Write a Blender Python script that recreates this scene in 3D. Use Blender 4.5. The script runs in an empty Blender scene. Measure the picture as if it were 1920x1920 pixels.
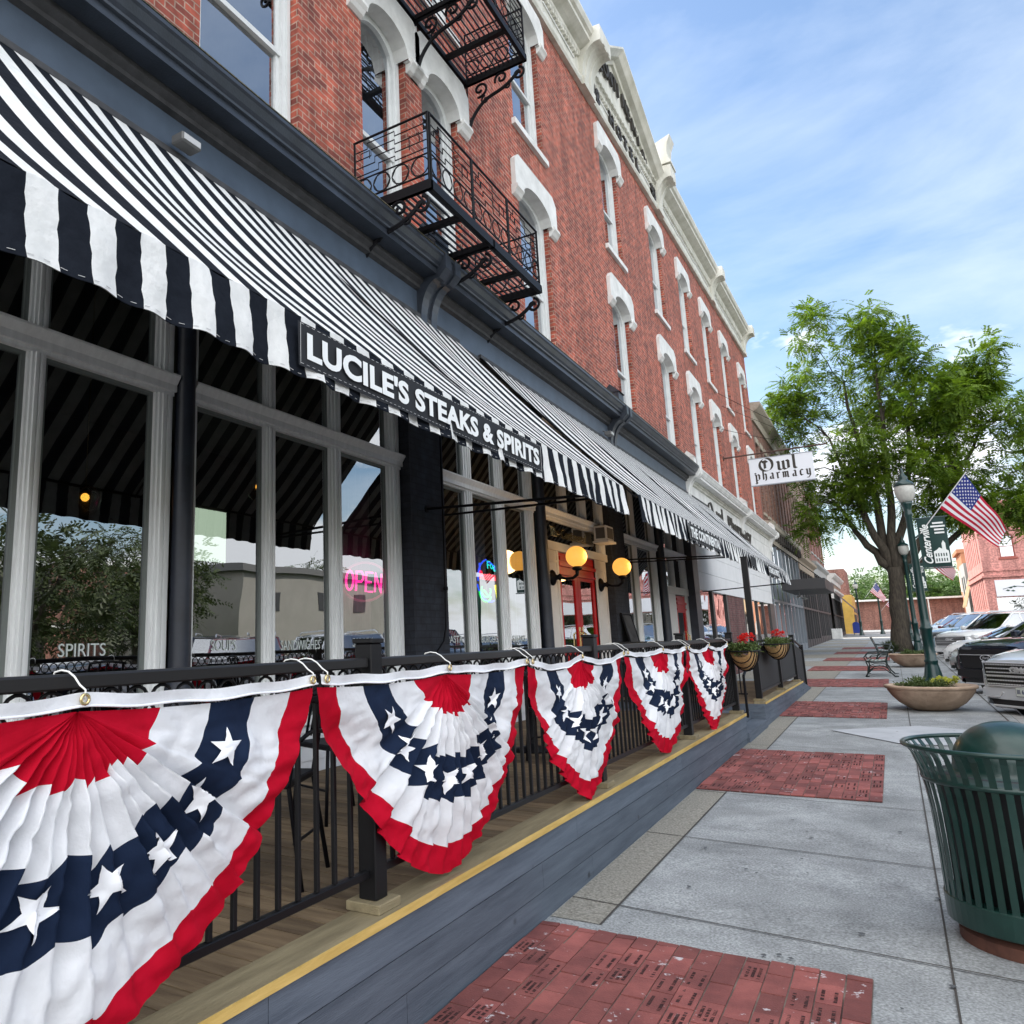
import bpy, math, random
from mathutils import Vector, Matrix, noise as mnoise
R = math.radians
PI = math.pi
sc = bpy.context.scene
COL = sc.collection
random.seed(7)

# ---------------------------------------------------------------- camera, sky, sun, exposure
cd = bpy.data.cameras.new('camera')
cam = bpy.data.objects.new('camera', cd)
COL.objects.link(cam)
sc.camera = cam
cx, cy, vyx, vyy, vzx, vzy = 730.0, 925.0, 1676.0, 1180.0, 530.0, -6550.0
f = math.sqrt(-((vyx - cx) * (vzx - cx) + (vyy - cy) * (vzy - cy)))
Yc = Vector((vyx - cx, -(vyy - cy), -f)).normalized()
Zc = Vector((vzx - cx, -(vzy - cy), -f))
Zc = (Zc - Yc * Zc.dot(Yc)).normalized()
Xc = Yc.cross(Zc)
rot = Matrix((Xc, Yc, Zc))
cam.matrix_world = Matrix.Translation((0, 0, 1.6)) @ rot.to_4x4()
cd.sensor_width = 36
cd.lens = f / 1920 * 36
cd.shift_x = (960 - cx) / 1920
cd.shift_y = -(960 - cy) / 1920
cd.clip_start = 0.05
cd.clip_end = 2000

SUN_EL, SUN_AZ = R(44), R(-64)      # azimuth measured from +Y towards +X
w = bpy.data.worlds.new('World')
sc.world = w
w.use_nodes = True
nt = w.node_tree
for n in list(nt.nodes):
    nt.nodes.remove(n)
def N(t, **k):
    n = nt.nodes.new(t)
    for a, b in k.items():
        setattr(n, a, b)
    return n
out = N('ShaderNodeOutputWorld'); bg = N('ShaderNodeBackground')
sky = N('ShaderNodeTexSky', sky_type='NISHITA')
sky.sun_disc = False
sky.sun_elevation = SUN_EL
sky.sun_rotation = SUN_AZ
sky.air_density = 1.3; sky.dust_density = 0.6; sky.ozone_density = 3.2
tc = N('ShaderNodeTexCoord'); sep = N('ShaderNodeSeparateXYZ')
nt.links.new(tc.outputs['Generated'], sep.inputs[0])
add = N('ShaderNodeMath', operation='ADD'); add.inputs[1].default_value = 0.18
nt.links.new(sep.outputs['Z'], add.inputs[0])
mx = N('ShaderNodeMath', operation='MAXIMUM'); mx.inputs[1].default_value = 0.05
nt.links.new(add.outputs[0], mx.inputs[0])
dx = N('ShaderNodeMath', operation='DIVIDE'); dy = N('ShaderNodeMath', operation='DIVIDE')
nt.links.new(sep.outputs['X'], dx.inputs[0]); nt.links.new(mx.outputs[0], dx.inputs[1])
nt.links.new(sep.outputs['Y'], dy.inputs[0]); nt.links.new(mx.outputs[0], dy.inputs[1])
cmb = N('ShaderNodeCombineXYZ')
nt.links.new(dx.outputs[0], cmb.inputs[0]); nt.links.new(dy.outputs[0], cmb.inputs[1])
mp = N('ShaderNodeMapping'); mp.inputs['Rotation'].default_value = (0, 0, R(35)); mp.inputs['Scale'].default_value = (1.0, 1.35, 1)
nt.links.new(cmb.outputs[0], mp.inputs[0])
n1 = N('ShaderNodeTexNoise'); n1.inputs['Scale'].default_value = 1.55; n1.inputs['Detail'].default_value = 9; n1.inputs['Roughness'].default_value = 0.58; n1.inputs['Distortion'].default_value = 0.25
nt.links.new(mp.outputs[0], n1.inputs['Vector'])
r1 = N('ShaderNodeValToRGB'); r1.color_ramp.elements[0].position = 0.40; r1.color_ramp.elements[1].position = 0.72
nt.links.new(n1.outputs['Fac'], r1.inputs[0])
# low cumulus close to the horizon
n2 = N('ShaderNodeTexNoise'); n2.inputs['Scale'].default_value = 4.2; n2.inputs['Detail'].default_value = 6; n2.inputs['Roughness'].default_value = 0.55
mp2 = N('ShaderNodeMapping'); mp2.inputs['Scale'].default_value = (1, 1, 2.2); mp2.inputs['Location'].default_value = (0.35, 0.2, 0.1)
nt.links.new(tc.outputs['Generated'], mp2.inputs[0]); nt.links.new(mp2.outputs[0], n2.inputs['Vector'])
rz = N('ShaderNodeMapRange'); rz.inputs[1].default_value = 0.12; rz.inputs[2].default_value = 0.42; rz.inputs[3].default_value = 0.11; rz.inputs[4].default_value = -0.11
nt.links.new(sep.outputs['Z'], rz.inputs[0])
a2 = N('ShaderNodeMath', operation='ADD'); nt.links.new(n2.outputs['Fac'], a2.inputs[0]); nt.links.new(rz.outputs[0], a2.inputs[1])
r2 = N('ShaderNodeValToRGB'); r2.color_ramp.elements[0].position = 0.54; r2.color_ramp.elements[1].position = 0.62
nt.links.new(a2.outputs[0], r2.inputs[0])
mul = N('ShaderNodeMath', operation='MULTIPLY'); mul.inputs[1].default_value = 0.50
nt.links.new(r1.outputs[0], mul.inputs[0])
m1 = N('ShaderNodeMix', data_type='RGBA'); m2 = N('ShaderNodeMix', data_type='RGBA')
nt.links.new(mul.outputs[0], m1.inputs[0]); nt.links.new(sky.outputs[0], m1.inputs[6]); m1.inputs[7].default_value = (6.0, 6.6, 7.3, 1)
nt.links.new(r2.outputs[0], m2.inputs[0]); nt.links.new(m1.outputs[2], m2.inputs[6]); m2.inputs[7].default_value = (7.6, 7.8, 8.0, 1)
# white cloud bank added behind the viewer, out of view, to brighten the shade
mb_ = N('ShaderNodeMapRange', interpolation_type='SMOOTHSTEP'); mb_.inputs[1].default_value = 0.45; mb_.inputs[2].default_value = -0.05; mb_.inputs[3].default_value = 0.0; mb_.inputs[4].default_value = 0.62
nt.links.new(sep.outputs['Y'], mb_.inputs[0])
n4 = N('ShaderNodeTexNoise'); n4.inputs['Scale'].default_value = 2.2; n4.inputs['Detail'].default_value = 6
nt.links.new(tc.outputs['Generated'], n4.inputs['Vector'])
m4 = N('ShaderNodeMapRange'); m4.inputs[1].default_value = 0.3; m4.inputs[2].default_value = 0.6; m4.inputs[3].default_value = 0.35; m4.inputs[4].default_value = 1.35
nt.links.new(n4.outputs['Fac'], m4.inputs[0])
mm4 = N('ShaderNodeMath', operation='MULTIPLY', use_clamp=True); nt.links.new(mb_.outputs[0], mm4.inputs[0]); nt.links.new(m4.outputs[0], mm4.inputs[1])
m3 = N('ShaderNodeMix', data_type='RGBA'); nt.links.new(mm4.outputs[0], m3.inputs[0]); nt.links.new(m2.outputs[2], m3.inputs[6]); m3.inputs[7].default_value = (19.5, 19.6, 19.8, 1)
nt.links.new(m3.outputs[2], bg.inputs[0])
bg.inputs[1].default_value = 0.090
nt.links.new(bg.outputs[0], out.inputs[0])

sd = bpy.data.lights.new('sun', 'SUN')
sun = bpy.data.objects.new('sun', sd)
COL.objects.link(sun)
sd.energy = 3.2; sd.angle = R(0.5); sd.color = (1, 0.93, 0.82)
sdir = Vector((math.sin(SUN_AZ) * math.cos(SUN_EL), math.cos(SUN_AZ) * math.cos(SUN_EL), math.sin(SUN_EL)))
sun.rotation_euler = sdir.to_track_quat('Z', 'Y').to_euler()
sc.view_settings.view_transform = 'Standard'
sc.view_settings.look = 'None'
sc.view_settings.exposure = 1.15
sc.view_settings.gamma = 1

# ---------------------------------------------------------------- materials
MC = {}
def mat(name, color=(0.5, 0.5, 0.5), rough=0.6, metal=0.0, var=0.0, vscale=8.0, bump=0.0, bscale=60.0, color2=None,
        emit=None, estr=1.0, coat=0.0, spec=0.5, trans=0.0, stretch=None, island=0.0):
    if name in MC:
        return MC[name]
    m = bpy.data.materials.new(name); m.use_nodes = True
    t = m.node_tree; b = t.nodes['Principled BSDF']
    b.inputs['Base Color'].default_value = (*color, 1)
    b.inputs['Roughness'].default_value = rough
    b.inputs['Metallic'].default_value = metal
    b.inputs['Specular IOR Level'].default_value = spec
    if coat:
        b.inputs['Coat Weight'].default_value = coat; b.inputs['Coat Roughness'].default_value = 0.04
    g = t.nodes.new('ShaderNodeNewGeometry')
    vec = g.outputs['Position']
    if stretch:
        mp = t.nodes.new('ShaderNodeMapping'); mp.inputs['Scale'].default_value = stretch
        t.links.new(vec, mp.inputs[0]); vec = mp.outputs[0]
    if var or color2:
        n = t.nodes.new('ShaderNodeTexNoise'); n.inputs['Scale'].default_value = vscale; n.inputs['Detail'].default_value = 5; n.inputs['Roughness'].default_value = 0.62
        t.links.new(vec, n.inputs['Vector'])
        rp = t.nodes.new('ShaderNodeValToRGB')
        c2 = color2 if color2 else tuple(min(1, c * (1 + var)) for c in color)
        c1 = color if color2 else tuple(c * (1 - var) for c in color)
        rp.color_ramp.elements[0].position = 0.33; rp.color_ramp.elements[1].position = 0.68
        rp.color_ramp.elements[0].color = (*c1, 1); rp.color_ramp.elements[1].color = (*c2, 1)
        t.links.new(n.outputs['Fac'], rp.inputs[0])
        last = rp.outputs[0]
        if island:
            hs = t.nodes.new('ShaderNodeHueSaturation')
            mr = t.nodes.new('ShaderNodeMapRange'); mr.inputs[3].default_value = 1 - island; mr.inputs[4].default_value = 1 + island
            t.links.new(g.outputs['Random Per Island'], mr.inputs[0]); t.links.new(mr.outputs[0], hs.inputs['Value'])
            t.links.new(last, hs.inputs['Color']); last = hs.outputs[0]
        t.links.new(last, b.inputs['Base Color'])
    if bump:
        n = t.nodes.new('ShaderNodeTexNoise'); n.inputs['Scale'].default_value = bscale; n.inputs['Detail'].default_value = 4
        t.links.new(vec, n.inputs['Vector'])
        bp = t.nodes.new('ShaderNodeBump'); bp.inputs['Strength'].default_value = bump; bp.inputs['Distance'].default_value = 0.02
        t.links.new(n.outputs['Fac'], bp.inputs['Height']); t.links.new(bp.outputs[0], b.inputs['Normal'])
    if emit:
        b.inputs['Emission Color'].default_value = (*emit, 1); b.inputs['Emission Strength'].default_value = estr
    if trans:
        o = t.nodes['Material Output']; tr = t.nodes.new('ShaderNodeBsdfTranslucent'); tr.inputs[0].default_value = (*color, 1)
        mxs = t.nodes.new('ShaderNodeMixShader'); mxs.inputs[0].default_value = trans
        t.links.new(b.outputs[0], mxs.inputs[1]); t.links.new(tr.outputs[0], mxs.inputs[2]); t.links.new(mxs.outputs[0], o.inputs[0])
        if color2 or var:
            t.links.new(last, tr.inputs[0])
    MC[name] = m
    return m

def brick_mat(name, c1, c2, mortar, bw=0.215, bh=0.075, ms=0.009, dirt=0.0):
    if name in MC:
        return MC[name]
    m = bpy.data.materials.new(name); m.use_nodes = True
    t = m.node_tree; b = t.nodes['Principled BSDF']; L = t.links.new
    g = t.nodes.new('ShaderNodeNewGeometry')
    sp = t.nodes.new('ShaderNodeSeparateXYZ'); L(g.outputs['Position'], sp.inputs[0])
    sn = t.nodes.new('ShaderNodeSeparateXYZ'); L(g.outputs['True Normal'], sn.inputs[0])
    ab = t.nodes.new('ShaderNodeMath'); ab.operation = 'ABSOLUTE'; L(sn.outputs['X'], ab.inputs[0])
    gt = t.nodes.new('ShaderNodeMath'); gt.operation = 'GREATER_THAN'; gt.inputs[1].default_value = 0.5; L(ab.outputs[0], gt.inputs[0])
    mix = t.nodes.new('ShaderNodeMix'); L(gt.outputs[0], mix.inputs[0]); L(sp.outputs['X'], mix.inputs[2]); L(sp.outputs['Y'], mix.inputs[3])
    cb = t.nodes.new('ShaderNodeCombineXYZ'); L(mix.outputs[0], cb.inputs[0]); L(sp.outputs['Z'], cb.inputs[1])
    nz = t.nodes.new('ShaderNodeTexNoise'); nz.inputs['Scale'].default_value = 9; L(g.outputs['Position'], nz.inputs['Vector'])
    vm = t.nodes.new('ShaderNodeVectorMath'); vm.operation = 'MULTIPLY_ADD'; L(nz.outputs['Color'], vm.inputs[0]); vm.inputs[1].default_value = (0.012, 0.012, 0); L(cb.outputs[0], vm.inputs[2])
    br = t.nodes.new('ShaderNodeTexBrick'); L(vm.outputs[0], br.inputs['Vector'])
    br.inputs['Scale'].default_value = 1; br.inputs['Brick Width'].default_value = bw; br.inputs['Row Height'].default_value = bh
    br.inputs['Mortar Size'].default_value = ms; br.inputs['Mortar Smooth'].default_value = 0.2; br.inputs['Bias'].default_value = -0.15
    br.inputs['Color1'].default_value = (*c1, 1); br.inputs['Color2'].default_value = (*c2, 1); br.inputs['Mortar'].default_value = (*mortar, 1)
    n2 = t.nodes.new('ShaderNodeTexNoise'); n2.inputs['Scale'].default_value = 0.9; n2.inputs['Detail'].default_value = 8; n2.inputs['Roughness'].default_value = 0.7; L(g.outputs['Position'], n2.inputs['Vector'])
    mr = t.nodes.new('ShaderNodeMapRange'); mr.inputs[1].default_value = 0.3; mr.inputs[2].default_value = 0.7; mr.inputs[3].default_value = 0.74 - dirt; mr.inputs[4].default_value = 1.22; L(n2.outputs['Fac'], mr.inputs[0])
    # patches of a few darker bricks
    wn = t.nodes.new('ShaderNodeTexNoise'); wn.inputs['Scale'].default_value = 6.5; L(vm.outputs[0], wn.inputs['Vector'])
    mr2 = t.nodes.new('ShaderNodeMapRange'); mr2.inputs[1].default_value = 0.38; mr2.inputs[2].default_value = 0.6; mr2.inputs[3].default_value = 0.7; mr2.inputs[4].default_value = 1.1; L(wn.outputs['Fac'], mr2.inputs[0])
    mm = t.nodes.new('ShaderNodeMath'); mm.operation = 'MULTIPLY'; L(mr.outputs[0], mm.inputs[0]); L(mr2.outputs[0], mm.inputs[1])
    # weathering: vertical rain streaks and soot patches
    ms_ = t.nodes.new('ShaderNodeMapping'); ms_.inputs['Scale'].default_value = (2.2, 2.2, 0.22); L(g.outputs['Position'], ms_.inputs[0])
    n5 = t.nodes.new('ShaderNodeTexNoise'); n5.inputs['Scale'].default_value = 1.3; n5.inputs['Detail'].default_value = 7; n5.inputs['Roughness'].default_value = 0.65; L(ms_.outputs[0], n5.inputs['Vector'])
    m5 = t.nodes.new('ShaderNodeMapRange'); m5.inputs[1].default_value = 0.40; m5.inputs[2].default_value = 0.62; m5.inputs[3].default_value = 0.72; m5.inputs[4].default_value = 1.08; L(n5.outputs['Fac'], m5.inputs[0])
    mm5 = t.nodes.new('ShaderNodeMath'); mm5.operation = 'MULTIPLY'; L(mm.outputs[0], mm5.inputs[0]); L(m5.outputs[0], mm5.inputs[1])
    hs = t.nodes.new('ShaderNodeHueSaturation'); L(br.outputs['Color'], hs.inputs['Color']); L(mm5.outputs[0], hs.inputs['Value'])
    L(hs.outputs[0], b.inputs['Base Color'])
    bp = t.nodes.new('ShaderNodeBump'); bp.inputs['Strength'].default_value = 0.6; bp.inputs['Distance'].default_value = 0.006; bp.invert = True
    L(br.outputs['Fac'], bp.inputs['Height']); L(bp.outputs[0], b.inputs['Normal'])
    b.inputs['Roughness'].default_value = 0.85
    MC[name] = m
    return m

def glass_mat(name, tint=(0.75, 0.8, 0.78), refl=0.55, rough=0.0, base=0.12):
    if name in MC:
        return MC[name]
    m = bpy.data.materials.new(name); m.use_nodes = True
    t = m.node_tree; t.nodes.remove(t.nodes['Principled BSDF']); o = t.nodes['Material Output']
    gl = t.nodes.new('ShaderNodeBsdfGlossy'); gl.inputs['Roughness'].default_value = rough; gl.inputs[0].default_value = (0.95, 0.97, 1, 1)
    tr = t.nodes.new('ShaderNodeBsdfTransparent'); tr.inputs[0].default_value = (*tint, 1)
    gg = t.nodes.new('ShaderNodeNewGeometry'); nw = t.nodes.new('ShaderNodeTexNoise'); nw.inputs['Scale'].default_value = 1.1; nw.inputs['Detail'].default_value = 1
    t.links.new(gg.outputs['Position'], nw.inputs['Vector'])
    bw_ = t.nodes.new('ShaderNodeBump'); bw_.inputs['Strength'].default_value = 0.25; bw_.inputs['Distance'].default_value = 0.012
    t.links.new(nw.outputs['Fac'], bw_.inputs['Height']); t.links.new(bw_.outputs[0], gl.inputs['Normal'])
    fr = t.nodes.new('ShaderNodeFresnel'); fr.inputs[0].default_value = 1.9
    mr = t.nodes.new('ShaderNodeMapRange'); mr.inputs[1].default_value = 0.0; mr.inputs[2].default_value = 0.6; mr.inputs[3].default_value = base; mr.inputs[4].default_value = refl + 0.35
    t.links.new(fr.outputs[0], mr.inputs[0])
    mx = t.nodes.new('ShaderNodeMixShader'); t.links.new(mr.outputs[0], mx.inputs[0]); t.links.new(tr.outputs[0], mx.inputs[1]); t.links.new(gl.outputs[0], mx.inputs[2])
    t.links.new(mx.outputs[0], o.inputs[0])
    MC[name] = m
    return m

BRICK = brick_mat('hotel brick', (0.47, 0.102, 0.060), (0.18, 0.042, 0.034), (0.46, 0.30, 0.23), ms=0.008)
WHITE = mat('white painted stone', (0.60, 0.60, 0.58), 0.6, color2=(0.80, 0.80, 0.78), vscale=2.5, bump=0.08, bscale=40)
CREAM = mat('cream cornice paint', (0.52, 0.51, 0.44), 0.6, color2=(0.72, 0.71, 0.65), vscale=1.8, stretch=(1.5, 1.5, 0.7))
FRAME = mat('pale grey window trim', (0.80, 0.82, 0.82), 0.5, var=0.07, vscale=7, bump=0.06, bscale=50, stretch=(3, 3, 0.4))
WFRAME = mat('white window frame', (0.62, 0.64, 0.64), 0.5, var=0.06, vscale=5)
IRONC = mat('dark slate painted iron', (0.030, 0.037, 0.050), 0.35, var=0.3, vscale=3, bump=0.1, bscale=60)
IRONB = mat('blue grey painted iron', (0.052, 0.072, 0.102), 0.38, var=0.18, vscale=3, bump=0.1, bscale=90)
IRONM = mat('weathered dark moulding', (0.040, 0.040, 0.043), 0.6, var=0.35, vscale=9)
IRONK = mat('black iron', (0.004, 0.004, 0.006), 0.5, spec=0.18)
RAILM = mat('black rail paint', (0.014, 0.013, 0.013), 0.38, spec=0.35)
BLACKP = mat('dark blue black paint', (0.016, 0.021, 0.034), 0.45, var=0.3, vscale=4)
BLACKBR = brick_mat('painted dark brick', (0.028, 0.034, 0.048), (0.022, 0.027, 0.040), (0.018, 0.022, 0.032))
GLASS = glass_mat('shopfront glass', tint=(0.5, 0.55, 0.55), refl=0.60, base=0.27)
GLASSU = glass_mat('upper window glass', tint=(0.35, 0.38, 0.42), refl=0.6, base=0.30)
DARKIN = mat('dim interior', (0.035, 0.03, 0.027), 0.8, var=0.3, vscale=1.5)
RED = mat('red door paint', (0.46, 0.006, 0.008), 0.4, spec=0.15, var=0.08, vscale=3)
BRASS = mat('brass', (0.7, 0.55, 0.28), 0.25, metal=1)

# ---------------------------------------------------------------- helpers
def wloc(o):
    v = Vector((0, 0, 0))
    while o:
        v += o.location; o = o.parent
    return v
def tag(o, label=None, cat=None, group=None, kind=None):
    if label: o['label'] = label
    if cat: o['category'] = cat
    if group: o['group'] = group
    if kind: o['kind'] = kind
    return o
def thing(name, label, cat, loc=(0, 0, 0), rz=0, group=None):
    o = bpy.data.objects.new(name, None); COL.objects.link(o)
    o.empty_display_size = 0.2
    o.location = loc; o.rotation_euler = (0, 0, rz)
    return tag(o, label, cat, group)
def dup(o, loc=None, rz=None, label=None, parent=None, group=None):
    c = o.copy(); COL.objects.link(c)
    if parent is not None: c.parent = parent
    if loc is not None: c.location = loc
    if rz is not None: c.rotation_euler = (0, 0, rz)
    if label: c['label'] = label
    if group: c['group'] = group
    for ch in list(o.children):
        dup(ch, parent=c)
    return c
def G(y):
    return 0.0125 * (y - 4.5)

class MB:
    def __init__(s):
        s.v = []; s.f = []; s.m = []
    def add(s, vs, fs, mi=0):
        o = len(s.v); s.v += [tuple(p) for p in vs]
        s.f += [tuple(o + i for i in q) for q in fs]; s.m += [mi] * len(fs)
        return s
    def box(s, x0, x1, y0, y1, z0, z1, mi=0):
        if x0 > x1: x0, x1 = x1, x0
        if y0 > y1: y0, y1 = y1, y0
        if z0 > z1: z0, z1 = z1, z0
        vs = [(x0, y0, z0), (x1, y0, z0), (x1, y1, z0), (x0, y1, z0), (x0, y0, z1), (x1, y0, z1), (x1, y1, z1), (x0, y1, z1)]
        return s.add(vs, [(0, 3, 2, 1), (4, 5, 6, 7), (0, 1, 5, 4), (1, 2, 6, 5), (2, 3, 7, 6), (3, 0, 4, 7)], mi)
    def bevbox(s, x0, x1, y0, y1, z0, z1, b=0.01, mi=0):
        # chamfered box: eight corners cut into a ring structure
        vs = []; 
        for (zz, ins) in ((z0, b), (z0 + b, 0), (z1 - b, 0), (z1, b)):
            a, c, d, e = x0 + ins, x1 - ins, y0 + ins, y1 - ins
            k = b if ins == 0 else 0.0
            vs += [(a + b, d, zz), (c - b, d, zz), (c, d + b, zz), (c, e - b, zz), (c - b, e, zz), (a + b, e, zz), (a, e - b, zz), (a, d + b, zz)]
        fs = []
        for r in range(3):
            for i in range(8):
                j = (i + 1) % 8
                fs.append((r * 8 + i, r * 8 + j, r * 8 + 8 + j, r * 8 + 8 + i))
        fs.append(tuple(range(7, -1, -1))); fs.append(tuple(range(24, 32)))
        return s.add(vs, fs, mi)
    def prism(s, poly, a, b, axis='y', mi=0):
        # poly = list of 2D points; extruded along axis from a to b
        def P(u, v, t):
            return {'y': (u, t, v), 'x': (t, u, v), 'z': (u, v, t)}[axis]
        n = len(poly)
        vs = [P(u, v, a) for u, v in poly] + [P(u, v, b) for u, v in poly]
        fs = [tuple(range(n)), tuple(range(2 * n - 1, n - 1, -1))] + [(i, n + i, n + (i + 1) % n, (i + 1) % n) for i in range(n)]
        return s.add(vs, fs, mi)
    def tube(s, path, r, n=8, mi=0, cap=True):
        path = [Vector(p) for p in path]
        rs = r if isinstance(r, (list, tuple)) else [r] * len(path)
        vs = []; fs = []
        up = None
        for i, p in enumerate(path):
            d = (path[min(i + 1, len(path) - 1)] - path[max(i - 1, 0)])
            if d.length < 1e-9: d = Vector((0, 0, 1))
            d.normalize()
            if up is None:
                up = Vector((0, 0, 1)) if abs(d.z) < 0.9 else Vector((1, 0, 0))
            a = d.cross(up)
            if a.length < 1e-6: a = d.cross(Vector((1, 0.3, 0)))
            a.normalize(); b = a.cross(d).normalized(); up = b
            for k in range(n):
                t = 2 * PI * (k + 0.5) / n
                vs.append(p + (a * math.cos(t) + b * math.sin(t)) * rs[i])
        for i in range(len(path) - 1):
            for k in range(n):
                l = (k + 1) % n
                fs.append((i * n + k, i * n + l, (i + 1) * n + l, (i + 1) * n + k))
        if cap:
            fs.append(tuple(range(n - 1, -1, -1))); q = (len(path) - 1) * n; fs.append(tuple(range(q, q + n)))
        return s.add(vs, fs, mi)
    def lathe(s, prof, c=(0, 0, 0), n=24, mi=0, axis='z'):
        vs = []; fs = []
        for (r, z) in prof:
            for k in range(n):
                t = 2 * PI * k / n
                if axis == 'z': vs.append((c[0] + r * math.cos(t), c[1] + r * math.sin(t), c[2] + z))
                elif axis == 'x': vs.append((c[0] + z, c[1] + r * math.cos(t), c[2] + r * math.sin(t)))
                else: vs.append((c[0] + r * math.sin(t), c[1] + z, c[2] + r * math.cos(t)))
        for i in range(len(prof) - 1):
            for k in range(n):
                l = (k + 1) % n
                fs.append((i * n + k, i * n + l, (i + 1) * n + l, (i + 1) * n + k))
        if prof[0][0] > 1e-4: fs.append(tuple(range(n - 1, -1, -1)))
        if prof[-1][0] > 1e-4: q = (len(prof) - 1) * n; fs.append(tuple(range(q, q + n)))
        return s.add(vs, fs, mi)
    def sphere(s, c, r, n=24, mi=0, sz=1.0):
        m = n // 2
        return s.lathe([(max(r * math.sin(PI * i / m), 1e-5), -r * sz * math.cos(PI * i / m)) for i in range(m + 1)], c, n, mi)
    def quad(s, a, b, c, d, mi=0):
        return s.add([a, b, c, d], [(0, 1, 2, 3)], mi)
    def grid(s, fn, nu, nv, mi=0, mfn=None):
        vs = [fn(i / nu, j / nv) for i in range(nu + 1) for j in range(nv + 1)]
        o = len(s.v); s.v += [tuple(p) for p in vs]
        for i in range(nu):
            for j in range(nv):
                a = o + i * (nv + 1) + j
                s.f.append((a, a + nv + 1, a + nv + 2, a + 1)); s.m.append(mfn(i, j) if mfn else mi)
        return s
    def build(s, name, mats, parent=None, smooth=False, local=False, shift=None):
        me = bpy.data.meshes.new(name)
        off = Vector((0, 0, 0))
        if parent is not None and not local: off = wloc(parent)
        if shift is not None: off = off + Vector(shift)
        if off.length > 0:
            me.from_pydata([(x - off.x, y - off.y, z - off.z) for x, y, z in s.v], [], s.f)
        else:
            me.from_pydata(s.v, [], s.f)
        if not isinstance(mats, (list, tuple)): mats = [mats]
        for m in mats: me.materials.append(m)
        if len(mats) > 1: me.polygons.foreach_set('material_index', s.m)
        if smooth: me.polygons.foreach_set('use_smooth', [True] * len(me.polygons))
        me.update()
        o = bpy.data.objects.new(name, me); COL.objects.link(o)
        if parent is not None: o.parent = parent
        if shift is not None: o.location = shift
        return o

def fixn(o):
    import bmesh
    bm = bmesh.new(); bm.from_mesh(o.data); bmesh.ops.recalc_face_normals(bm, faces=bm.faces); bm.to_mesh(o.data); bm.free()
    return o
def bevel(o, wdt=0.01, seg=2):
    m = o.modifiers.new('bevel', 'BEVEL'); m.width = wdt; m.segments = seg; m.limit_method = 'ANGLE'
    return o

# text as geometry ------------------------------------------------------------
def text_mb(s, O, U, V, width=None, height=None, depth=0.004, bold=0.0, mb=None, mi=0, spacing=1.0, shear=0.0):
    """writes s with its lower-left corner at O, along U, upwards V; scaled to width x height"""
    cu = bpy.data.curves.new('t', 'FONT'); cu.body = s; cu.size = 1; cu.offset = bold; cu.extrude = 0.05; cu.space_character = spacing; cu.shear = shear
    cu.resolution_u = 4
    ob = bpy.data.objects.new('t', cu); COL.objects.link(ob)
    bpy.context.view_layer.update()
    me = bpy.data.meshes.new_from_object(ob.evaluated_get(bpy.context.evaluated_depsgraph_get()))
    vs = [v.co.copy() for v in me.vertices]; fs = [tuple(p.vertices) for p in me.polygons]
    bpy.data.objects.remove(ob); bpy.data.curves.remove(cu); bpy.data.meshes.remove(me)
    mb = mb or MB()
    if not vs: return mb
    x0 = min(v.x for v in vs); x1 = max(v.x for v in vs); y0 = min(v.y for v in vs); y1 = max(v.y for v in vs)
    sx = width / (x1 - x0) if width else None; sy = height / (y1 - y0) if height else None
    sx = sx or sy; sy = sy or sx
    U = Vector(U).normalized(); V = Vector(V).normalized(); W = U.cross(V); O = Vector(O)
    P = [O + U * ((v.x - x0) * sx) + V * ((v.y - y0) * sy) + W * ((v.z / 0.05) * 0.5 * depth + depth * 0.5) for v in vs]
    return mb.add(P, fs, mi)

# broad-nib pen: sweeps a slanted nib along strokes (for blackletter and script signs)
def nib_mb(strokes, O, U, V, sc_, nib=(0.10, 0.06), depth=0.004, mb=None, mi=0):
    U = Vector(U).normalized(); V = Vector(V).normalized(); W = U.cross(V); O = Vector(O)
    mb = mb or MB()
    k = 0
    for st in strokes:
        for a, b in zip(st[:-1], st[1:]):
            n0 = (a[0] - nib[0] / 2, a[1] - nib[1] / 2); n1 = (a[0] + nib[0] / 2, a[1] + nib[1] / 2)
            m0 = (b[0] - nib[0] / 2, b[1] - nib[1] / 2); m1 = (b[0] + nib[0] / 2, b[1] + nib[1] / 2)
            k = (k + 1) % 7
            dd = depth * (1 + 0.06 * k)
            poly = [n0, n1, m1, m0]
            vs = [O + U * (p[0] * sc_) + V * (p[1] * sc_) for p in poly]
            vs2 = [p + W * dd for p in vs]
            mb.add(vs + vs2, [(0, 1, 2, 3), (4, 5, 6, 7), (0, 1, 5, 4), (1, 2, 6, 5), (2, 3, 7, 6), (3, 0, 4, 7)], mi)
    return mb
def arc(cx_, cy_, rx, ry, a0, a1, n=10):
    return [(cx_ + rx * math.cos(R(a0 + (a1 - a0) * i / n)), cy_ + ry * math.sin(R(a0 + (a1 - a0) * i / n))) for i in range(n + 1)]

# ================================================================ SETTING
W = -4.5                # plane of the shop fronts
def strip(mb, x0, x1, y0, y1, dz, mi=0, n=1, zf=G):
    for i in range(n):
        a = y0 + (y1 - y0) * i / n; b = y0 + (y1 - y0) * (i + 1) / n
        mb.quad((x0, a, zf(a) + dz), (x1, a, zf(a) + dz), (x1, b, zf(b) + dz), (x0, b, zf(b) + dz), mi)
def GF(y):
    return G(min(max(y, -40), 130))
CONC = mat('sidewalk concrete', (0.245, 0.258, 0.262), 0.9, color2=(0.37, 0.388, 0.390), vscale=2.2, bump=0.35, bscale=130)
t = CONC.node_tree
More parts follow.
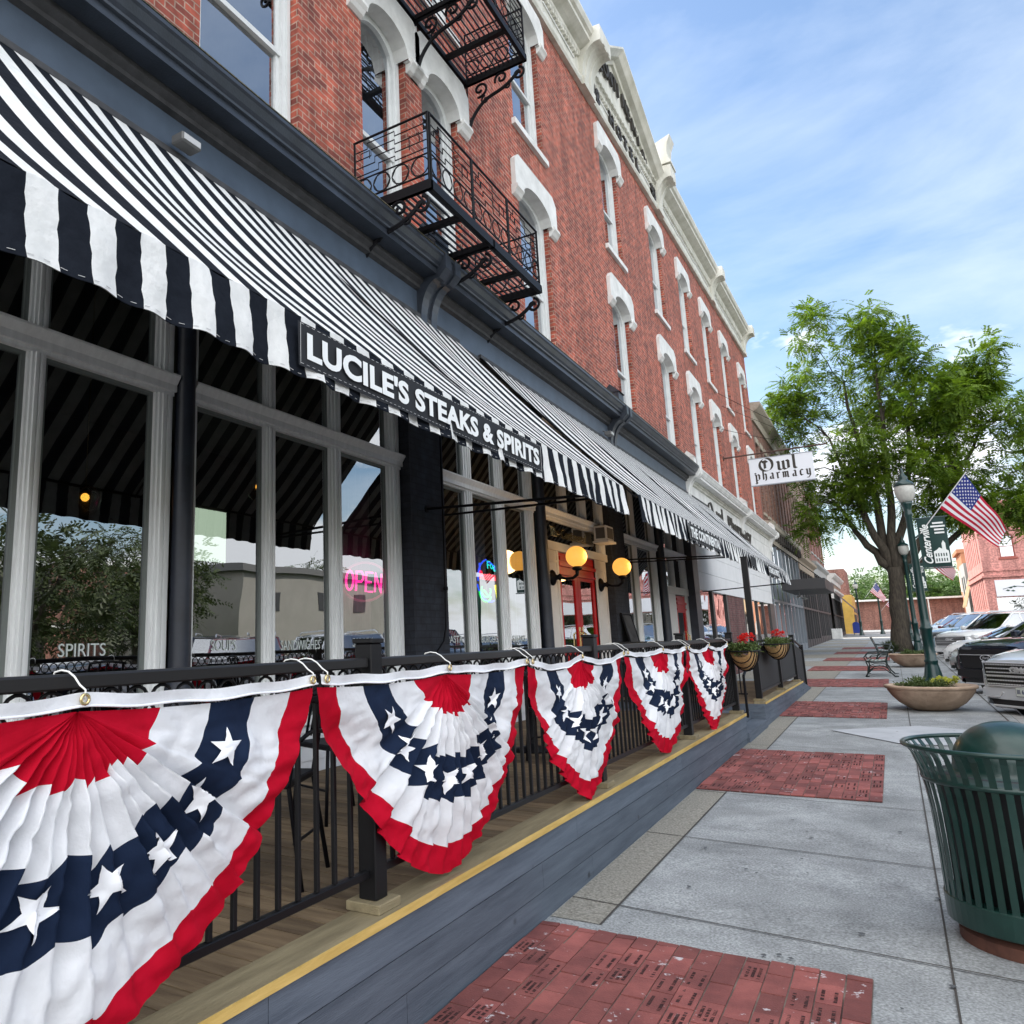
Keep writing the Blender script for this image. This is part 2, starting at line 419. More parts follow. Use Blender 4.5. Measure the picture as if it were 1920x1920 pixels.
# fine aggregate speckle on top of the broad mottling
b = t.nodes['Principled BSDF']; lk = b.inputs['Base Color'].links[0].from_socket
g_ = t.nodes.new('ShaderNodeNewGeometry'); ns = t.nodes.new('ShaderNodeTexNoise'); ns.inputs['Scale'].default_value = 75; ns.inputs['Detail'].default_value = 3
t.links.new(g_.outputs['Position'], ns.inputs['Vector'])
mr = t.nodes.new('ShaderNodeMapRange'); mr.inputs[1].default_value = 0.32; mr.inputs[2].default_value = 0.68; mr.inputs[3].default_value = 0.62; mr.inputs[4].default_value = 1.30
t.links.new(ns.outputs['Fac'], mr.inputs[0])
n3 = t.nodes.new('ShaderNodeTexNoise'); n3.inputs['Scale'].default_value = 0.7; n3.inputs['Detail'].default_value = 9; n3.inputs['Roughness'].default_value = 0.7; n3.inputs['Distortion'].default_value = 1.2
t.links.new(g_.outputs['Position'], n3.inputs['Vector'])
mr3 = t.nodes.new('ShaderNodeMapRange'); mr3.inputs[1].default_value = 0.42; mr3.inputs[2].default_value = 0.62; mr3.inputs[3].default_value = 0.80; mr3.inputs[4].default_value = 1.07
t.links.new(n3.outputs['Fac'], mr3.inputs[0])
mm = t.nodes.new('ShaderNodeMath'); mm.operation = 'MULTIPLY'; t.links.new(mr.outputs[0], mm.inputs[0]); t.links.new(mr3.outputs[0], mm.inputs[1])
hs = t.nodes.new('ShaderNodeHueSaturation'); t.links.new(lk, hs.inputs['Color']); t.links.new(mm.outputs[0], hs.inputs['Value']); t.links.new(hs.outputs[0], b.inputs['Base Color'])
AGG = mat('exposed aggregate concrete', (0.15, 0.14, 0.115), 0.95, color2=(0.40, 0.38, 0.33), vscale=60, bump=0.6, bscale=160)
LCONC = mat('fresh concrete', (0.36, 0.38, 0.40), 0.8, color2=(0.46, 0.48, 0.50), vscale=3, bump=0.1, bscale=120)
JOINT = mat('joint dirt', (0.05, 0.045, 0.04), 0.95)
ASPH = mat('asphalt', (0.040, 0.041, 0.043), 0.9, color2=(0.068, 0.068, 0.068), vscale=30, bump=0.3, bscale=150)
KERB = mat('kerb concrete', (0.30, 0.30, 0.29), 0.85, var=0.15, vscale=4)
GRASS = mat('lawn', (0.05, 0.10, 0.025), 0.9, var=0.4, vscale=3)

m = MB()
m.add([(-600, -300, -1.4), (600, -300, -1.4), (600, -40, -0.75), (-600, -40, -0.75)], [(0, 1, 2, 3)])
strip(m, -600, 600, -40, 130, -0.20, n=1)
m.add([(-600, 130, G(130) - 0.2), (600, 130, G(130) - 0.2), (600, 900, G(130) + 1), (-600, 900, G(130) + 1)], [(0, 1, 2, 3)])
tag(m.build('ground', mat('far ground', (0.16, 0.15, 0.13), 0.9, var=0.2, vscale=0.2)), kind='structure')
m = MB(); strip(m, 1.5, 20, -40, 130, -0.15, n=4)
tag(m.build('road', ASPH), kind='structure')
m = MB(); strip(m, -9, 1.6, 79.2, 84.5, -0.02)
tag(m.build('alley', mat('alley concrete', (0.42, 0.41, 0.38), 0.9, var=0.1)), kind='structure')
m = MB(); strip(m, 20, 60, -40, 95, -0.12, n=2)
tag(m.build('lawn', GRASS), kind='structure')
# parking stripes
m = MB()
for i in range(18):
    y = -8 + 4.25 * i + 2.2
    a = Vector((1.75, y, 0)); b_ = Vector((5.2, y + 4.2, 0)); wd = Vector((0.04, -0.05, 0))
    pts = [a - wd, a + wd, b_ + wd, b_ - wd]
    m.add([(p.x, p.y, G(p.y) - 0.146) for p in pts], [(0, 1, 2, 3)])
tag(m.build('parking_lines', mat('road paint', (0.7, 0.7, 0.68), 0.7, var=0.2)), kind='structure')

m = MB(); 
strip(m, -4.6, 1.45, -10, 78.9, 0, n=1)
strip(m, -4.6, 1.45, 84.8, 130, 0, n=1)
tag(m.build('sidewalk', CONC), kind='structure')
m = MB()
for y0, y1 in ((-10, 78.9), (84.8, 130)):
    a, b_ = G(y0), G(y1)
    m.add([(1.453, y0, a + 0.004), (1.6, y0, a + 0.004), (1.6, y0, a - 0.2), (1.453, y1, b_ + 0.004), (1.6, y1, b_ + 0.004), (1.6, y1, b_ - 0.2)], [(0, 1, 4, 3), (1, 2, 5, 4)])
tag(m.build('kerb', KERB), kind='structure')
# darker exposed-aggregate band along the platform, between the joint lines
m = MB()
for k in range(12):
    y0, y1 = 4.62 + 7 * k, 8.62 + 7 * k
    if y1 < 78: strip(m, -1.9 if y1 < 22 else -4.4, -1.60, y0, y1, 0.004)
tag(m.build('sidewalk_edge_band', AGG), kind='structure')
m = MB()
ys = []
for k in range(-1, 10):
    for yy in (4.86, 6.62, 8.45):
        ys.append(yy + 7 * k)
for y in ys:
    if -4 < y < 77:
        m.add([(-1.9 if y < 21 else -4.4, y + 0.14, G(y) + 0.008), (1.42, y - 0.16, G(y) + 0.008), (1.42, y - 0.172, G(y) + 0.008), (-1.9 if y < 21 else -4.4, y + 0.128, G(y) + 0.008)], [(0, 1, 2, 3)])
for x, wd in ((1.33, 0.022), (0.03, 0.010)):
    strip(m, x - wd / 2, x + wd / 2, -8, 78, 0.0065)
for k in range(12):
    if 8.6 + 7 * k < 78: strip(m, -1.607, -1.595, 4.62 + 7 * k, 8.62 + 7 * k, 0.0075)
tag(m.build('sidewalk_joints', JOINT), kind='structure')
m = MB()
m.add([(-1.0, 13.85, G(13.85) + 0.011), (-0.11, 12.62, G(12.62) + 0.011), (0.95, 12.6, G(12.6) + 0.011), (1.0, 14.2, G(14.2) + 0.011), (0.15, 14.72, G(14.72) + 0.011)], [(0, 1, 2, 3, 4)])
tag(m.build('sidewalk_repair', LCONC), kind='structure')

# chewing-gum spots and small dark stains
rg = random.Random(9); m = MB()
for i in range(150):
    x, y = rg.uniform(-1.5, 1.3), 3.2 + 20 * rg.random() ** 1.6
    if -1.9 < x < -0.26 and (y - 1.6) % 7 < 2.95: continue
    r_ = rg.uniform(0.006, 0.019); k = 9
    m.add([(x + r_ * math.cos(2 * PI * j / k) * rg.uniform(0.7, 1.2), y + r_ * math.sin(2 * PI * j / k) * rg.uniform(0.7, 1.3), G(y) + 0.0125) for j in range(k)], [tuple(range(k))])
tag(m.build('sidewalk_spots', mat('gum stain', (0.075, 0.08, 0.085), 0.9)), kind='structure')

# paving-brick patches, each brick a low block
PAVE = mat('paving brick', (0.150, 0.042, 0.038), 0.8, color2=(0.27, 0.080, 0.068), vscale=4, bump=0.25, bscale=120, island=0.34)
t = PAVE.node_tree; b = t.nodes['Principled BSDF']; lk = b.inputs['Base Color'].links[0].from_socket
g_ = t.nodes.new('ShaderNodeNewGeometry'); ns = t.nodes.new('ShaderNodeTexNoise'); ns.inputs['Scale'].default_value = 17; ns.inputs['Detail'].default_value = 5; ns.inputs['Roughness'].default_value = 0.65
t.links.new(g_.outputs['Position'], ns.inputs['Vector'])
nb = t.nodes.new('ShaderNodeTexNoise'); nb.inputs['Scale'].default_value = 3.1; t.links.new(g_.outputs['Position'], nb.inputs['Vector'])
ad = t.nodes.new('ShaderNodeMath'); ad.operation = 'MULTIPLY_ADD'; t.links.new(nb.outputs['Fac'], ad.inputs[0]); ad.inputs[1].default_value = 0.45; t.links.new(ns.outputs['Fac'], ad.inputs[2])
rp = t.nodes.new('ShaderNodeValToRGB'); rp.color_ramp.elements[0].position = 0.885; rp.color_ramp.elements[1].position = 0.94; t.links.new(ad.outputs[0], rp.inputs[0])
mxn = t.nodes.new('ShaderNodeMix'); mxn.data_type = 'RGBA'; t.links.new(rp.outputs[0], mxn.inputs[0]); t.links.new(lk, mxn.inputs[6]); mxn.inputs[7].default_value = (0.50, 0.46, 0.47, 1)
t.links.new(mxn.outputs[2], b.inputs['Base Color'])
PBASE = mat('paving bed', (0.05, 0.03, 0.026), 0.95, color2=(0.20, 0.16, 0.13), vscale=5)
ETCH = mat('etched lettering', (0.035, 0.012, 0.012), 0.9)
rg = random.Random(3)
for k in range(-1, 8):
    y1 = 4.50 + 7.0 * k; y0 = y1 - 2.85
    if y1 < 0: continue
    x0, x1 = (-1.9, -0.28) if k < 3 else (-2.6, -0.28)
    m = MB(); strip(m, x0, x1, y0, y1, 0.010, 1)
    e = MB()
    nc = int(round((x1 - x0) / 0.108)); cw = (x1 - x0) / nc
    for c in range(nc):
        xa = x0 + c * cw
        y = y0 - (0.1075 if c % 2 else 0.0)
        while y < y1 - 0.02:
            a, b_ = max(y, y0) + 0.0035, min(y + 0.215, y1) - 0.0035
            if b_ - a > 0.03:
                h = 0.0125 + rg.uniform(0, 0.006)
                za, zb = G(a) + h, G(b_) + h
                X0, X1 = xa + 0.0035, xa + cw - 0.0035
                tl = rg.uniform(-0.0022, 0.0022); X0 += rg.uniform(-0.001, 0.001)
                m.add([(X0, a, G(a) + 0.004), (X1, a, G(a) + 0.004), (X1, b_, G(b_) + 0.004), (X0, b_, G(b_) + 0.004), (X0, a, za + tl), (X1, a, za - tl), (X1, b_, zb - tl), (X0, b_, zb + tl)],
                      [(4, 5, 6, 7), (0, 1, 5, 4), (1, 2, 6, 5), (2, 3, 7, 6), (3, 0, 4, 7)], 0)
                # worn engraved lines on some of the donor bricks (illegible in the photograph)
                if b_ - a > 0.19 and k < 3 and rg.random() < 0.30:
                    rows = rg.choice((2, 2, 3))
                    for r_ in range(rows):
                        xr = X0 + 0.018 + (cw - 0.045) * (r_ + 0.0) / max(1, rows - 1) * 0.82
                        yy = a + 0.02 + rg.uniform(0, 0.02); end = b_ - 0.02 - rg.uniform(0, 0.03)
                        zz = G((a + b_) / 2) + h + 0.0018
                        while yy < end - 0.012:
                            q = rg.random(); L_ = 0.009
                            if q > 0.12:
                                # each worn character: two or three little bars
                                e.box(xr, xr + 0.014, yy, yy + 0.0028, zz - 0.001, zz)
                                if q > 0.3: e.box(xr + rg.choice((0.0, 0.006, 0.0112)), xr + 0.014, yy + 0.0028, yy + L_, zz - 0.001, zz - 0.0001)
                                if q > 0.6: e.box(xr, xr + 0.014, yy + L_ - 0.0026, yy + L_, zz - 0.001, zz + 0.0001)
                            yy += 0.0135
            y += 0.215
    o = m.build('brick_paving', [PAVE, PBASE])
    tag(o, kind='structure')
    if e.v: e.build('etched_lettering', ETCH, o)

# ================================================================ THE BRICK HOTEL
hotel = thing('hotel', 'three storey red brick hotel with white arched window hoods and cream cornice above striped awnings', 'building', (W, 20, 0))
YE = 39.6
def zc(y):          # underside of the roof cornice
    return 13.35 + 0.037 * y
wins2 = [(4.15, 5.52), (6.70, 7.74), (8.15, 9.20), (11.45, 12.86), (16.75, 18.15), (21.2, 22.6), (24.85, 26.25), (28.5, 29.9), (32.3, 33.7), (36.8, 38.2)]
wins2 = [(0.9, 2.3)] + wins2
m = MB()
def wallrow(z0, z1f, holes, hz0, hz1):
    """brick slab between z0 and z1f(y) with openings"""
    ys = [-1.0] + [v for h in holes for v in h] + [YE]
    for i in range(0, len(ys), 2):
        a, b_ = ys[i], ys[i + 1]
        vs = [(W - 0.45, a, z0), (W, a, z0), (W, b_, z0), (W - 0.45, b_, z0), (W - 0.45, a, z1f(a)), (W, a, z1f(a)), (W, b_, z1f(b_)), (W - 0.45, b_, z1f(b_))]
        m.add(vs, [(0, 3, 2, 1), (4, 5, 6, 7), (0, 1, 5, 4), (1, 2, 6, 5), (2, 3, 7, 6), (3, 0, 4, 7)])
    for a, b_ in holes:
        if hz0 - z0 > 0.01: m.box(W - 0.449, W - 0.0, a, b_, z0, hz0)
        vs = [(W - 0.449, a, hz1), (W, a, hz1), (W, b_, hz1), (W - 0.449, b_, hz1), (W - 0.449, a, z1f(a)), (W, a, z1f(a)), (W, b_, z1f(b_)), (W - 0.449, b_, z1f(b_))]
        m.add(vs, [(0, 3, 2, 1), (4, 5, 6, 7), (0, 1, 5, 4), (1, 2, 6, 5), (2, 3, 7, 6), (3, 0, 4, 7)])
wallrow(5.6, lambda y: 10.2, wins2, 6.35, 9.52)
wallrow(10.2, lambda y: zc(y) + 1.6, wins2, 10.55, 13.42)
m.build('brick_wall', BRICK, hotel)
# body behind: floors, rear and side walls, so that rooms are dark but closed
m = MB()
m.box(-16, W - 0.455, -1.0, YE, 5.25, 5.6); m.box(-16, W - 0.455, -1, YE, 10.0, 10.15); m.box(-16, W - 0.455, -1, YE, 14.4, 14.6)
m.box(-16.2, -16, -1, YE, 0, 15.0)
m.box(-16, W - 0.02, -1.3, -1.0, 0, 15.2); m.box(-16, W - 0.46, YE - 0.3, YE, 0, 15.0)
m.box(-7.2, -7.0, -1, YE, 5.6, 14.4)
m.build('inner_structure', DARKIN, hotel)

_wc = {}
def arch_z(y, w_, spring, rise):
    return spring + rise * math.sqrt(max(0.0, 1 - (2 * y / w_) ** 2))
def make_window(y0, y1, z0, ztop):
    wd = y1 - y0; h = ztop - z0; key = (round(wd, 2), round(h, 2))
    yc = (y0 + y1) / 2
    if key in _wc:
        src = _wc[key]
        return dup(src, loc=(0.0, yc - 20, z0), parent=hotel)
    fr = MB(); x0, x1 = W - 0.235, W - 0.13; fw = 0.115
    hw = wd / 2
    fr.box(x0, x1, -hw + 0.012, -hw + fw, 0, h); fr.box(x0, x1, hw - fw, hw - 0.012, 0, h)
    fr.box(x0, x1, -hw + fw, hw - fw, 0, 0.09)
    # brick mould in front of the stiles
    fr.box(x1, x1 + 0.03, -hw + 0.012, -hw + 0.06, 0, h - 0.05); fr.box(x1, x1 + 0.03, hw - 0.06, hw - 0.012, 0, h - 0.05)
    # arched head board
    spring = h - 0.52; n = 14; iw = wd - 2 * fw
    for i in range(n):
        a = -iw / 2 + iw * i / n; b_ = -iw / 2 + iw * (i + 1) / n
        za, zb = arch_z(a, iw, spring, 0.34), arch_z(b_, iw, spring, 0.34)
        fr.add([(x0, a, za), (x1, a, za), (x1, b_, zb), (x0, b_, zb), (x0, a, h), (x1, a, h), (x1, b_, h), (x0, b_, h)],
               [(0, 3, 2, 1), (4, 5, 6, 7), (0, 1, 5, 4), (1, 2, 6, 5), (2, 3, 7, 6), (3, 0, 4, 7)])
    o = fr.build('window', WFRAME, None)
    o.data.transform(Matrix.Translation((-W, 0, 0)))
    o.parent = hotel; o.location = (0, yc - 20, z0)
    mz = h * 0.42
    s_ = MB(); xs0, xs1 = W - 0.215, W - 0.17
    s_.box(xs0, xs1 + 0.02, -iw / 2, iw / 2, mz - 0.03, mz + 0.03)
    s_.box(xs0, xs1, -iw / 2, -iw / 2 + 0.05, 0.09, h - 0.3); s_.box(xs0, xs1, iw / 2 - 0.05, iw / 2, 0.09, h - 0.3)
    s_.box(xs0, xs1, -iw / 2 + 0.05, iw / 2 - 0.05, 0.09, 0.17)
    so = s_.build('sash', WFRAME, None); so.data.transform(Matrix.Translation((-W, 0, 0))); so.parent = o
    for nm, a, b_, xx in (('pane', 0.17, mz - 0.03, W - 0.20), ('pane', mz + 0.03, h - 0.16, W - 0.185)):
        p = MB(); p.quad((xx, -iw / 2 + 0.045, a), (xx, iw / 2 - 0.045, a), (xx, iw / 2 - 0.045, b_), (xx, -iw / 2 + 0.045, b_))
        po = p.build(nm, GLASSU, None); po.data.transform(Matrix.Translation((-W, 0, 0))); po.parent = o
    c = MB(); 
    def cf(u, v): 
        y = -iw / 2 + iw * u
        return (W - 0.30 + 0.02 * math.sin(u * 38), y, 0.2 + (h - 0.4) * v)
    c.grid(cf, 40, 1)
    co = c.build('curtain', mat('grey drawn blind', (0.16, 0.17, 0.18), 0.9), None, smooth=True); co.data.transform(Matrix.Translation((-W, 0, 0))); co.parent = o
    _wc[key] = o
    return o
for (a, b_) in wins2:
    make_window(a, b_, 6.35, 9.52)
for (a, b_) in wins2:
    make_window(a, b_, 10.55, 13.42)

def hood_mb(m, y0, y1, zt, zb, zcrown):
    """stone hood over the opening y0..y1: flat top with eased shoulders, arched soffit and little consoles"""
    e = 0.265; x0, x1 = W + 0.001, W + 0.08
    yc = (y0 + y1) / 2; wd = y1 - y0 - 0.10; A, B = y0 - e, y1 + e
    n = 40
    def top(y):
        d = min(y - A, B - y)
        return zt - 0.15 * (1 - min(1, d / 0.16))
    ys = [A + (B - A) * i / n for i in range(n + 1)]
    def bot(y):
        q = abs(y - yc)
        if q < wd / 2: return arch_z(y - yc, wd, zb + 0.02, zcrown - zb - 0.02)
        return zb
    ys = sorted(set([round(v, 4) for v in ys] + [round(yc - wd / 2, 4), round(yc + wd / 2, 4)]))
    for a, b_ in zip(ys[:-1], ys[1:]):
        mid = (a + b_) / 2
        if abs(mid - yc) < wd / 2: z1, z2 = bot(max(a, yc - wd / 2 + 1e-5)), bot(min(b_, yc + wd / 2 - 1e-5))
        else: z1 = z2 = zb
        m.add([(x0, a, z1), (x1, a, z1), (x1, b_, z2), (x0, b_, z2), (x0, a, top(a)), (x1, a, top(a)), (x1, b_, top(b_)), (x0, b_, top(b_))],
              [(0, 3, 2, 1), (4, 5, 6, 7), (1, 2, 6, 5)] + ([(0, 1, 5, 4)] if a == ys[0] else []) + ([(2, 3, 7, 6)] if b_ == ys[-1] else []))
    for s, yy in ((-1, y0 - e / 2), (1, y1 + e / 2)):
        m.prism([(x0, zb + 0.05), (x1 + 0.035, zb + 0.05), (x1 + 0.045, zb - 0.01), (x1 + 0.01, zb - 0.05), (x1 - 0.02, zb - 0.10), (x0 + 0.02, zb - 0.13), (x0, zb - 0.13)], yy - e / 2 - (0.03 if s < 0 else -0.002), yy + e / 2 - (0.012 if s < 0 else -0.03))
    # soffit lining running back into the reveal
    nn = 16
    for i in range(nn):
        a = -wd / 2 + wd * i / nn; b_ = -wd / 2 + wd * (i + 1) / nn
        za, zb_ = arch_z(a, wd, zb + 0.02, zcrown - zb - 0.02), arch_z(b_, wd, zb + 0.02, zcrown - zb - 0.02)
        m.add([(W - 0.13, yc + a, za), (x1 - 0.002, yc + a, za - 0.001), (x1 - 0.002, yc + b_, zb_ - 0.001), (W - 0.13, yc + b_, zb_), (W - 0.13, yc + a, za + 0.05), (W - 0.13, yc + b_, zb_ + 0.05)], [(3, 2, 1, 0), (0, 4, 5, 3)])
for lvl, (zt, zb, zr) in enumerate(((9.80, 9.10, 9.42), (13.70, 13.02, 13.34))):
    for i, (a, b_) in enumerate(wins2):
        m = MB(); hood_mb(m, a, b_, zt, zb, zr)
        if i == 2:  # band that joins the hoods of the paired windows
            m.box(W + 0.001, W + 0.076, b_ + 0.20, wins2[3][0] - 0.20, zb + 0.03, zt - 0.003)
        m.build('window_hood', WHITE, hotel)
for (a, b_) in wins2:
    m = MB(); m.box(W - 0.13, W + 0.07, a - 0.09, b_ + 0.09, 10.43, 10.545)
    m.build('window_sill', WHITE, hotel)

# iron shopfront cornice (dark) and its white continuation above the pharmacy
prof = [(W + 0.0, 5.22), (W + 0.13, 5.22), (W + 0.13, 5.27), (W + 0.16, 5.29), (W + 0.16, 5.33), (W + 0.21, 5.35), (W + 0.21, 5.39), (W + 0.19, 5.40), (W + 0.19, 5.74),
        (W + 0.24, 5.76), (W + 0.24, 5.80), (W + 0.29, 5.83), (W + 0.29, 5.88), (W + 0.47, 5.88), (W + 0.47, 5.95), (W + 0.50, 5.955), (W + 0.505, 5.975), (W + 0.53, 6.00), (W + 0.56, 6.06), (W + 0.58, 6.075), (W + 0.58, 6.11), (W, 6.20)]
def runprof(name, pf, y0, y1, mt, parent, split=None):
    m = MB(); m.prism(pf, y0, y1, 'y'); o = m.build(name, mt, parent); fixn(o)
    return o
def cornice_parts(y0, y1, mats3, parent, low=True):
    if low:
        m = MB(); m.prism(prof[:8] + [(W, 5.40)], y0, y1); fixn(m.build('lower_moulding', mats3[1], parent))
    m = MB(); m.prism([(W, 5.401), (W + 0.19, 5.401), (W + 0.19, 5.74), (W, 5.74)], y0, y1); fixn(m.build('beam_fascia', mats3[0], parent))
    m = MB(); m.prism([(W, 5.741)] + [(W + 0.19, 5.741)] + prof[9:13] + [(W, 5.88)], y0, y1); fixn(m.build('bed_moulding', mats3[1], parent))
    m = MB(); m.prism([(W, 5.881)] + [(W + 0.47, 5.881)] + prof[14:] , y0, y1); fixn(m.build('crown_moulding', mats3[2], parent))
cornice_parts(-1.0, 21.95, (IRONB, IRONM, IRONC), hotel)
cornice_parts(22.30, YE, (WHITE, CREAM, WHITE), hotel, False)
def console(y0, y1, mt, block=True):
    m = MB()
    pts = [(W + 0.19, 5.24), (W + 0.26, 5.24), (W + 0.27, 5.34)]
    for i in range(9):
        a = R(-90 + 100 * i / 8); pts.append((W + 0.24 + 0.24 * (1 - math.cos(R(95 * i / 8))), 5.36 + 0.47 * math.sin(R(95 * i / 8))))
    pts += [(W + 0.60, 5.93), (W + 0.60, 6.10), (W + 0.19, 6.16)]
    m.prism(pts, y0, y0 + (y1 - y0) * 0.36); m.prism(pts, y1 - (y1 - y0) * 0.36, y1)
    p2 = [(x - 0.035 if x > W + 0.2 else x, z) for x, z in pts]
    m.prism(p2, y0 + (y1 - y0) * 0.36 + 0.001, y1 - (y1 - y0) * 0.36 - 0.001)
    if block: 
        m.box(W + 0.16, W + 0.46, y0 + 0.02, y1 - 0.02, 6.16, 6.42)
        m.prism([(W + 0.14, 6.42), (W + 0.49, 6.42), (W + 0.30, 6.60)], y0, y1)
    return fixn(m.build('console', mt, hotel))
console(7.50, 7.88, IRONC); console(14.95, 15.33, IRONC); console(21.95, 22.3, WHITE); console(31.0, 31.4, WHITE); console(39.1, 39.5, WHITE)
console(0.2, 0.6, IRONC)
# mossy dirt on the top edge of the iron cornice
m = MB(); m.prism([(W + 0.02, 6.205), (W + 0.585, 6.114), (W + 0.585, 6.124), (W + 0.02, 6.215)], -0.95, 21.9)
fixn(m.build('cornice_grime', mat('lichen grime', (0.03, 0.028, 0.022), 0.95, color2=(0.16, 0.14, 0.08), vscale=25, bump=0.8, bscale=60), hotel))

# roof cornice: architrave, frieze, dentils, crown; follows zc(y)
def sprism(m, poly, y0, y1, n=1):
    """poly (x, dz over zc)"""
    k = len(poly)
    vs = [(u, y0, zc(y0) + v) for u, v in poly] + [(u, y1, zc(y1) + v) for u, v in poly]
    m.add(vs, [tuple(range(k)), tuple(range(2 * k - 1, k - 1, -1))] + [(i, k + i, k + (i + 1) % k, (i + 1) % k) for i in range(k)])
segs = [(-1.0, 15.5), (16.3, 22.3), (22.95, 30.9), (31.5, 38.9)]
for a, b_ in segs:
    m = MB()
    sprism(m, [(W, 0), (W + 0.10, 0), (W + 0.13, 0.06), (W + 0.13, 0.12), (W + 0.08, 0.15), (W, 0.15)], a, b_)
    sprism(m, [(W, 0.151), (W + 0.05, 0.151), (W + 0.05, 0.72), (W, 0.72)], a, b_)
    fixn(m.build('frieze', CREAM, hotel))
    m = MB()
    if not (a > 16 and b_ < 23):
        sprism(m, [(W, 0.721), (W + 0.09, 0.721), (W + 0.12, 0.76), (W + 0.12, 0.86), (W + 0.22, 0.90), (W + 0.36, 0.98), (W + 0.36, 1.08), (W + 0.42, 1.12), (W + 0.46, 1.22), (W + 0.46, 1.28), (W, 1.42)], a, b_)
    else:
        sprism(m, [(W, 0.721), (W + 0.09, 0.721), (W + 0.14, 0.80), (W + 0.14, 0.90), (W, 0.90)], a, b_)
    fixn(m.build('crown_moulding', CREAM, hotel))
    m = MB(); y = a + 0.05
    while y < b_ - 0.1:
        z = zc(y)
        m.box(W + 0.051, W + 0.118, y, y + 0.075, z + 0.60, z + 0.715)
        y += 0.15
    m.build('dentil_moulding', CREAM, hotel)
    m = MB(); L_ = (b_ - a); npn = max(1, int(L_ / 2.0))
    for i in range(npn):
        p0 = a + 0.2 + (L_ - 0.4) * i / npn; p1 = a + 0.2 + (L_ - 0.4) * (i + 1) / npn - 0.15
        z = zc((p0 + p1) / 2)
        m.box(W + 0.051, W + 0.075, p0, p1, z + 0.24, z + 0.28); m.box(W + 0.051, W + 0.075, p0, p1, z + 0.48, z + 0.52)
    m.build('frieze_panel', WHITE, hotel)
def roof_console(y0, y1, finial):
    z = zc((y0 + y1) / 2)
    m = MB()
    pts = [(W, z - 0.02), (W + 0.16, z - 0.02), (W + 0.17, z + 0.16), (W + 0.12, z + 0.20)]
    for i in range(10):
        a = R(100 * i / 9); pts.append((W + 0.14 + 0.38 * (1 - math.cos(a)), z + 0.30 + 0.62 * math.sin(a)))
    pts += [(W + 0.60, z + 0.96), (W + 0.60, z + 1.30), (W, z + 1.36)]
    m.prism(pts, y0, y1)
    for q in (0.22, 0.62):
        m.prism([(x + (0.02 if x > W + 0.1 else 0), zz) for x, zz in pts[3:14]] + [(W + 0.1, z + 0.9)], y0 + (y1 - y0) * q, y0 + (y1 - y0) * (q + 0.16))
    if finial:
        m.box(W + 0.05, W + 0.62, y0 - 0.03, y1 + 0.03, z + 1.361, z + 1.46)
        m.prism([(W + 0.08, z + 1.461), (W + 0.58, z + 1.461), (W + 0.52, z + 1.75), (W + 0.56, z + 2.05), (W + 0.66, z + 2.30), (W + 0.05, z + 2.10)], y0 + 0.02, y1 - 0.02)
    fixn(m.build('roof_console', CREAM, hotel))
roof_console(15.5, 16.3, False); roof_console(22.3, 22.95, True); roof_console(30.9, 31.5, False); roof_console(38.9, 39.55, False)
# pediment
zl, zr_ = zc(16.3) + 1.2, zc(22.3) + 0.95
py, pz = 18.55, 16.75
m = MB()
face = [(16.3, zc(16.3) + 0.901), (22.3, zc(22.3) + 0.901), (22.3, zr_), (py, pz), (16.3, zl)]
m.add([(W + 0.03, a, b_) for a, b_ in face] + [(W - 0.3, a, b_) for a, b_ in face], [(0, 1, 2, 3, 4), (9, 8, 7, 6, 5), (0, 5, 6, 1), (1, 6, 7, 2), (2, 7, 8, 3), (3, 8, 9, 4), (4, 9, 5, 0)])
m.build('pediment', CREAM, hotel)
m = MB()
for (a, za), (b_, zb) in (((16.1, zl - 0.06), (py, pz)), ((py, pz), (22.5, zr_ - 0.04))):
    pf = [(W - 0.25, -0.22), (W + 0.10, -0.22), (W + 0.12, -0.10), (W + 0.26, -0.06), (W + 0.34, 0.04), (W + 0.40, 0.10), (W + 0.40, 0.16), (W - 0.25, 0.22)]
    k = len(pf)
    m.add([(u, a, za + v) for u, v in pf] + [(u, b_, zb + v) for u, v in pf], [tuple(range(k)), tuple(range(2 * k - 1, k - 1, -1))] + [(i, k + i, k + (i + 1) % k, (i + 1) % k) for i in range(k)])
fixn(m.build('pediment_moulding', CREAM, hotel))
LET = mat('dark raised letters', (0.03, 0.025, 0.02), 0.6)
m = MB()
word = 'CONTINENTAL'
for i, ch in enumerate(word):
    u = i / (len(word) - 1); y = 17.05 + 4.35 * u
    z = zc(19.3) + 1.05 + 0.62 * (1 - (2 * u - 0.72) ** 2 * 0.75)
    text_mb(ch, (W + 0.05, y, z), (0, 1, 0), (0, 0, 1), height=0.40, depth=0.06, bold=0.02, mb=m)
for i, ch in enumerate('HOTEL'):
    y = 17.7 + 0.62 * i
    text_mb(ch, (W + 0.06, y, zc(y) + 0.24), (0, 1, 0), (0, 0, 1), height=0.40, depth=0.05, bold=0.02, mb=m)
for y, ch in ((16.42, '18'), (21.75, '93')):
    text_mb(ch, (W + 0.06, y, zc(y) + 0.22), (0, 1, 0), (0, 0, 1), height=0.42, depth=0.05, bold=0.03, mb=m)
m.build('raised_lettering', LET, hotel)
for z in (1.30, 1.62):
    pass
m = MB(); y = 16.5
while y < 22.1:
    z = zc(y); m.tube([(W + 0.16, y, z + 0.78), (W + 0.16, y + 0.1, z + 0.86), (W + 0.16, y + 0.2, z + 0.78)], 0.03, 5); y += 0.24
m.build('egg_and_dart_row', CREAM, hotel)

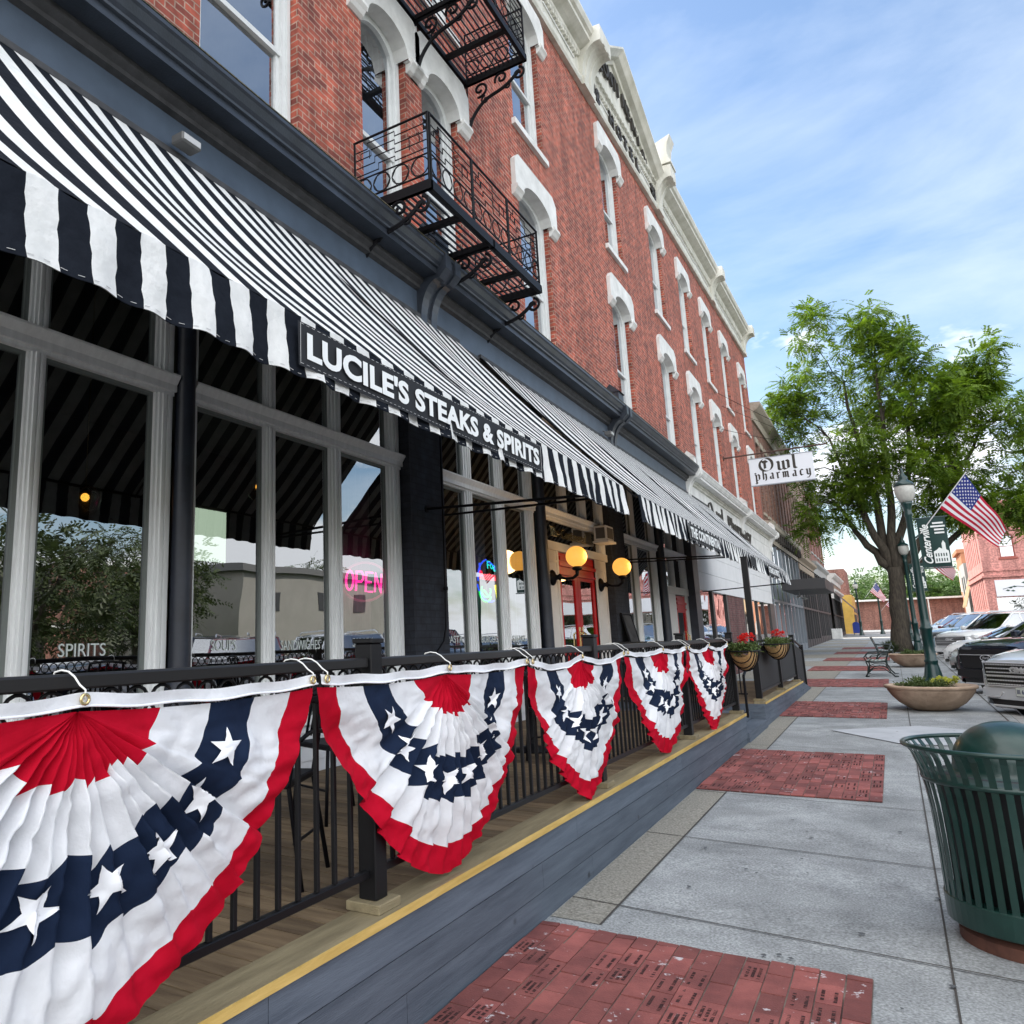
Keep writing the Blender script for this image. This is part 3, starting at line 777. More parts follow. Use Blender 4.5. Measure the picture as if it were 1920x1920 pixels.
# ---------------------------------------------------------------- storefronts
DZ = 0.50               # platform level
SZ0, SZ1 = 0.98, 3.52   # big lights
TZ0, TZ1 = 3.70, 5.20   # transom lights
SIDING = mat('white clapboard', (0.62, 0.64, 0.66), 0.6, var=0.05, vscale=5)
def vmull(m, y0, y1, z0, z1):
    """fluted mullion: back plate plus stepped beads"""
    wd = y1 - y0
    m.box(W - 0.06, W + 0.015, y0, y1, z0, z1)
    m.box(W + 0.015, W + 0.035, y0 + wd * 0.14, y1 - wd * 0.14, z0, z1)
    m.box(W + 0.035, W + 0.050, y0 + wd * 0.30, y0 + wd * 0.44, z0, z1)
    m.box(W + 0.035, W + 0.050, y1 - wd * 0.44, y1 - wd * 0.30, z0, z1)
def hmull(m, y0, y1, z0, z1):
    h = z1 - z0
    m.box(W - 0.06, W + 0.03, y0, y1, z0, z1)
    m.box(W + 0.03, W + 0.060, y0, y1, z0 + h * 0.16, z1 - h * 0.12)
    m.prism([(W + 0.06, z0 + h * 0.45), (W + 0.10, z1 - h * 0.22), (W + 0.10, z1 - h * 0.13), (W + 0.06, z1 - h * 0.13)], y0, y1)
def bay(y0, y1, mulls, f0=0.1, f1=0.16, z0=SZ0, bulk=True):
    """y0..y1 outer edges; mulls = list of (a,b)"""
    o = thing('storefront_window', None, None, (0, 0, 0)); o.parent = hotel; o.location = -Vector(hotel.location)
    m = MB()
    edges = [(y0, y0 + f0)] + mulls + [(y1 - f1, y1)]
    for a, b_ in edges:
        vmull(m, a, b_, z0, SZ1); vmull(m, a, b_, TZ0, TZ1)
    hmull(m, y0, y1, SZ1, TZ0)
    m.box(W - 0.06, W + 0.04, y0, y1, TZ1, 5.26)
    m.box(W - 0.06, W + 0.07, y0, y1, z0 - 0.07, z0)
    fr = m.build('window_frame', FRAME, hotel)
    bpy.data.objects.remove(o)
    for (a, b_) in zip(edges[:-1], edges[1:]):
        for za, zb in ((z0, SZ1), (TZ0, TZ1)):
            p = MB(); p.quad((W - 0.03, a[1], za), (W - 0.03, b_[0], za), (W - 0.03, b_[0], zb), (W - 0.03, a[1], zb))
            p.build('pane', GLASS, fr)
            q = MB()      # inner bead around the glass
            for (yy0, yy1, zz0, zz1) in ((a[1], a[1] + 0.03, za, zb), (b_[0] - 0.03, b_[0], za, zb), (a[1] + 0.03, b_[0] - 0.03, za, za + 0.03), (a[1] + 0.03, b_[0] - 0.03, zb - 0.03, zb)):
                q.box(W - 0.045, W - 0.012, yy0, yy1, zz0, zz1)
            q.build('glazing_bead', mat('glazing bead', (0.16, 0.18, 0.17), 0.5), fr)
    if bulk:
        b2 = MB(); z = DZ - 0.02
        while z < z0 - 0.08:
            b2.prism([(W - 0.05, z), (W + 0.03, z), (W + 0.015, min(z + 0.12, z0 - 0.07)), (W - 0.05, min(z + 0.12, z0 - 0.07))], y0, y1); z += 0.12
        b2.build('clapboard_bulkhead', SIDING, hotel)
    return fr
bay(-0.9, 3.95, [(0.35, 0.50), (1.55, 1.68), (2.74, 2.87)], 0.14, 0.17)
bay(4.13, 7.27, [(5.00, 5.15), (5.96, 6.15)], 0.06, 0.26)
bay(8.05, 11.18, [(8.86, 9.08), (9.85, 10.10)], 0.20, 0.30)
bay(15.62, 18.62, [(16.70, 16.95)], 0.30, 0.45)
def column(y, r=0.085):
    m = MB()
    m.lathe([(r * 1.45, DZ), (r * 1.45, DZ + 0.10), (r * 1.2, DZ + 0.13), (r * 1.3, DZ + 0.30), (r * 1.12, DZ + 0.34), (r * 1.12, DZ + 0.52), (r * 1.4, DZ + 0.60), (r * 1.4, DZ + 0.66), (r * 1.15, DZ + 0.74), (r * 1.35, DZ + 0.80), (r * 1.05, DZ + 0.86), (r, DZ + 0.95), (r * 0.86, 4.9), (r * 1.2, 4.98), (r * 1.2, 5.06), (r * 1.5, 5.12), (r * 1.5, 5.22)], (W + 0.055, y, 0), 24)
    return m.build('iron_column', BLACKP, hotel, smooth=True)
column(4.04); column(11.36, 0.10); column(18.86, 0.11)
def pil(y0, y1, xf=W + 0.15, z1=5.22, mt=BLACKBR):
    m = MB(); m.box(W - 0.3, xf, y0, y1, DZ - 0.3, z1); m.box(W - 0.3, xf + 0.03, y0 - 0.02, y1 + 0.02, DZ - 0.3, DZ + 0.25)
    m.box(W - 0.3, xf + 0.03, y0 - 0.02, y1 + 0.02, 5.0, z1 - 0.001)
    return m.build('brick_pilaster', mt, hotel)
pil(7.27, 8.05); pil(14.68, 15.60); pil(21.62, 22.25, W + 0.22, mt=BLACKP)
# entrance bay with the red double door
DFR = mat('entrance white panelling', (0.66, 0.65, 0.62), 0.5, var=0.05, vscale=5)
m = MB()
m.box(W - 0.06, W + 0.02, 11.55, 12.12, DZ, 3.0); m.box(W - 0.06, W + 0.02, 13.98, 14.66, DZ, 3.0)
for a, b_ in ((11.63, 12.06), (14.05, 14.58)):
    for z0, z1 in ((0.62, 1.25), (1.38, 2.85)):
        m.box(W + 0.02, W + 0.035, a, b_, z0, z0 + 0.04); m.box(W + 0.02, W + 0.035, a, b_, z1 - 0.04, z1)
        m.box(W + 0.02, W + 0.035, a, a + 0.04, z0 + 0.04, z1 - 0.04); m.box(W + 0.02, W + 0.035, b_ - 0.04, b_, z0 + 0.04, z1 - 0.04)
m.box(W - 0.06, W + 0.06, 11.52, 14.68, 3.0, 3.14); m.box(W - 0.06, W + 0.03, 12.04, 12.12, DZ, 2.999); m.box(W - 0.06, W + 0.03, 13.98, 14.06, DZ, 2.999)
m.build('entrance_surround', DFR, hotel)
m = MB(); hmull(m, 11.52, 14.68, SZ1, TZ0)
for a, b_ in ((11.52, 11.64), (12.55, 12.68), (13.55, 13.68), (14.5, 14.68)): vmull(m, a, b_, TZ0, TZ1)
vmull(m, 11.52, 11.64, 3.14, SZ1); vmull(m, 14.5, 14.68, 3.14, SZ1)
m.box(W - 0.06, W + 0.04, 11.52, 14.68, TZ1, 5.26)
fr = m.build('transom_frame', FRAME, hotel)
for a, b_, za, zb in ((11.64, 14.5, 3.14, SZ1), (11.64, 12.55, TZ0, TZ1), (12.68, 13.55, TZ0, TZ1), (13.68, 14.5, TZ0, TZ1)):
    p = MB(); p.quad((W - 0.03, a, za), (W - 0.03, b_, za), (W - 0.03, b_, zb), (W - 0.03, a, zb)); p.build('pane', GLASS, fr)
text_mb('The Continental', (W - 0.022, 11.98, 3.26), (0, 1, 0), (0, 0, 1), width=1.75, height=0.17, depth=0.004, bold=0.01).build('gilt_lettering', BRASS, fr)
def door_leaf(y0, y1, z0, z1, hinge, name='door', x=W + 0.0):
    m = MB(); st = 0.14
    gz0, gz1 = z0 + 0.95, z1 - 0.42
    m.box(x - 0.05, x, y0, y0 + st, z0, z1); m.box(x - 0.05, x, y1 - st, y1, z0, z1)
    m.box(x - 0.05, x, y0 + st, y1 - st, z0, gz0); m.box(x - 0.05, x, y0 + st, y1 - st, gz1, z1)
    m.box(x, x + 0.015, y0 + st + 0.06, y1 - st - 0.06, z0 + 0.16, z0 + 0.78)
    m.box(x, x + 0.03, y0, y1, gz1 + 0.06, gz1 + 0.10); m.box(x, x + 0.04, y0, y1, gz1 + 0.20, gz1 + 0.26); m.box(x, x + 0.02, y0 + 0.1, y1 - 0.1, gz1 + 0.30, gz1 + 0.36)
    m.box(x, x + 0.02, y0 + st - 0.02, y1 - st + 0.02, gz0 - 0.03, gz0)
    d = m.build(name, RED, hotel)
    p = MB(); p.quad((x - 0.02, y0 + st, gz0), (x - 0.02, y1 - st, gz0), (x - 0.02, y1 - st, gz1), (x - 0.02, y0 + st, gz1)); p.build('pane', GLASS, d)
    yh = y1 - 0.07 if hinge < 0 else y0 + 0.07
    h = MB(); h.tube([(x, yh, z0 + 0.80), (x + 0.06, yh, z0 + 0.84), (x + 0.065, yh, z0 + 1.0), (x + 0.06, yh, z0 + 1.16), (x, yh, z0 + 1.20)], 0.016, 8)
    h.box(x - 0.0, x + 0.012, yh - 0.035, yh + 0.035, z0 + 0.72, z0 + 1.28)
    h.build('handle', BRASS, d, smooth=False)
    return d
door_leaf(12.12, 13.045, DZ, 2.99, -1); door_leaf(13.055, 13.98, DZ, 2.99, 1)
# second, narrower entrance
m = MB()
m.box(W - 0.06, W + 0.02, 19.1, 20.22, 0.4, 2.72); m.box(W - 0.06, W + 0.02, 21.3, 21.62, 0.4, 2.72); m.box(W - 0.06, W + 0.05, 19.1, 21.62, 2.60, 2.78)
m.build('entrance_surround', DFR, hotel)
m = MB(); hmull(m, 19.05, 21.62, SZ1, TZ0)
for a, b_ in ((19.05, 19.3), (20.1, 20.25), (21.4, 21.62)):
    vmull(m, a, b_, 2.78, SZ1); vmull(m, a, b_, TZ0, TZ1)
m.box(W - 0.06, W + 0.04, 19.05, 21.62, TZ1, 5.26)
fr = m.build('transom_frame', FRAME, hotel)
for a, b_ in ((19.3, 20.1), (20.25, 21.4)):
    for za, zb in ((2.78, SZ1), (TZ0, TZ1)):
        p = MB(); p.quad((W - 0.03, a, za), (W - 0.03, b_, za), (W - 0.03, b_, zb), (W - 0.03, a, zb)); p.build('pane', GLASS, fr)
door_leaf(20.25, 21.28, 0.42, 2.58, -1)
m = MB(); m.box(W - 0.05, W, 19.3, 20.0, 0.9, 2.5); 
m.build('side_panel', DFR, hotel)

# white lettering on the shop glass
WL = mat('white vinyl lettering', (0.62, 0.68, 0.66), 0.6)
for s_, y0, y1, z in (('SPIRITS', 3.10, 3.46, 1.565), ('SOUPS', 4.44, 4.72, 1.575), ('SANDWICHES', 5.27, 5.83, 1.56), ('SALADS', 6.36, 6.72, 1.57), ('PASTA', 8.32, 8.72, 1.58), ('BURGERS', 9.25, 9.75, 1.57), ('STEAKS', 10.25, 10.7, 1.57)):
    text_mb(s_, (W - 0.026, y0, z), (0, 1, 0), (0, 0, 1), width=y1 - y0, height=0.085, depth=0.002, bold=0.0).build('window_lettering', WL, hotel)
# sheer curtains, rear wall, floor and lit rear window of the dining room
CURT = mat('sheer green grey curtain', (0.20, 0.23, 0.20), 0.9, var=0.15, vscale=6)
for y0, y1 in ((6.2, 7.0), (9.0, 9.9), (10.2, 10.9), (16.0, 16.7), (17.0, 17.8)):
    m = MB(); m.grid(lambda u, v: (W - 0.22 + 0.025 * math.sin(u * (y1 - y0) * 55) + 0.01 * math.sin(u * 23), y0 + (y1 - y0) * u, 1.0 + 2.5 * v), 60, 1)
    m.build('curtain', CURT, hotel, smooth=True)
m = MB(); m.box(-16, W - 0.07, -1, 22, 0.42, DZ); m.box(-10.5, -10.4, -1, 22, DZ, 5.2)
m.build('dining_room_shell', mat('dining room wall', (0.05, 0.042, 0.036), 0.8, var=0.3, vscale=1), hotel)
m = MB(); m.box(-10.4, -10.36, 9.62, 10.5, 3.15, 4.1)
m.build('rear_window', mat('lit rear window', (0.7, 0.75, 0.6), 0.6, emit=(0.85, 1.0, 0.75), estr=0.6), hotel)
# pharmacy ground floor
OBR = mat('orange brick pier', (0.38, 0.13, 0.07), 0.8, var=0.2, vscale=6)
m = MB(); m.box(W - 0.2, W + 0.03, 22.26, 22.95, 0.1, 2.86); m.build('orange_pier', OBR, hotel)
PBR = brick_mat('purple brown brick', (0.13, 0.045, 0.045), (0.19, 0.075, 0.07), (0.16, 0.12, 0.11))
m = MB(); m.box(W - 0.4, W + 0.02, 27.6, 30.7, 0.1, 2.86); m.build('brick_pier', PBR, hotel)
m = MB()
for a, b_ in ((22.95, 23.15), (25.0, 25.25), (27.35, 27.6), (30.7, 30.9), (32.4, 32.55), (34.2, 34.4), (36.0, 36.2), (38.2, 39.6)):
    m.box(W - 0.1, W + 0.02, a, b_, 0.35, 2.86)
m.box(W - 0.1, W + 0.0, 22.95, 27.6, 0.25, 0.75); m.box(W - 0.1, W + 0.0, 30.9, 38.2, 0.25, 0.62)
fr = m.build('pharmacy_window_frame', mat('bronze window frame', (0.03, 0.028, 0.027), 0.4), hotel)
for a, b_ in ((23.15, 25.0), (25.25, 27.35), (30.9, 32.4), (32.55, 34.2), (34.4, 36.0), (36.2, 38.2)):
    p = MB(); p.quad((W - 0.03, a, 0.6), (W - 0.03, b_, 0.6), (W - 0.03, b_, 2.86), (W - 0.03, a, 2.86)); p.build('pane', GLASS, fr)
WSID = mat('white sign boarding', (0.70, 0.71, 0.72), 0.6, var=0.05, vscale=2)
m = MB()
for z0, z1 in ((2.86, 3.36), (3.37, 3.90), (3.91, 4.38)):
    m.box(W - 0.12, W + 0.05, 22.27, 38.9, z0, z1)
m.build('sign_boarding', WSID, hotel)
m = MB()
for z0, z1 in ((4.385, 4.86), (4.87, 5.395)):
    m.box(W - 0.12, W + 0.185, 22.31, YE - 0.1, z0, z1)
m.build('upper_boarding', WHITE, hotel)
m = MB()
# black painted letters of the old fascia sign, a large capital and smaller letters
o_ = arc(0, 0, 0.42, 0.5, 0, 360, 20)
nib_mb([o_], (W + 0.192, 25.2, 5.55 - 0.42), (0, 1, 0), (0, 0, 1), 0.95, (0.22, 0.05), 0.02, m)
text_mb('wl', (W + 0.192, 26.1, 4.98), (0, 1, 0), (0, 0, 1), height=0.66, width=1.2, depth=0.02, bold=0.05, mb=m)
text_mb('Pharmacy', (W + 0.192, 28.2, 4.95), (0, 1, 0), (0, 0, 1), height=0.62, width=5.2, depth=0.02, bold=0.05, mb=m)
m.build('fascia_lettering', LET, hotel)
# drain pipe on the pilaster
m = MB(); m.tube([(W + 0.19, 7.95, 4.9), (W + 0.19, 7.92, 2.2), (W + 0.19, 7.9, 1.75), (W + 0.21, 7.80, 1.6), (W + 0.2, 7.6, 1.45), (W + 0.2, 7.5, 1.3), (W + 0.2, 7.5, 0.5)], 0.011, 8)
m.lathe([(0.028, -0.02), (0.028, 0.02)], (W + 0.19, 7.93, 2.2), 10); m.build('conduit', IRONK, hotel, smooth=True)

# ================================================================ AWNINGS
AW = mat('awning white canvas', (0.68, 0.69, 0.68), 0.85, color2=(0.80, 0.80, 0.79), vscale=9, bump=0.35, bscale=22, trans=0.08, spec=0.2)
AK = mat('awning black canvas', (0.006, 0.008, 0.013), 0.9, color2=(0.011, 0.014, 0.021), vscale=9, bump=0.3, bscale=22, spec=0.12)
AFX = -2.35
AL = mat('shade grey canvas underside', (0.13, 0.14, 0.135), 0.95, color2=(0.18, 0.19, 0.18), vscale=6, spec=0.05)  # white stripes greyed in colour to stand for shade under the awning
def awning(y0, y1, label, signs, name='awning'):
    """y0..y1; signs = list of (ya, yb, text)"""
    th = thing(name, label, 'awning', (AFX, y0, 3.2), group='striped shop awnings')
    zt, zf = 5.40, 3.25; xw = W + 0.215
    P = 0.25
    n = int(round((y1 - y0) / (P / 2)))
    def surf(y, v, off=0.0):
        x = xw + (AFX - xw) * v; z = zt + (zf - zt) * v
        sag = 0.13 * math.sin(PI * v) ** 1.0
        bay_ = 0.5 - 0.5 * math.cos(2 * PI * (y - y0) / 1.55)
        z -= sag * (0.55 + 0.45 * bay_) + off
        x += 0.02 * math.sin(y * 3.1) * math.sin(PI * v)
        return (x, y, z)
    m = MB()
    def fn(u, v): return surf(y0 + (y1 - y0) * u, v)
    m.grid(fn, n * 2, 14, 0, lambda i, j: (i // 2) % 2)
    m.build('canopy_fabric', [AK, AW], th, smooth=True)
    m = MB(); m.grid(lambda u, v: surf(y0 + (y1 - y0) * u, v, 0.012), n * 2, 14, 0, lambda i, j: (i // 2) % 2); m.build('canopy_underside_shade', [AK, AL], th, smooth=True)  # added copy just below the cloth, with shade put into its stripe colour
    # valance: scalloped by wind, hanging from the front bar
    m = MB()
    def vf(u, v):
        y = y0 + (y1 - y0) * u
        wv = 0.016 * math.sin(y * 9.0) * v + 0.010 * math.sin(y * 23 + 2 * v) * v + 0.008 * mnoise.noise(Vector((y * 4, v * 3, 1.7)))
        k = 0.004 * math.sin(v * 19 + y * 5)
        return (AFX + 0.01 + wv + 0.035 * v, y + k, zf - 0.008 - 0.335 * v - 0.006 * math.sin(y * 25.1))
    m.grid(vf, n * 4, 8, 0, lambda i, j: (i // 4) % 2)
    m.build('valance', [AK, AW], th, smooth=True)
    m = MB(); m.grid(lambda u, v: (vf(u, v)[0] - 0.006, vf(u, v)[1], vf(u, v)[2]), n * 4, 8, 0, lambda i, j: (i // 4) % 2); m.build('valance_back_shade', [AK, AL], th, smooth=True)  # added copy behind the valance, its grey stripes painted as shade
    st = MB()
    for i in range(n * 4):
        ya = y0 + (y1 - y0) * i / (n * 4)
        if i % 2 == 0:
            a = vf(i / (n * 4), 0.955); b_ = vf((i + 0.8) / (n * 4), 0.955)
            st.tube([(a[0] + 0.003, a[1], a[2]), (b_[0] + 0.003, b_[1], b_[2])], 0.0012, 4)
    st.build('hem_stitching', mat('white thread', (0.6, 0.6, 0.6), 0.8), th)
    # frame: front bar, wall bar, rafters and horizontal arms
    m = MB()
    m.tube([(AFX - 0.012, y0, zf - 0.02), (AFX - 0.012, y1, zf - 0.02)], 0.014, 8)
    m.tube([(xw, y0, zt - 0.03), (xw, y1, zt - 0.03)], 0.016, 8)
    nr = max(1, int(round((y1 - y0) / 3.0)))
    for i in range(nr + 1):
        y = y0 + 0.02 + (y1 - y0 - 0.04) * i / nr
        m.tube([(xw, y, zt - 0.06), (AFX - 0.02, y, zf - 0.035)], 0.011, 6)
    m.build('awning_frame', IRONK, th)
    m = MB(); m.box(xw - 0.02, xw + 0.02, y0, y1, zt - 0.02, zt + 0.03); m.build('head_board', IRONM, th)
    for (ya, yb, txt, pz0, pz1) in signs:
        m = MB(); 
        def sf(u, v):
            y = ya + (yb - ya) * u
            return (AFX + 0.052 + 0.006 * math.sin(y * 7) + 0.006 * (1 - v), y, pz0 + (pz1 - pz0) * v)
        m.grid(sf, 50, 2)
        sp = m.build('sign_panel', mat('black sign canvas', (0.008, 0.009, 0.012), 0.75), th, smooth=True)
        if txt:
            t_ = MB(); h = (pz1 - pz0) * 0.62
            words = txt
            text_mb(words, (AFX + 0.0665, ya + 0.06, pz0 + (pz1 - pz0 - h) / 2), (0, 1, 0), (0, 0, 1), width=yb - ya - 0.13, height=h, depth=0.001, bold=0.040, mb=t_, spacing=1.04)
            t_.build('sign_lettering', mat('white sign letters', (0.80, 0.82, 0.82), 0.6), sp)
        bd = MB()
        for yy in (ya + 0.015, yb - 0.015):
            bd.tube([(AFX + 0.062, yy, pz0 + 0.01), (AFX + 0.062, yy, pz1 - 0.01)], 0.0011, 4)
        for zz in (pz0 + 0.015, pz1 - 0.012):
            y = ya + 0.015
            while y < yb - 0.03:
                bd.tube([(AFX + 0.063, y, zz), (AFX + 0.063, y + 0.022, zz)], 0.0012, 4); y += 0.045
        bd.build('panel_stitching', mat('white thread', (0.6, 0.6, 0.6), 0.8), sp)
    return th
aw1 = awning(-0.75, 8.5, "long black and white striped awning with the LUCILE'S STEAKS & SPIRITS sign", [(2.80, 5.97, "LUCILE'S STEAKS & SPIRITS", 2.95, 3.185)])
aw2 = awning(9.12, 24.6, 'farther black and white striped awning with THE CONTINENTAL sign above the globe lamps', [(11.6, 14.0, 'THE CONTINENTAL', 2.94, 3.19), (17.3, 18.1, '', 2.96, 3.18), (20.0, 22.1, 'STEAKS & SPIRITS', 2.94, 3.18)])
def awn_arm(y, th):
    m = MB(); x0 = W + 0.16
    m.tube([(x0, y, 3.10), (AFX + 0.0, y + 0.05, 3.03)], 0.016, 8)
    m.tube([(x0, y + 0.42, 3.08), (AFX + 0.0, y + 0.08, 3.00)], 0.014, 8)
    m.lathe([(0.045, 0), (0.045, 0.012)], (x0 - 0.012, y, 3.10), 12, axis='x')
    m.build('awning_arm', IRONK, th)
awn_arm(7.62, aw1); awn_arm(15.45, aw2)
m = MB(); m.tube([(W + 0.25, 22.1, 2.72), (AFX, 23.5, 2.90)], 0.016, 8)
m.build('awning_arm', IRONK, aw2)

# ================================================================ BALCONIES
def spiral(c, r0, turns, a0, sgn=1, n=26, plane='xz', y=0):
    pts = []
    for i in range(n + 1):
        u = i / n; a = a0 + sgn * turns * 2 * PI * u; r = r0 * (1 - 0.80 * u)
        pts.append((c[0] + r * math.cos(a), y, c[1] + r * math.sin(a)))
    return pts
def bracket_mb(m, y, z, xf):
    """scrolled iron bracket under a balcony beam: from the wall below up to the outer end"""
    x0 = W + 0.06
    m.box(W, xf, y - 0.022, y + 0.022, z - 0.10, z - 0.0)
    # main S curve
    pts = []
    L_ = xf - x0
    for i in range(19):
        u = i / 18; pts.append((x0 + L_ * (0.02 + 0.86 * u), y, z - 0.80 + 0.60 * (u ** 0.62) + 0.05 * math.sin(u * 2 * PI)))
    m.tube(pts, 0.026, 7)
    m.tube(spiral((x0 + L_ * 0.86, z - 0.245), 0.10, 1.25, R(80), -1, y=y), 0.020, 6)
    m.tube(spiral((x0 + L_ * 0.58, z - 0.20), 0.105, 1.2, R(200), -1, y=y), 0.019, 6)
    m.tube(spiral((x0 + L_ * 0.22, z - 0.24), 0.13, 1.2, R(250), 1, y=y), 0.019, 6)
    m.tube(spiral((x0 + L_ * 0.30, z - 0.44), 0.07, 1.1, R(90), 1, y=y), 0.015, 6)
    m.tube(spiral((x0 + L_ * 0.68, z - 0.36), 0.055, 1.1, R(150), 1, y=y), 0.014, 6)
    m.tube([(x0, y, z - 0.05), (x0, y, z - 0.60)], 0.014, 6)
    m.tube(spiral((x0 + 0.02, z - 0.70), 0.05, 1.0, R(60), -1, y=y), 0.018, 6)
def rail_panel(P0, P1, h, z):
    """wrought panel between two plan points: meander bars over a row of rings"""
    m = MB(); P0 = Vector(P0); P1 = Vector(P1); d = P1 - P0; L_ = d.length; d.normalize()
    def Q(u, v): p = P0 + d * u; return (p.x, p.y, z + v)
    m.tube([Q(0, h), Q(L_, h)], 0.014, 6); m.tube([Q(0, h * 0.40), Q(L_, h * 0.40)], 0.009, 5); m.tube([Q(0, h * 0.10), Q(L_, h * 0.10)], 0.011, 5)
    m.tube([Q(0.012, 0), Q(0.012, h)], 0.014, 6); m.tube([Q(L_ - 0.012, 0), Q(L_ - 0.012, h)], 0.014, 6)
    nr = max(2, int(L_ / 0.235)); rr = h * 0.135
    for i in range(nr):
        c = L_ * (i + 0.5) / nr
        m.tube([Q(c + rr * math.cos(a), h * 0.25 + rr * math.sin(a)) for a in [2 * PI * k / 14 for k in range(15)]], 0.007, 5, cap=False)
        if i < nr - 1:
            e_ = L_ * (i + 1) / nr
            m.tube([Q(e_ - 0.07, h * 0.38), Q(e_ - 0.015, h * 0.25), Q(e_ - 0.07, h * 0.12)], 0.006, 5, cap=False)
            m.tube([Q(e_ + 0.07, h * 0.38), Q(e_ + 0.015, h * 0.25), Q(e_ + 0.07, h * 0.12)], 0.006, 5, cap=False)
    # stepped key-pattern lines
    nt_ = max(1, int(round(L_ / 1.02))); T = L_ / nt_
    for i in range(nt_):
        o_ = T * i; fl = 1 if i % 2 == 0 else -1
        def S(u, v):
            uu = u if fl > 0 else 1 - u
            return Q(o_ + T * uu, h * v)
        for k in range(4):
            b_ = 0.46 + 0.125 * k
            m.tube([S(0.03, b_), S(0.34 - 0.05 * k, b_), S(0.34 - 0.05 * k, min(b_ + 0.09, 0.95)), S(0.56, min(b_ + 0.09, 0.95)), S(0.56, b_ + 0.02), S(0.97, b_ + 0.02)], 0.0065, 5)
        m.tube([S(0.10, 0.72), S(0.10, 0.80), S(0.22, 0.80), S(0.22, 0.68)], 0.006, 5); m.tube([S(0.75, 0.55), S(0.75, 0.75), S(0.88, 0.75), S(0.88, 0.62)], 0.006, 5)
    return m
def balcony(y0, y1, z, label, low):
    xf = -3.47; h = 0.80
    th = thing('balcony', label, 'balcony', (W, (y0 + y1) / 2, z), group='iron fire balconies')
    m = MB()
    m.box(xf - 0.05, xf, y0, y1, z - 0.10, z + 0.01); m.box(W + 0.02, W + 0.07, y0, y1, z - 0.08, z)
    m.box(W + 0.07, xf - 0.05, y0, y0 + 0.05, z - 0.10, z + 0.01); m.box(W + 0.07, xf - 0.05, y1 - 0.05, y1, z - 0.10, z + 0.01)
    for u in (0.25, 0.5, 0.78):
        y = y0 + (y1 - y0) * u; m.box(W + 0.07, xf - 0.05, y - 0.04, y + 0.04, z - 0.085, z - 0.03)
    m.build('frame', IRONK, th)
    m = MB(); x = W + 0.11
    while x < xf - 0.07:
        m.box(x, x + 0.012, y0 + 0.05, y1 - 0.05, z - 0.022, z + 0.004); x += 0.072
    y = y0 + (y1 - y0) * 0.80
    m.build('grating', IRONK, th)
    for y in (y0 + 0.02, (y0 + y1) / 2, y1 - 0.02):
        m = MB(); bracket_mb(m, y, z, xf); m.build('bracket', IRONK, th)
    rail_panel((W + 0.05, y0 + 0.015, 0), (xf - 0.015, y0 + 0.015, 0), h, z).build('railing_panel', IRONK, th)
    rail_panel((W + 0.05, y1 - 0.015, 0), (xf - 0.015, y1 - 0.015, 0), h, z).build('railing_panel', IRONK, th)
    k = 3
    for i in range(k):
        rail_panel((xf - 0.015, y0 + 0.03 + (y1 - y0 - 0.06) * i / k, 0), (xf - 0.015, y0 + 0.03 + (y1 - y0 - 0.06) * (i + 1) / k, 0), h, z).build('railing_panel', IRONK, th)
    return th
balcony(6.42, 9.48, 6.34, 'lower black wrought iron balcony just above the dark shop cornice', True)
balcony(6.42, 9.50, 9.98, 'upper black wrought iron balcony at the top edge of the picture', False)

# ================================================================ PLATFORM
BLUEW = mat('blue grey stained board', (0.060, 0.078, 0.105), 0.75, color2=(0.105, 0.130, 0.165), vscale=2.5, bump=0.25, bscale=30, stretch=(2, 0.6, 9), island=0.12)
t = BLUEW.node_tree; b = t.nodes['Principled BSDF']; lk = b.inputs['Base Color'].links[0].from_socket
g_ = t.nodes.new('ShaderNodeNewGeometry'); mp_ = t.nodes.new('ShaderNodeMapping'); mp_.inputs['Scale'].default_value = (2.4, 2.4, 3.6); t.links.new(g_.outputs['Position'], mp_.inputs[0])
vo = t.nodes.new('ShaderNodeTexVoronoi'); vo.inputs['Scale'].default_value = 1.25; t.links.new(mp_.outputs[0], vo.inputs['Vector'])
rp = t.nodes.new('ShaderNodeValToRGB'); rp.color_ramp.elements[0].position = 0.035; rp.color_ramp.elements[0].color = (0.28, 0.28, 0.28, 1); rp.color_ramp.elements[1].position = 0.11; t.links.new(vo.outputs['Distance'], rp.inputs[0])
mxn = t.nodes.new('ShaderNodeMix'); mxn.data_type = 'RGBA'; mxn.blend_type = 'MULTIPLY'; mxn.inputs[0].default_value = 1; t.links.new(lk, mxn.inputs[6]); t.links.new(rp.outputs[0], mxn.inputs[7]); t.links.new(mxn.outputs[2], b.inputs['Base Color'])
DECKW = mat('weathered deck board', (0.105, 0.068, 0.036), 0.8, color2=(0.21, 0.150, 0.085), vscale=3.5, bump=0.3, bscale=40, stretch=(0.5, 5, 5), island=0.28)
EDGEW = mat('deck edge board', (0.155, 0.125, 0.070), 0.8, color2=(0.26, 0.215, 0.125), vscale=3.5, bump=0.3, bscale=40, stretch=(5, 0.5, 5), island=0.15)
YELW = mat('raw yellow lumber edge', (0.42, 0.27, 0.06), 0.7, color2=(0.66, 0.46, 0.15), vscale=4, stretch=(5, 0.6, 5), bump=0.1)
XD = -1.90
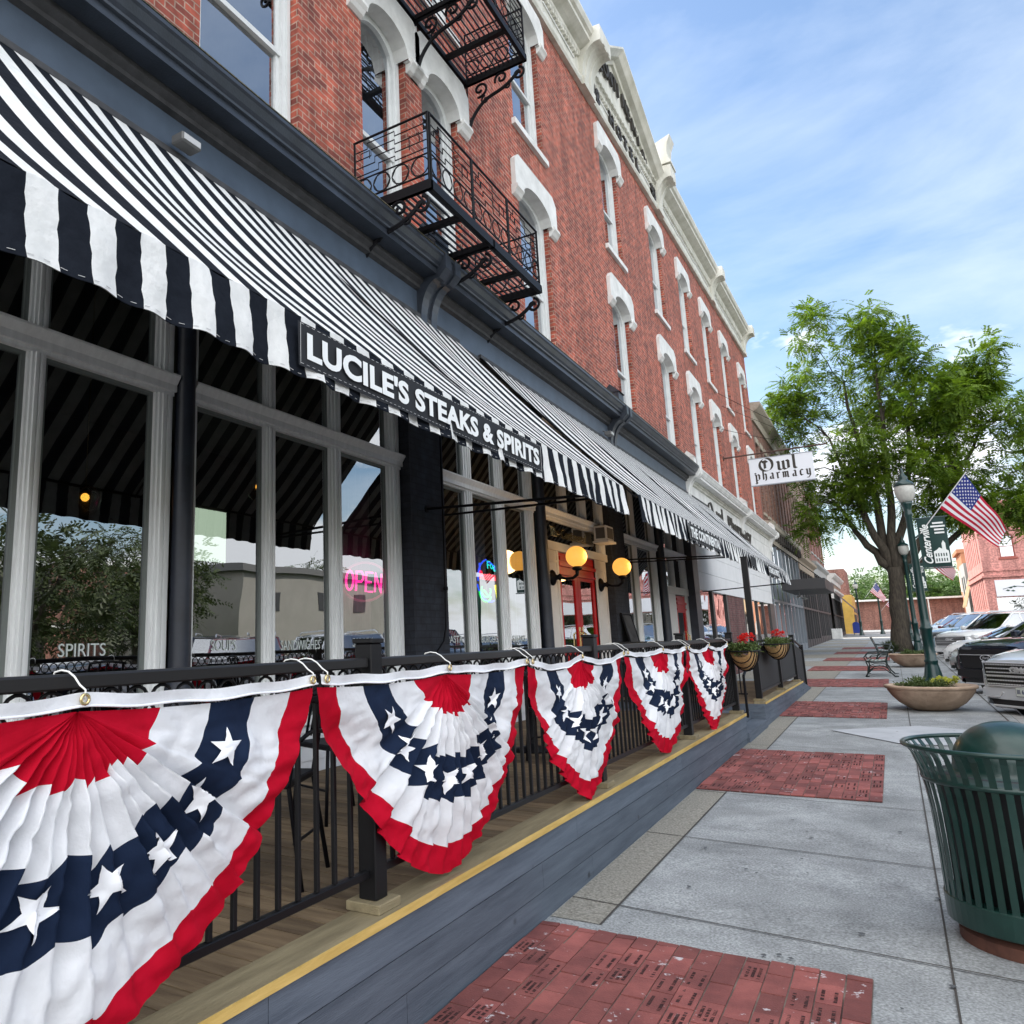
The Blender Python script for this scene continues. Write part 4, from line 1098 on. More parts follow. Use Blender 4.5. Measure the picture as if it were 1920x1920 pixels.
def platform(y0, y1, label, x0=W + 0.04, ztop=DZ, boards=3):
    th = thing('platform', label, 'deck', (XD, (y0 + y1) / 2, G((y0 + y1) / 2)))
    rg = random.Random(int(y0 * 10) + 5)
    m = MB()
    for k in range(boards):
        y = y0
        while y < y1 - 0.01:
            e_ = min(y1, y + rg.choice((2.4, 3.6, 3.0)) * (1.0 if y > y0 else 0.73))
            if y1 - e_ < 0.6: e_ = y1
            z1 = ztop - 0.030 - 0.158 * k; zl0 = ztop - 0.030 - 0.158 * (k + 1) + 0.006
            a0 = max(zl0, G(y) - 0.02); a1 = max(zl0, G(e_) - 0.02)
            if k == boards - 1: a0, a1 = G(y) - 0.03, G(e_) - 0.03
            ins = 0.004 * k
            m.add([(XD - 0.04, y + 0.002, a0), (XD - ins, y + 0.002, a0), (XD - ins, e_ - 0.002, a1), (XD - 0.04, e_ - 0.002, a1), (XD - 0.04, y + 0.002, z1), (XD - ins, y + 0.002, z1), (XD - ins, e_ - 0.002, z1), (XD - 0.04, e_ - 0.002, z1)],
                  [(0, 3, 2, 1), (4, 5, 6, 7), (0, 1, 5, 4), (1, 2, 6, 5), (2, 3, 7, 6), (3, 0, 4, 7)])
            y = e_
    m.build('fascia_boards', BLUEW, th)
    m = MB(); y = y0
    while y < y1 - 0.03:
        e_ = min(y + 0.139, y1); m.box(x0, XD - 0.165, y, e_ - 0.006, ztop - 0.035, ztop - rg.uniform(0, 0.002)); y += 0.142
    m.build('floor_boards', DECKW, th)
    m = MB(); y = y0
    while y < y1 - 0.01:
        e_ = min(y + 3.66, y1)
        if y1 - e_ < 0.6: e_ = y1
        m.box(XD - 0.16, XD + 0.012, y, e_ - 0.004, ztop - 0.030, ztop + 0.002); y = e_
    m.build('edge_board', EDGEW, th)
    m = MB(); m.box(XD + 0.0125, XD + 0.018, y0, y1, ztop - 0.032, ztop + 0.003); m.build('edge_strip', YELW, th)
    m = MB(); m.box(x0, XD - 0.045, y0 + 0.02, y1 - 0.02, G(y0) - 0.05, ztop - 0.20); m.build('substructure', IRONM, th)
    return th
pf = platform(-2.0, 12.12, 'long wooden dining platform with blue grey skirt boards and yellow edge strip under the buntings')
m = MB(); m.box(W + 0.04, XD - 0.001, 12.121, 12.15, G(12) - 0.02, DZ - 0.03); m.build('end_boards', BLUEW, pf)
pf2 = platform(14.1, 20.3, 'shorter ramp platform with mesh railing and flower baskets beyond the steps', boards=2)
m = MB(); m.box(W + 0.04, XD - 0.001, 14.06, 14.099, G(14) - 0.02, DZ - 0.03); m.build('end_boards', BLUEW, pf2)
m = MB(); m.add([(W + 0.3, 20.301, G(20.3) - 0.05), (XD, 20.301, G(20.3) - 0.05), (XD, 20.301, DZ - 0.01), (W + 0.3, 20.301, DZ - 0.01), (W + 0.3, 22.2, G(22.2) + 0.01), (XD, 22.2, G(22.2) + 0.01)],
               [(0, 1, 2, 3), (3, 2, 5, 4), (1, 5, 2), (0, 3, 4)]); m.build('ramp', BLUEW, pf2)
st_ = thing('steps', 'low blue grey wooden steps between the two platforms', 'steps', (XD - 0.1, 13.1, G(13.1)))
m = MB(); m.box(W + 0.04, XD - 0.22, 12.155, 14.055, G(13) - 0.05, 0.36); m.build('tread', BLUEW, st_)
m = MB(); m.box(XD - 0.215, XD + 0.02, 12.155, 14.055, G(13) - 0.05, 0.235); m.build('tread', BLUEW, st_)
m = MB(); m.tube([(XD - 0.24, 12.3, 0.365), (XD - 0.24, 13.9, 0.365)], 0.012, 6); m.build('nosing', IRONK, st_)

# ---------------------------------------------------------------- railing of the platform
XR = -2.0
POST = mat('black steel post', (0.006, 0.006, 0.007), 0.4, spec=0.25)
def post_at(th, x, y, ztop, blk=True, zb=DZ, wdt=0.045):
    m = MB(); m.bevbox(x - wdt, x + wdt, y - wdt, y + wdt, zb + (0.04 if blk else 0), ztop, 0.005)
    p = m.build('post', POST, th)
    if blk:
        m = MB(); m.bevbox(x - 0.085, x + 0.085, y - 0.085, y + 0.085, zb + 0.002, zb + 0.041, 0.004); m.build('post_block', EDGEW, p)
    m = MB(); m.bevbox(x - wdt - 0.008, x + wdt + 0.008, y - wdt - 0.008, y + wdt + 0.008, ztop, ztop + 0.022, 0.004); m.build('post_cap', POST, p)
    return p
def rail_section(y0, y1, label, x=XR, rings=True, post1=True):
    th = thing('railing', label, 'railing', (x, y0, DZ), group='black metal railing sections')
    zb, zt = 0.645, 1.515
    post_at(th, x, y0, 1.60)
    a, b_ = y0 + 0.045, y1 - 0.045
    m = MB(); m.bevbox(x - 0.032, x + 0.032, a, b_, zt - 0.022, zt + 0.022, 0.006); m.build('top_rail', RAILM, th)
    m = MB(); m.bevbox(x - 0.016, x + 0.016, a, b_, zb - 0.016, zb + 0.016, 0.003); m.build('bottom_rail', POST, th)
    m = MB(); m.bevbox(x - 0.016, x + 0.016, a, b_, 1.372, 1.398, 0.003); m.build('middle_rail', POST, th)
    n = int(round((b_ - a) / 0.112))
    src = None
    for i in range(1, n):
        y = a + (b_ - a) * i / n
        if src is None:
            m = MB(); m.bevbox(x - 0.0095, x + 0.0095, y - 0.0095, y + 0.0095, zb + 0.0165, 1.3715, 0.002)
            src = m.build('baluster', POST, th); y_ = y
        else:
            c = src.copy(); COL.objects.link(c); c.parent = th; c.location = (0, y - y_, 0)
    if rings:
        m = MB(); k = int(round((b_ - a) / 0.098))
        for i in range(k):
            c = a + (b_ - a) * (i + 0.5) / k; r = 0.043
            m.tube([(x, c + r * math.cos(q), 1.445 + r * math.sin(q)) for q in [2 * PI * j / 14 for j in range(15)]], 0.0058, 6, cap=False)
        m.build('ring_band', POST, th, smooth=True)
    return th
rails = [(-0.12, 2.93, 'nearest black railing section behind the first bunting'), (2.93, 5.98, 'second black railing section, behind the second bunting'), (5.98, 9.03, 'third black railing section, behind the third and fourth buntings'), (9.03, 12.06, 'last black railing section of the long platform, behind the smallest bunting')]
for y0, y1, lb in rails:
    rail_section(y0, y1, lb)
th = thing('railing', 'black return railing across the end of the long platform', 'railing', (XR, 12.06, DZ), group='black metal railing sections')
post_at(th, XR, 12.06, 1.60)
m = MB(); m.box(-3.6, XR - 0.045, 12.04, 12.08, 1.48, 1.52); m.box(-3.6, XR - 0.045, 12.045, 12.075, 0.63, 0.66); m.build('top_rail', RAILM, th)
for i in range(12):
    x = -3.5 + 0.125 * i; m = MB(); m.box(x - 0.009, x + 0.009, 12.051, 12.069, 0.661, 1.479); m.build('baluster', POST, th)
# ramp railing with mesh infill
MESH = mat('black mesh screen', (0.012, 0.012, 0.013), 0.7)
th = thing('ramp_railing', 'black ramp railing filled with dark mesh screens, carrying a flower basket', 'railing', (XR, 14.3, DZ))
post_at(th, XR, 14.32, 2.86, wdt=0.048)
post_at(th, XR, 17.2, 1.50); post_at(th, XR, 20.1, 1.52)
for a, b_ in ((14.37, 17.155), (17.245, 20.055)):
    m = MB(); m.box(XR - 0.025, XR + 0.025, a, b_, 1.44, 1.48); m.box(XR - 0.015, XR + 0.015, a, b_, 0.62, 0.65); m.box(XR - 0.012, XR + 0.012, a, b_, 1.36, 1.38); m.build('rail_frame', RAILM, th)
    m = MB(); m.box(XR - 0.004, XR + 0.004, a, b_, 0.651, 1.359); m.build('mesh_panel', MESH, th)
m = MB(); m.tube([(XR, 20.1, 1.46), (XR, 22.0, 1.24)], 0.024, 6); m.tube([(XR, 20.1, 0.62), (XR, 22.0, 0.36)], 0.018, 6); m.tube([(XR, 20.1, 1.36), (XR, 22.0, 1.14)], 0.012, 6); m.build('rail_frame', RAILM, th)
m = MB(); m.add([(XR - 0.004, 20.12, 0.63), (XR - 0.004, 21.98, 0.38), (XR - 0.004, 21.98, 1.13), (XR - 0.004, 20.12, 1.35), (XR + 0.004, 20.12, 0.63), (XR + 0.004, 21.98, 0.38), (XR + 0.004, 21.98, 1.13), (XR + 0.004, 20.12, 1.35)], [(0, 1, 2, 3), (4, 5, 6, 7)]); m.build('mesh_panel', MESH, th)
post_at(th, XR, 22.0, 1.26, False, G(22))
# steps handrail
th = thing('step_handrail', 'short black handrail with few balusters beside the steps', 'railing', (-2.9, 14.2, DZ))
m = MB(); m.tube([(-2.15, 14.2, 1.40), (-3.6, 14.2, 1.42)], 0.02, 8); m.tube([(-2.15, 14.2, 0.62), (-3.6, 14.2, 0.62)], 0.014, 8); m.tube([(-2.05, 13.3, 0.95), (-2.05, 14.26, 1.25)], 0.02, 8); m.tube([(-2.05, 13.3, 0.33), (-2.05, 13.3, 0.95)], 0.02, 8); m.build('handrail', IRONK, th)
for i in range(11):
    m = MB(); x = -3.55 + i * 0.13; m.box(x - 0.009, x + 0.009, 14.191, 14.209, 0.63, 1.40); m.build('baluster', POST, th)

# ================================================================ BUNTINGS
BR_ = mat('bunting red cloth', (0.42, 0.002, 0.016), 0.85, color2=(0.54, 0.004, 0.026), vscale=5, bump=0.25, bscale=14, trans=0.15, spec=0.12)
BW_ = mat('bunting white cloth', (0.76, 0.77, 0.80), 0.75, color2=(0.84, 0.85, 0.88), vscale=5, bump=0.45, bscale=16, trans=0.22)
BB_ = mat('bunting blue cloth', (0.006, 0.013, 0.034), 0.85, color2=(0.010, 0.020, 0.050), vscale=5, bump=0.25, bscale=14, trans=0.05, spec=0.15)
BS_ = mat('bunting white stars', (0.82, 0.83, 0.86), 0.75)
BSIDE = [0.0, 0.285, 0.49, 0.70, 0.875, 1.0]
BBOT = [0.0, 0.205, 0.42, 0.645, 0.865, 1.0]
BMAT = [0, 1, 2, 1, 0]
def bunting(y0, y1, label, seed, zt=1.482, drop=0.985, ymid=None, sag=0.0):
    rg = random.Random(seed)
    yc = (y0 + y1) / 2 if ymid is None else ymid
    th = thing('bunting', label, 'bunting', (XR, yc, zt), group='patriotic fan buntings')
    X0 = XR + 0.045
    NP = 15
    A0, A1 = 0.13, 0.87
    wd = [rg.uniform(0.6, 1.45) for _ in range(NP)]; tot = sum(wd); edges = [A0]
    for w__ in wd: edges.append(edges[-1] + (A1 - A0) * w__ / tot)
    amp = [rg.uniform(0.55, 1.9) for _ in range(NP + 2)]
    fade = [rg.uniform(0.25, 0.9) for _ in range(NP + 2)]; koff = [rg.uniform(-0.028, 0.028) for _ in range(NP + 2)]; tilt = [rg.uniform(-0.030, 0.030) for _ in range(NP + 2)]
    s1, s2 = rg.uniform(0, 9), rg.uniform(0, 9)
    def top(y):       # hanging line of the upper hem between three hooks
        a, b_ = (y0, yc) if y < yc else (yc, y1)
        u = (y - a) / (b_ - a)
        return zt - (0.016 + sag) * 4 * u * (1 - u)
    def radf(c, s, r=0.6):
        ex = 1.45 + 0.6 * (1 - r)
        return 1.0 / ((abs(c) ** ex + abs(s) ** ex) ** (1 / ex))
    def P(a, r, off=0.0):
        """a: 0..1 from the near top corner round the bottom to the far top corner; r: 0..1 from the centre outward"""
        th_ = PI * a
        c, s = -math.cos(th_), math.sin(th_)
        hw = (yc - y0) if c < 0 else (y1 - yc)
        rr = radf(c, s, min(1, r)) * (1 + 0.020 * math.sin(a * 17 + s1) * s)
        y = yc + c * rr * r * hw
        z = zt - 0.045 - s * rr * r * (drop - 0.05)
        z += (top(max(y0, min(y1, y))) - zt) * (1 - s)
        w_ = max(0.0, min(1.0, (a - A0) / 0.05)) * max(0.0, min(1.0, (A1 - a) / 0.05))
        k = 0
        while k < NP - 1 and a > edges[k + 1]: k += 1
        fr = min(1.0, max(0.0, (a - edges[k]) / (edges[k + 1] - edges[k])))
        saw = (fr - 0.45) if fr < 0.90 else (0.45 - (fr - 0.90) / 0.10 * 0.90)
        # pleats are sharp by the hook and open out towards the hem
        env = min(1.0, r * 2.2 + 0.12) * (1 - (1 - fade[k] * 0.75) * max(0.0, (r - 0.50) / 0.50))
        depth = 0.066 * amp[k] * saw * w_ * env
        wing = (1 - w_)
        drape = (0.25 + 0.75 * wing) * (0.030 * math.sin(z * 17 + s2 + y * 5) + 0.020 * math.sin(y * 14 + z * 8 + s1)) * min(1, r * 2) * (0.5 + 0.5 * r)
        q = Vector((y * 7 + z * 4, z * 11 - y * 3, s1))
        wr = 0.016 * (abs(mnoise.noise(q)) * 2 - 0.5) + 0.008 * (abs(mnoise.noise(q * 2.1)) * 2 - 0.5) + 0.004 * mnoise.noise(q * 2.7) + 0.014 * mnoise.noise(Vector((y * 3.1, z * 3.1, s2)))
        belly = 0.03 * math.sin(PI * min(1, r)) * s
        jy = -0.016 * saw * w_ * env * (1 - 0.8 * max(0.0, (r - 0.8) / 0.2))
        zj = 0.026 * saw * w_ * env * (1 - max(0, (r - 0.86) / 0.14) * 0.85)
        tp = 0.25 + 0.75 * min(1.0, s * 2.2 * max(r, 0.15) * 2)
        return (X0 + 0.035 + (depth + drape * 0.8 + wr) * tp + belly + off, y + jy, z + zj)
    nu = 210; rows = []
    for k in range(5):
        nn = (9, 9, 9, 8, 6)[k]
        for j in range(nn): rows.append((k, j / nn))
    rows.append((4, 1.0))
    def rfrac(a, k, u):
        s = math.sin(PI * a)
        f0 = BSIDE[k] + (BBOT[k] - BSIDE[k]) * s; f1 = BSIDE[k + 1] + (BBOT[k + 1] - BSIDE[k + 1]) * s
        r = f0 + (f1 - f0) * u
        # every pleat is stitched down a little higher or lower than its neighbour, so band edges step
        kk_ = 0
        while kk_ < NP - 1 and a > edges[kk_ + 1]: kk_ += 1
        fr_ = min(1.0, max(0.0, (a - edges[kk_]) / (edges[kk_ + 1] - edges[kk_])))
        ww_ = 1.0 if A0 < a < A1 else 0.0
        st_ = koff[kk_] + tilt[kk_] * (fr_ - 0.5) * 2
        if fr_ > 0.92: st_ += (koff[kk_ + 1] - tilt[kk_ + 1] - st_) * (fr_ - 0.92) / 0.08
        sw = 0.045 * math.exp(-((a - 0.19) / 0.05) ** 2) - 0.05 * math.exp(-((a - 0.10) / 0.04) ** 2) + 0.045 * math.exp(-((a - 0.83) / 0.05) ** 2) - 0.045 * math.exp(-((a - 0.91) / 0.04) ** 2)
        return max(0.004, r + (st_ * ww_ * 1.1 + sw * math.sin(s1 * 3 + 1.2) * 1.0 + 0.010 * math.sin(a * 23 + s2)) * math.sin(PI * min(1, r)) ** 0.8)
    m = MB()
    k = len(rows); m.v = [tuple(P(i / nu, rfrac(i / nu, kk, u))) for i in range(nu + 1) for kk, u in rows]
    for i in range(nu):
        for j in range(k - 1):
            a = i * k + j
            m.f.append((a, a + k, a + k + 1, a + 1)); m.m.append(BMAT[rows[j][0]])
    fc = m.build('fan_cloth', [BR_, BW_, BB_], th, smooth=True)
    # stars follow the folds of the blue band
    ns_ = 8
    m = MB()
    for q in range(ns_):
        ac = 0.085 + 0.83 * q / (ns_ - 1) + rg.uniform(-0.014, 0.014); rc = 0.595 + (0.532 - 0.595) * math.sin(PI * ac) + rg.uniform(-0.012, 0.012); a0 = rg.uniform(0, 1.2)
        ang = PI * ac; cc, ss = -math.cos(ang), math.sin(ang)
        rr = radf(cc, ss)
        R_ = 0.074
        ring = []
        for i in range(10):
            rad = R_ if i % 2 == 0 else R_ * 0.40
            t_ = a0 + PI * i / 5
            ring.append((rad * math.cos(t_), rad * math.sin(t_)))
        # subdivide star into small triangles by radial steps so that it bends with the pleats
        st_ = 7; o0 = len(m.v)
        pts = []
        nper = 6
        dens = []
        for i in range(10):
            p, p2 = ring[i], ring[(i + 1) % 10]
            for j in range(nper): dens.append((p[0] + (p2[0] - p[0]) * j / nper, p[1] + (p2[1] - p[1]) * j / nper))
        def uv2p(dxn, dzn):
            da = dxn / (PI * rc * 1.0 * rr); dr = dzn / (1.0 * rr)
            return P(ac + da, rc + dr, 0.0085)
        vs = [uv2p(d[0] * s / st_, d[1] * s / st_) for s in range(st_ + 1) for d in dens]
        nd = len(dens); fs = []
        for s in range(st_):
            for j in range(nd):
                fs.append((s * nd + j, s * nd + (j + 1) % nd, (s + 1) * nd + (j + 1) % nd, (s + 1) * nd + j))
        m.add(vs, fs)
    m.build('stars', BS_, th, smooth=True)
    # white heading tape
    m = MB()
    def hem(u, v):
        y = y0 + (y1 - y0) * u
        return (X0 + 0.052 + 0.008 * math.sin(y * 13 + s1) * (1 - v) + 0.004 * mnoise.noise(Vector((y * 14, v, s2))), y, top(y) + 0.004 - 0.036 * (1 - v) + 0.003 * math.sin(y * 19))
    m.grid(hem, 80, 3); m.build('heading_tape', BW_, th, smooth=True)
    m = MB(); m.tube([(hem(i / 80, 0.0)[0] + 0.004, hem(i / 80, 0.0)[1], hem(i / 80, 0.0)[2]) for i in range(81)], 0.004, 5); m.build('piping', BS_, th, smooth=True)
    HOOK = mat('white plastic hook', (0.75, 0.75, 0.72), 0.4)
    for y in (y0 + 0.03, yc, y1 - 0.03):
        zz = top(y) - 0.012
        m = MB()
        pts = [(X0 + 0.066, y, zz), (X0 + 0.066, y, zz + 0.025), (XR + 0.085, y, 1.508), (XR + 0.060, y, 1.530), (XR + 0.032, y, 1.544), (XR, y, 1.548), (XR - 0.030, y, 1.543), (XR - 0.042, y, 1.525), (XR - 0.042, y, 1.495)]
        m.tube(pts, 0.0030, 7); h = m.build('hook', HOOK, th, smooth=True)
        m = MB(); m.tube([(X0 + 0.066, y + 0.013 * math.cos(q), zz + 0.013 * math.sin(q)) for q in [2 * PI * j / 12 for j in range(13)]], 0.0045, 6, cap=False); m.build('grommet', BRASS, th, smooth=True)
    return th
bunting(0.22, 2.42, 'nearest and largest red white and blue bunting at the left edge of the picture', 11, ymid=1.385)
bunting(2.45, 4.50, 'second bunting from the left, hanging to the platform edge', 23, ymid=3.49)
bunting(4.53, 6.52, 'third bunting from the left, with its upper hem sagging deeply', 31, sag=0.035, ymid=5.48)
bunting(6.58, 8.82, 'fourth bunting from the left', 44, sag=0.012, ymid=7.80)
bunting(8.92, 11.30, 'fifth and smallest looking bunting, beside the flower basket', 52, sag=0.04, ymid=10.05)

# ================================================================ THINGS ON AND BY THE SHOPFRONT
GLOBE = mat('lit amber globe', (0.85, 0.42, 0.10), 0.3, emit=(1.0, 0.46, 0.08), estr=0.48)
def globe_lamp(y, label):
    x0 = W + (0.03 if y < 13 else 0.03); z = 2.55
    th = thing('wall_lamp', label, 'lamp', (x0, y, z), group='globe lamps beside the red door')
    m = MB(); m.lathe([(0.125, 0), (0.125, 0.015), (0.10, 0.04), (0.05, 0.06), (0.035, 0.10), (0.06, 0.13), (0.03, 0.16)], (x0, y, z), 20, axis='x'); m.build('wall_plate', IRONK, th, smooth=True)
    m = MB(); m.tube([(x0 + 0.12, y, z), (x0 + 0.22, y, z - 0.03), (x0 + 0.34, y, z - 0.03), (x0 + 0.41, y, z + 0.02), (x0 + 0.42, y, z + 0.10)], [0.028, 0.022, 0.022, 0.028, 0.034], 10)
    m.lathe([(0.03, 0.08), (0.075, 0.10), (0.08, 0.13), (0.055, 0.15)], (x0 + 0.42, y, z), 18); m.build('arm', IRONK, th, smooth=True)
    m = MB(); m.sphere((x0 + 0.42, y, z + 0.305), 0.165, 32); m.build('globe', GLOBE, th, smooth=True)
    ld = bpy.data.lights.new('lamp_light', 'POINT'); ld.energy = 6; ld.color = (1, 0.60, 0.25); ld.shadow_soft_size = 0.2
    l = bpy.data.objects.new('lamp_light', ld); COL.objects.link(l); l.parent = th; l.location = (0.42 + 0.25, 0.05, 0.315)
    return th
globe_lamp(11.78, 'glowing amber globe lamp on black bracket, left of the red double door')
globe_lamp(14.22, 'glowing amber globe lamp on black bracket, right of the red double door')
# pendant lamps inside the dining room
PEND = glass_mat('amber pendant glass', tint=(0.42, 0.28, 0.12), refl=0.05, base=0.05, rough=0.2)
BULB = mat('pendant bulb', (1, 0.8, 0.4), 0.5, emit=(1.0, 0.62, 0.18), estr=5)
for y, z, lb in ((3.94, 2.82, 'amber pendant lamp seen through the first shop window'), (6.05, 3.24, 'amber pendant lamp partly hidden by the second window mullion')):
    th = thing('pendant_lamp', lb, 'lamp', (-5.5, y, z), group='pendant lamps of the dining room')
    m = MB(); m.lathe([(0.05, 0.13), (0.125, 0.10), (0.13, 0.02), (0.10, -0.08), (0.04, -0.13), (1e-4, -0.14)], (-5.5, y, z), 20); m.build('lamp_shade', PEND, th, smooth=True)
    m = MB(); m.sphere((-5.5, y, z + 0.03), 0.035, 12); m.build('bulb', BULB, th, smooth=True)
    m = MB(); m.tube([(-5.5, y, z + 0.12), (-5.5, y, 5.2)], 0.008, 6); m.build('stem', BRASS, th)
# speaker box
th = thing('speaker_box', 'small weathered white speaker box fixed high beside the entrance transom', 'speaker', (W, 14.3, 3.5))
m = MB(); m.bevbox(W + 0.06, W + 0.30, 13.95, 14.38, 3.34, 3.62, 0.01); m.box(W + 0.04, W + 0.33, 13.92, 14.41, 3.30, 3.339); m.build('cabinet', DFR, th)
m = MB(); m.box(W + 0.301, W + 0.305, 13.99, 14.34, 3.38, 3.58); m.box(W + 0.1, W + 0.27, 13.944, 13.949, 3.38, 3.58); m.build('grille', mat('speaker grille', (0.09, 0.085, 0.08), 0.8), th)
# small flood lights under the cornice
for y, lb in ((3.75, 'small grey flood light under the cornice above the striped awning'), (14.6, 'small lit flood light under the cornice above the second awning')):
    th = thing('flood_light', lb, 'lamp', (W + 0.22, y, 5.38))
    m = MB(); m.bevbox(W + 0.25, W + 0.38, y - 0.10, y + 0.10, 5.44, 5.52, 0.01); m.tube([(W + 0.19, y, 5.56), (W + 0.30, y, 5.51)], 0.012, 6); m.build('housing', mat('grey lamp housing', (0.12, 0.12, 0.12), 0.5), th)
    m = MB(); m.box(W + 0.381, W + 0.385, y - 0.085, y + 0.085, 5.455, 5.505); m.build('lens', mat('lamp lens', (0.5, 0.5, 0.5), 0.2), th)
# neon signs
NPK = mat('pink neon tube', (0.9, 0.1, 0.4), 0.4, emit=(1.0, 0.015, 0.28), estr=1.9)
NRD = mat('dull pink ring tube', (0.35, 0.10, 0.16), 0.4, emit=(0.6, 0.10, 0.2), estr=0.25)
th = thing('open_sign', 'pink neon OPEN sign inside the shop window', 'neon sign', (W - 0.08, 6.63, 2.2))
xs_ = W - 0.055
def U_(pts): return [(xs_, y, z) for y, z in pts]
m = MB(); yb = 6.28; zb_ = 2.13; lh = 0.20
def Lp(k, pts, r=0.012, mi=0):
    m.tube([(xs_, yb + 0.175 * k + p[0] * 0.15 + 0.02 * p[1], zb_ + 0.028 * k * 0 + p[1] * lh) for p in pts], r, 8)
for off in (0.0,):
    Lp(0, [(0.5 + 0.42 * math.cos(a), 0.5 + 0.48 * math.sin(a)) for a in [2 * PI * k / 16 for k in range(17)]])
    Lp(1, [(0.1, 0), (0.1, 1), (0.7, 1), (0.9, 0.85), (0.9, 0.62), (0.7, 0.48), (0.1, 0.48)])
    Lp(2, [(0.9, 0), (0.1, 0), (0.1, 1), (0.9, 1)]); Lp(2, [(0.1, 0.5), (0.75, 0.5)])
    Lp(3, [(0.08, 0), (0.08, 1), (0.85, 0), (0.85, 1)])
m.build('neon_lettering', NPK, th, smooth=True)
m = MB(); m.tube([(xs_ + 0.005, 6.64 + 0.42 * math.cos(a), 2.23 + 0.20 * math.sin(a) + 0.03 * math.cos(a)) for a in [2 * PI * k / 30 for k in range(31)]], 0.013, 8); m.build('neon_ring', NRD, th, smooth=True)
m = MB(); m.tube([(xs_, 6.75, 2.44), (xs_, 6.75, 3.4)], 0.002, 4); m.build('chain', IRONK, th)
th = thing('restaurant_sign', 'multicoloured neon fish and cutlery Food Restaurant sign in the window left of the entrance', 'neon sign', (W - 0.08, 9.65, 2.4))
def neon(name, col, strokes, r=0.011, es=1.5):
    m = MB()
    for s_ in strokes: m.tube([(xs_, p[0], p[1]) for p in s_], r, 7)
    m.build(name, mat(name + ' tube', col, 0.4, emit=col, estr=es), th, smooth=True)
neon('blue_neon', (0.03, 0.10, 1.0), [arc(9.62, 2.40, 0.33, 0.28, 100, 185, 12), arc(9.62, 2.40, 0.30, 0.25, 95, 20, 12), arc(9.62, 2.38, 0.36, 0.27, 190, 290, 14), [(9.35, 2.62), (9.35, 2.45), (9.42, 2.45)]])
neon('cyan_neon', (0.02, 0.75, 0.65), [[(9.60, 2.66), (9.60, 2.56)], [(9.60, 2.66), (9.68, 2.66)], [(9.60, 2.61), (9.66, 2.61)], arc(9.73, 2.60, 0.035, 0.035, 0, 360, 10), arc(9.82, 2.57, 0.035, 0.035, 0, 360, 10), arc(9.90, 2.53, 0.035, 0.04, 0, 360, 10), [(9.94, 2.62), (9.94, 2.50)]], 0.008)
m = MB(); text_mb('Restaurant', (xs_, 9.33, 2.40), (0, 1, 0), (0, 0, 1), width=0.85, height=0.12, depth=0.01, bold=0.015, mb=m); m.build('red_lettering', mat('red neon tube', (1, 0.03, 0.05), 0.4, emit=(1, 0.02, 0.05), estr=1.6), th)
neon('green_neon', (0.02, 0.9, 0.15), [arc(9.52, 2.26, 0.14, 0.09, 150, 380, 12), arc(9.50, 2.24, 0.19, 0.13, 170, 330, 12), [(9.45, 2.26), (9.6, 2.18)]])
neon('yellow_neon', (1.0, 0.85, 0.02), [[(9.80, 2.34), (9.88, 2.12)], [(9.84, 2.35), (9.93, 2.14)], [(9.86, 2.34), (9.96, 2.13)]], 0.013)

# chalkboard easel
th = thing('chalkboard', 'black A-frame chalkboard leaning beside the entrance pilaster', 'sandwich board', (W + 0.3, 15.2, DZ))
m = MB(); m.add([(W + 0.19, 14.9, 2.0), (W + 0.19, 15.45, 2.0), (W + 0.55, 15.45, 0.52), (W + 0.55, 14.9, 0.52), (W + 0.16, 14.9, 2.0), (W + 0.16, 15.45, 2.0), (W + 0.52, 15.45, 0.52), (W + 0.52, 14.9, 0.52)], [(0, 1, 2, 3), (7, 6, 5, 4), (0, 4, 5, 1), (1, 5, 6, 2), (2, 6, 7, 3), (3, 7, 4, 0)])
m.build('board', mat('chalkboard face', (0.05, 0.05, 0.052), 0.85, var=0.5, vscale=4), th)
m = MB()
for y in (14.88, 15.47): m.tube([(W + 0.18, y, 2.03), (W + 0.55, y, 0.51)], 0.02, 5)
m.tube([(W + 0.18, 14.86, 2.03), (W + 0.18, 15.49, 2.03)], 0.02, 5); m.tube([(W + 0.18, 15.2, 2.0), (W + 0.17, 15.2, 0.51)], 0.012, 5); m.build('frame', IRONK, th)

# bistro tables and high chairs on the platform, seen through the railing
def bar_chair(x, y, rz, label):
    th = thing('bar_chair', label, 'chair', (x, y, DZ), rz, group='black metal bistro chairs')
    m = MB(); m.bevbox(-0.20, 0.20, -0.20, 0.20, 0.44, 0.475, 0.008); m.build('seat', IRONK, th, local=True)
    for sx, sy in ((-1, -1), (-1, 1), (1, -1), (1, 1)):
        m = MB()
        if sx < 0: m.tube([(-0.26, sy * 0.20, 0), (-0.19, sy * 0.18, 0.45), (-0.24, sy * 0.18, 0.75), (-0.30, sy * 0.16, 0.98)], 0.012, 7)
        else: m.tube([(0.22, sy * 0.2, 0), (0.19, sy * 0.18, 0.45)], 0.012, 7)
        m.build('leg', IRONK, th, local=True, smooth=True)
    m = MB()
    for z in (0.98, 0.86, 0.66): m.tube([(-0.22 - 0.08 * (z - 0.6) / 0.4 - 0.02, -0.18 + 0.36 * k / 6, z + 0.02 * math.sin(PI * k / 6)) for k in range(7)], 0.011, 7)
    for k in (-1, 0, 1): m.tube([(-0.24, 0.07 * k, 0.66), (-0.30, 0.07 * k, 0.98)], 0.007, 6)
    m.build('backrest', IRONK, th, local=True, smooth=True)
    m = MB(); m.tube([(-0.22, -0.19, 0.2), (-0.22, 0.19, 0.2)], 0.008, 6); m.tube([(0.2, -0.19, 0.2), (0.2, 0.19, 0.2)], 0.008, 6); m.build('stretcher', IRONK, th, local=True)
    return th
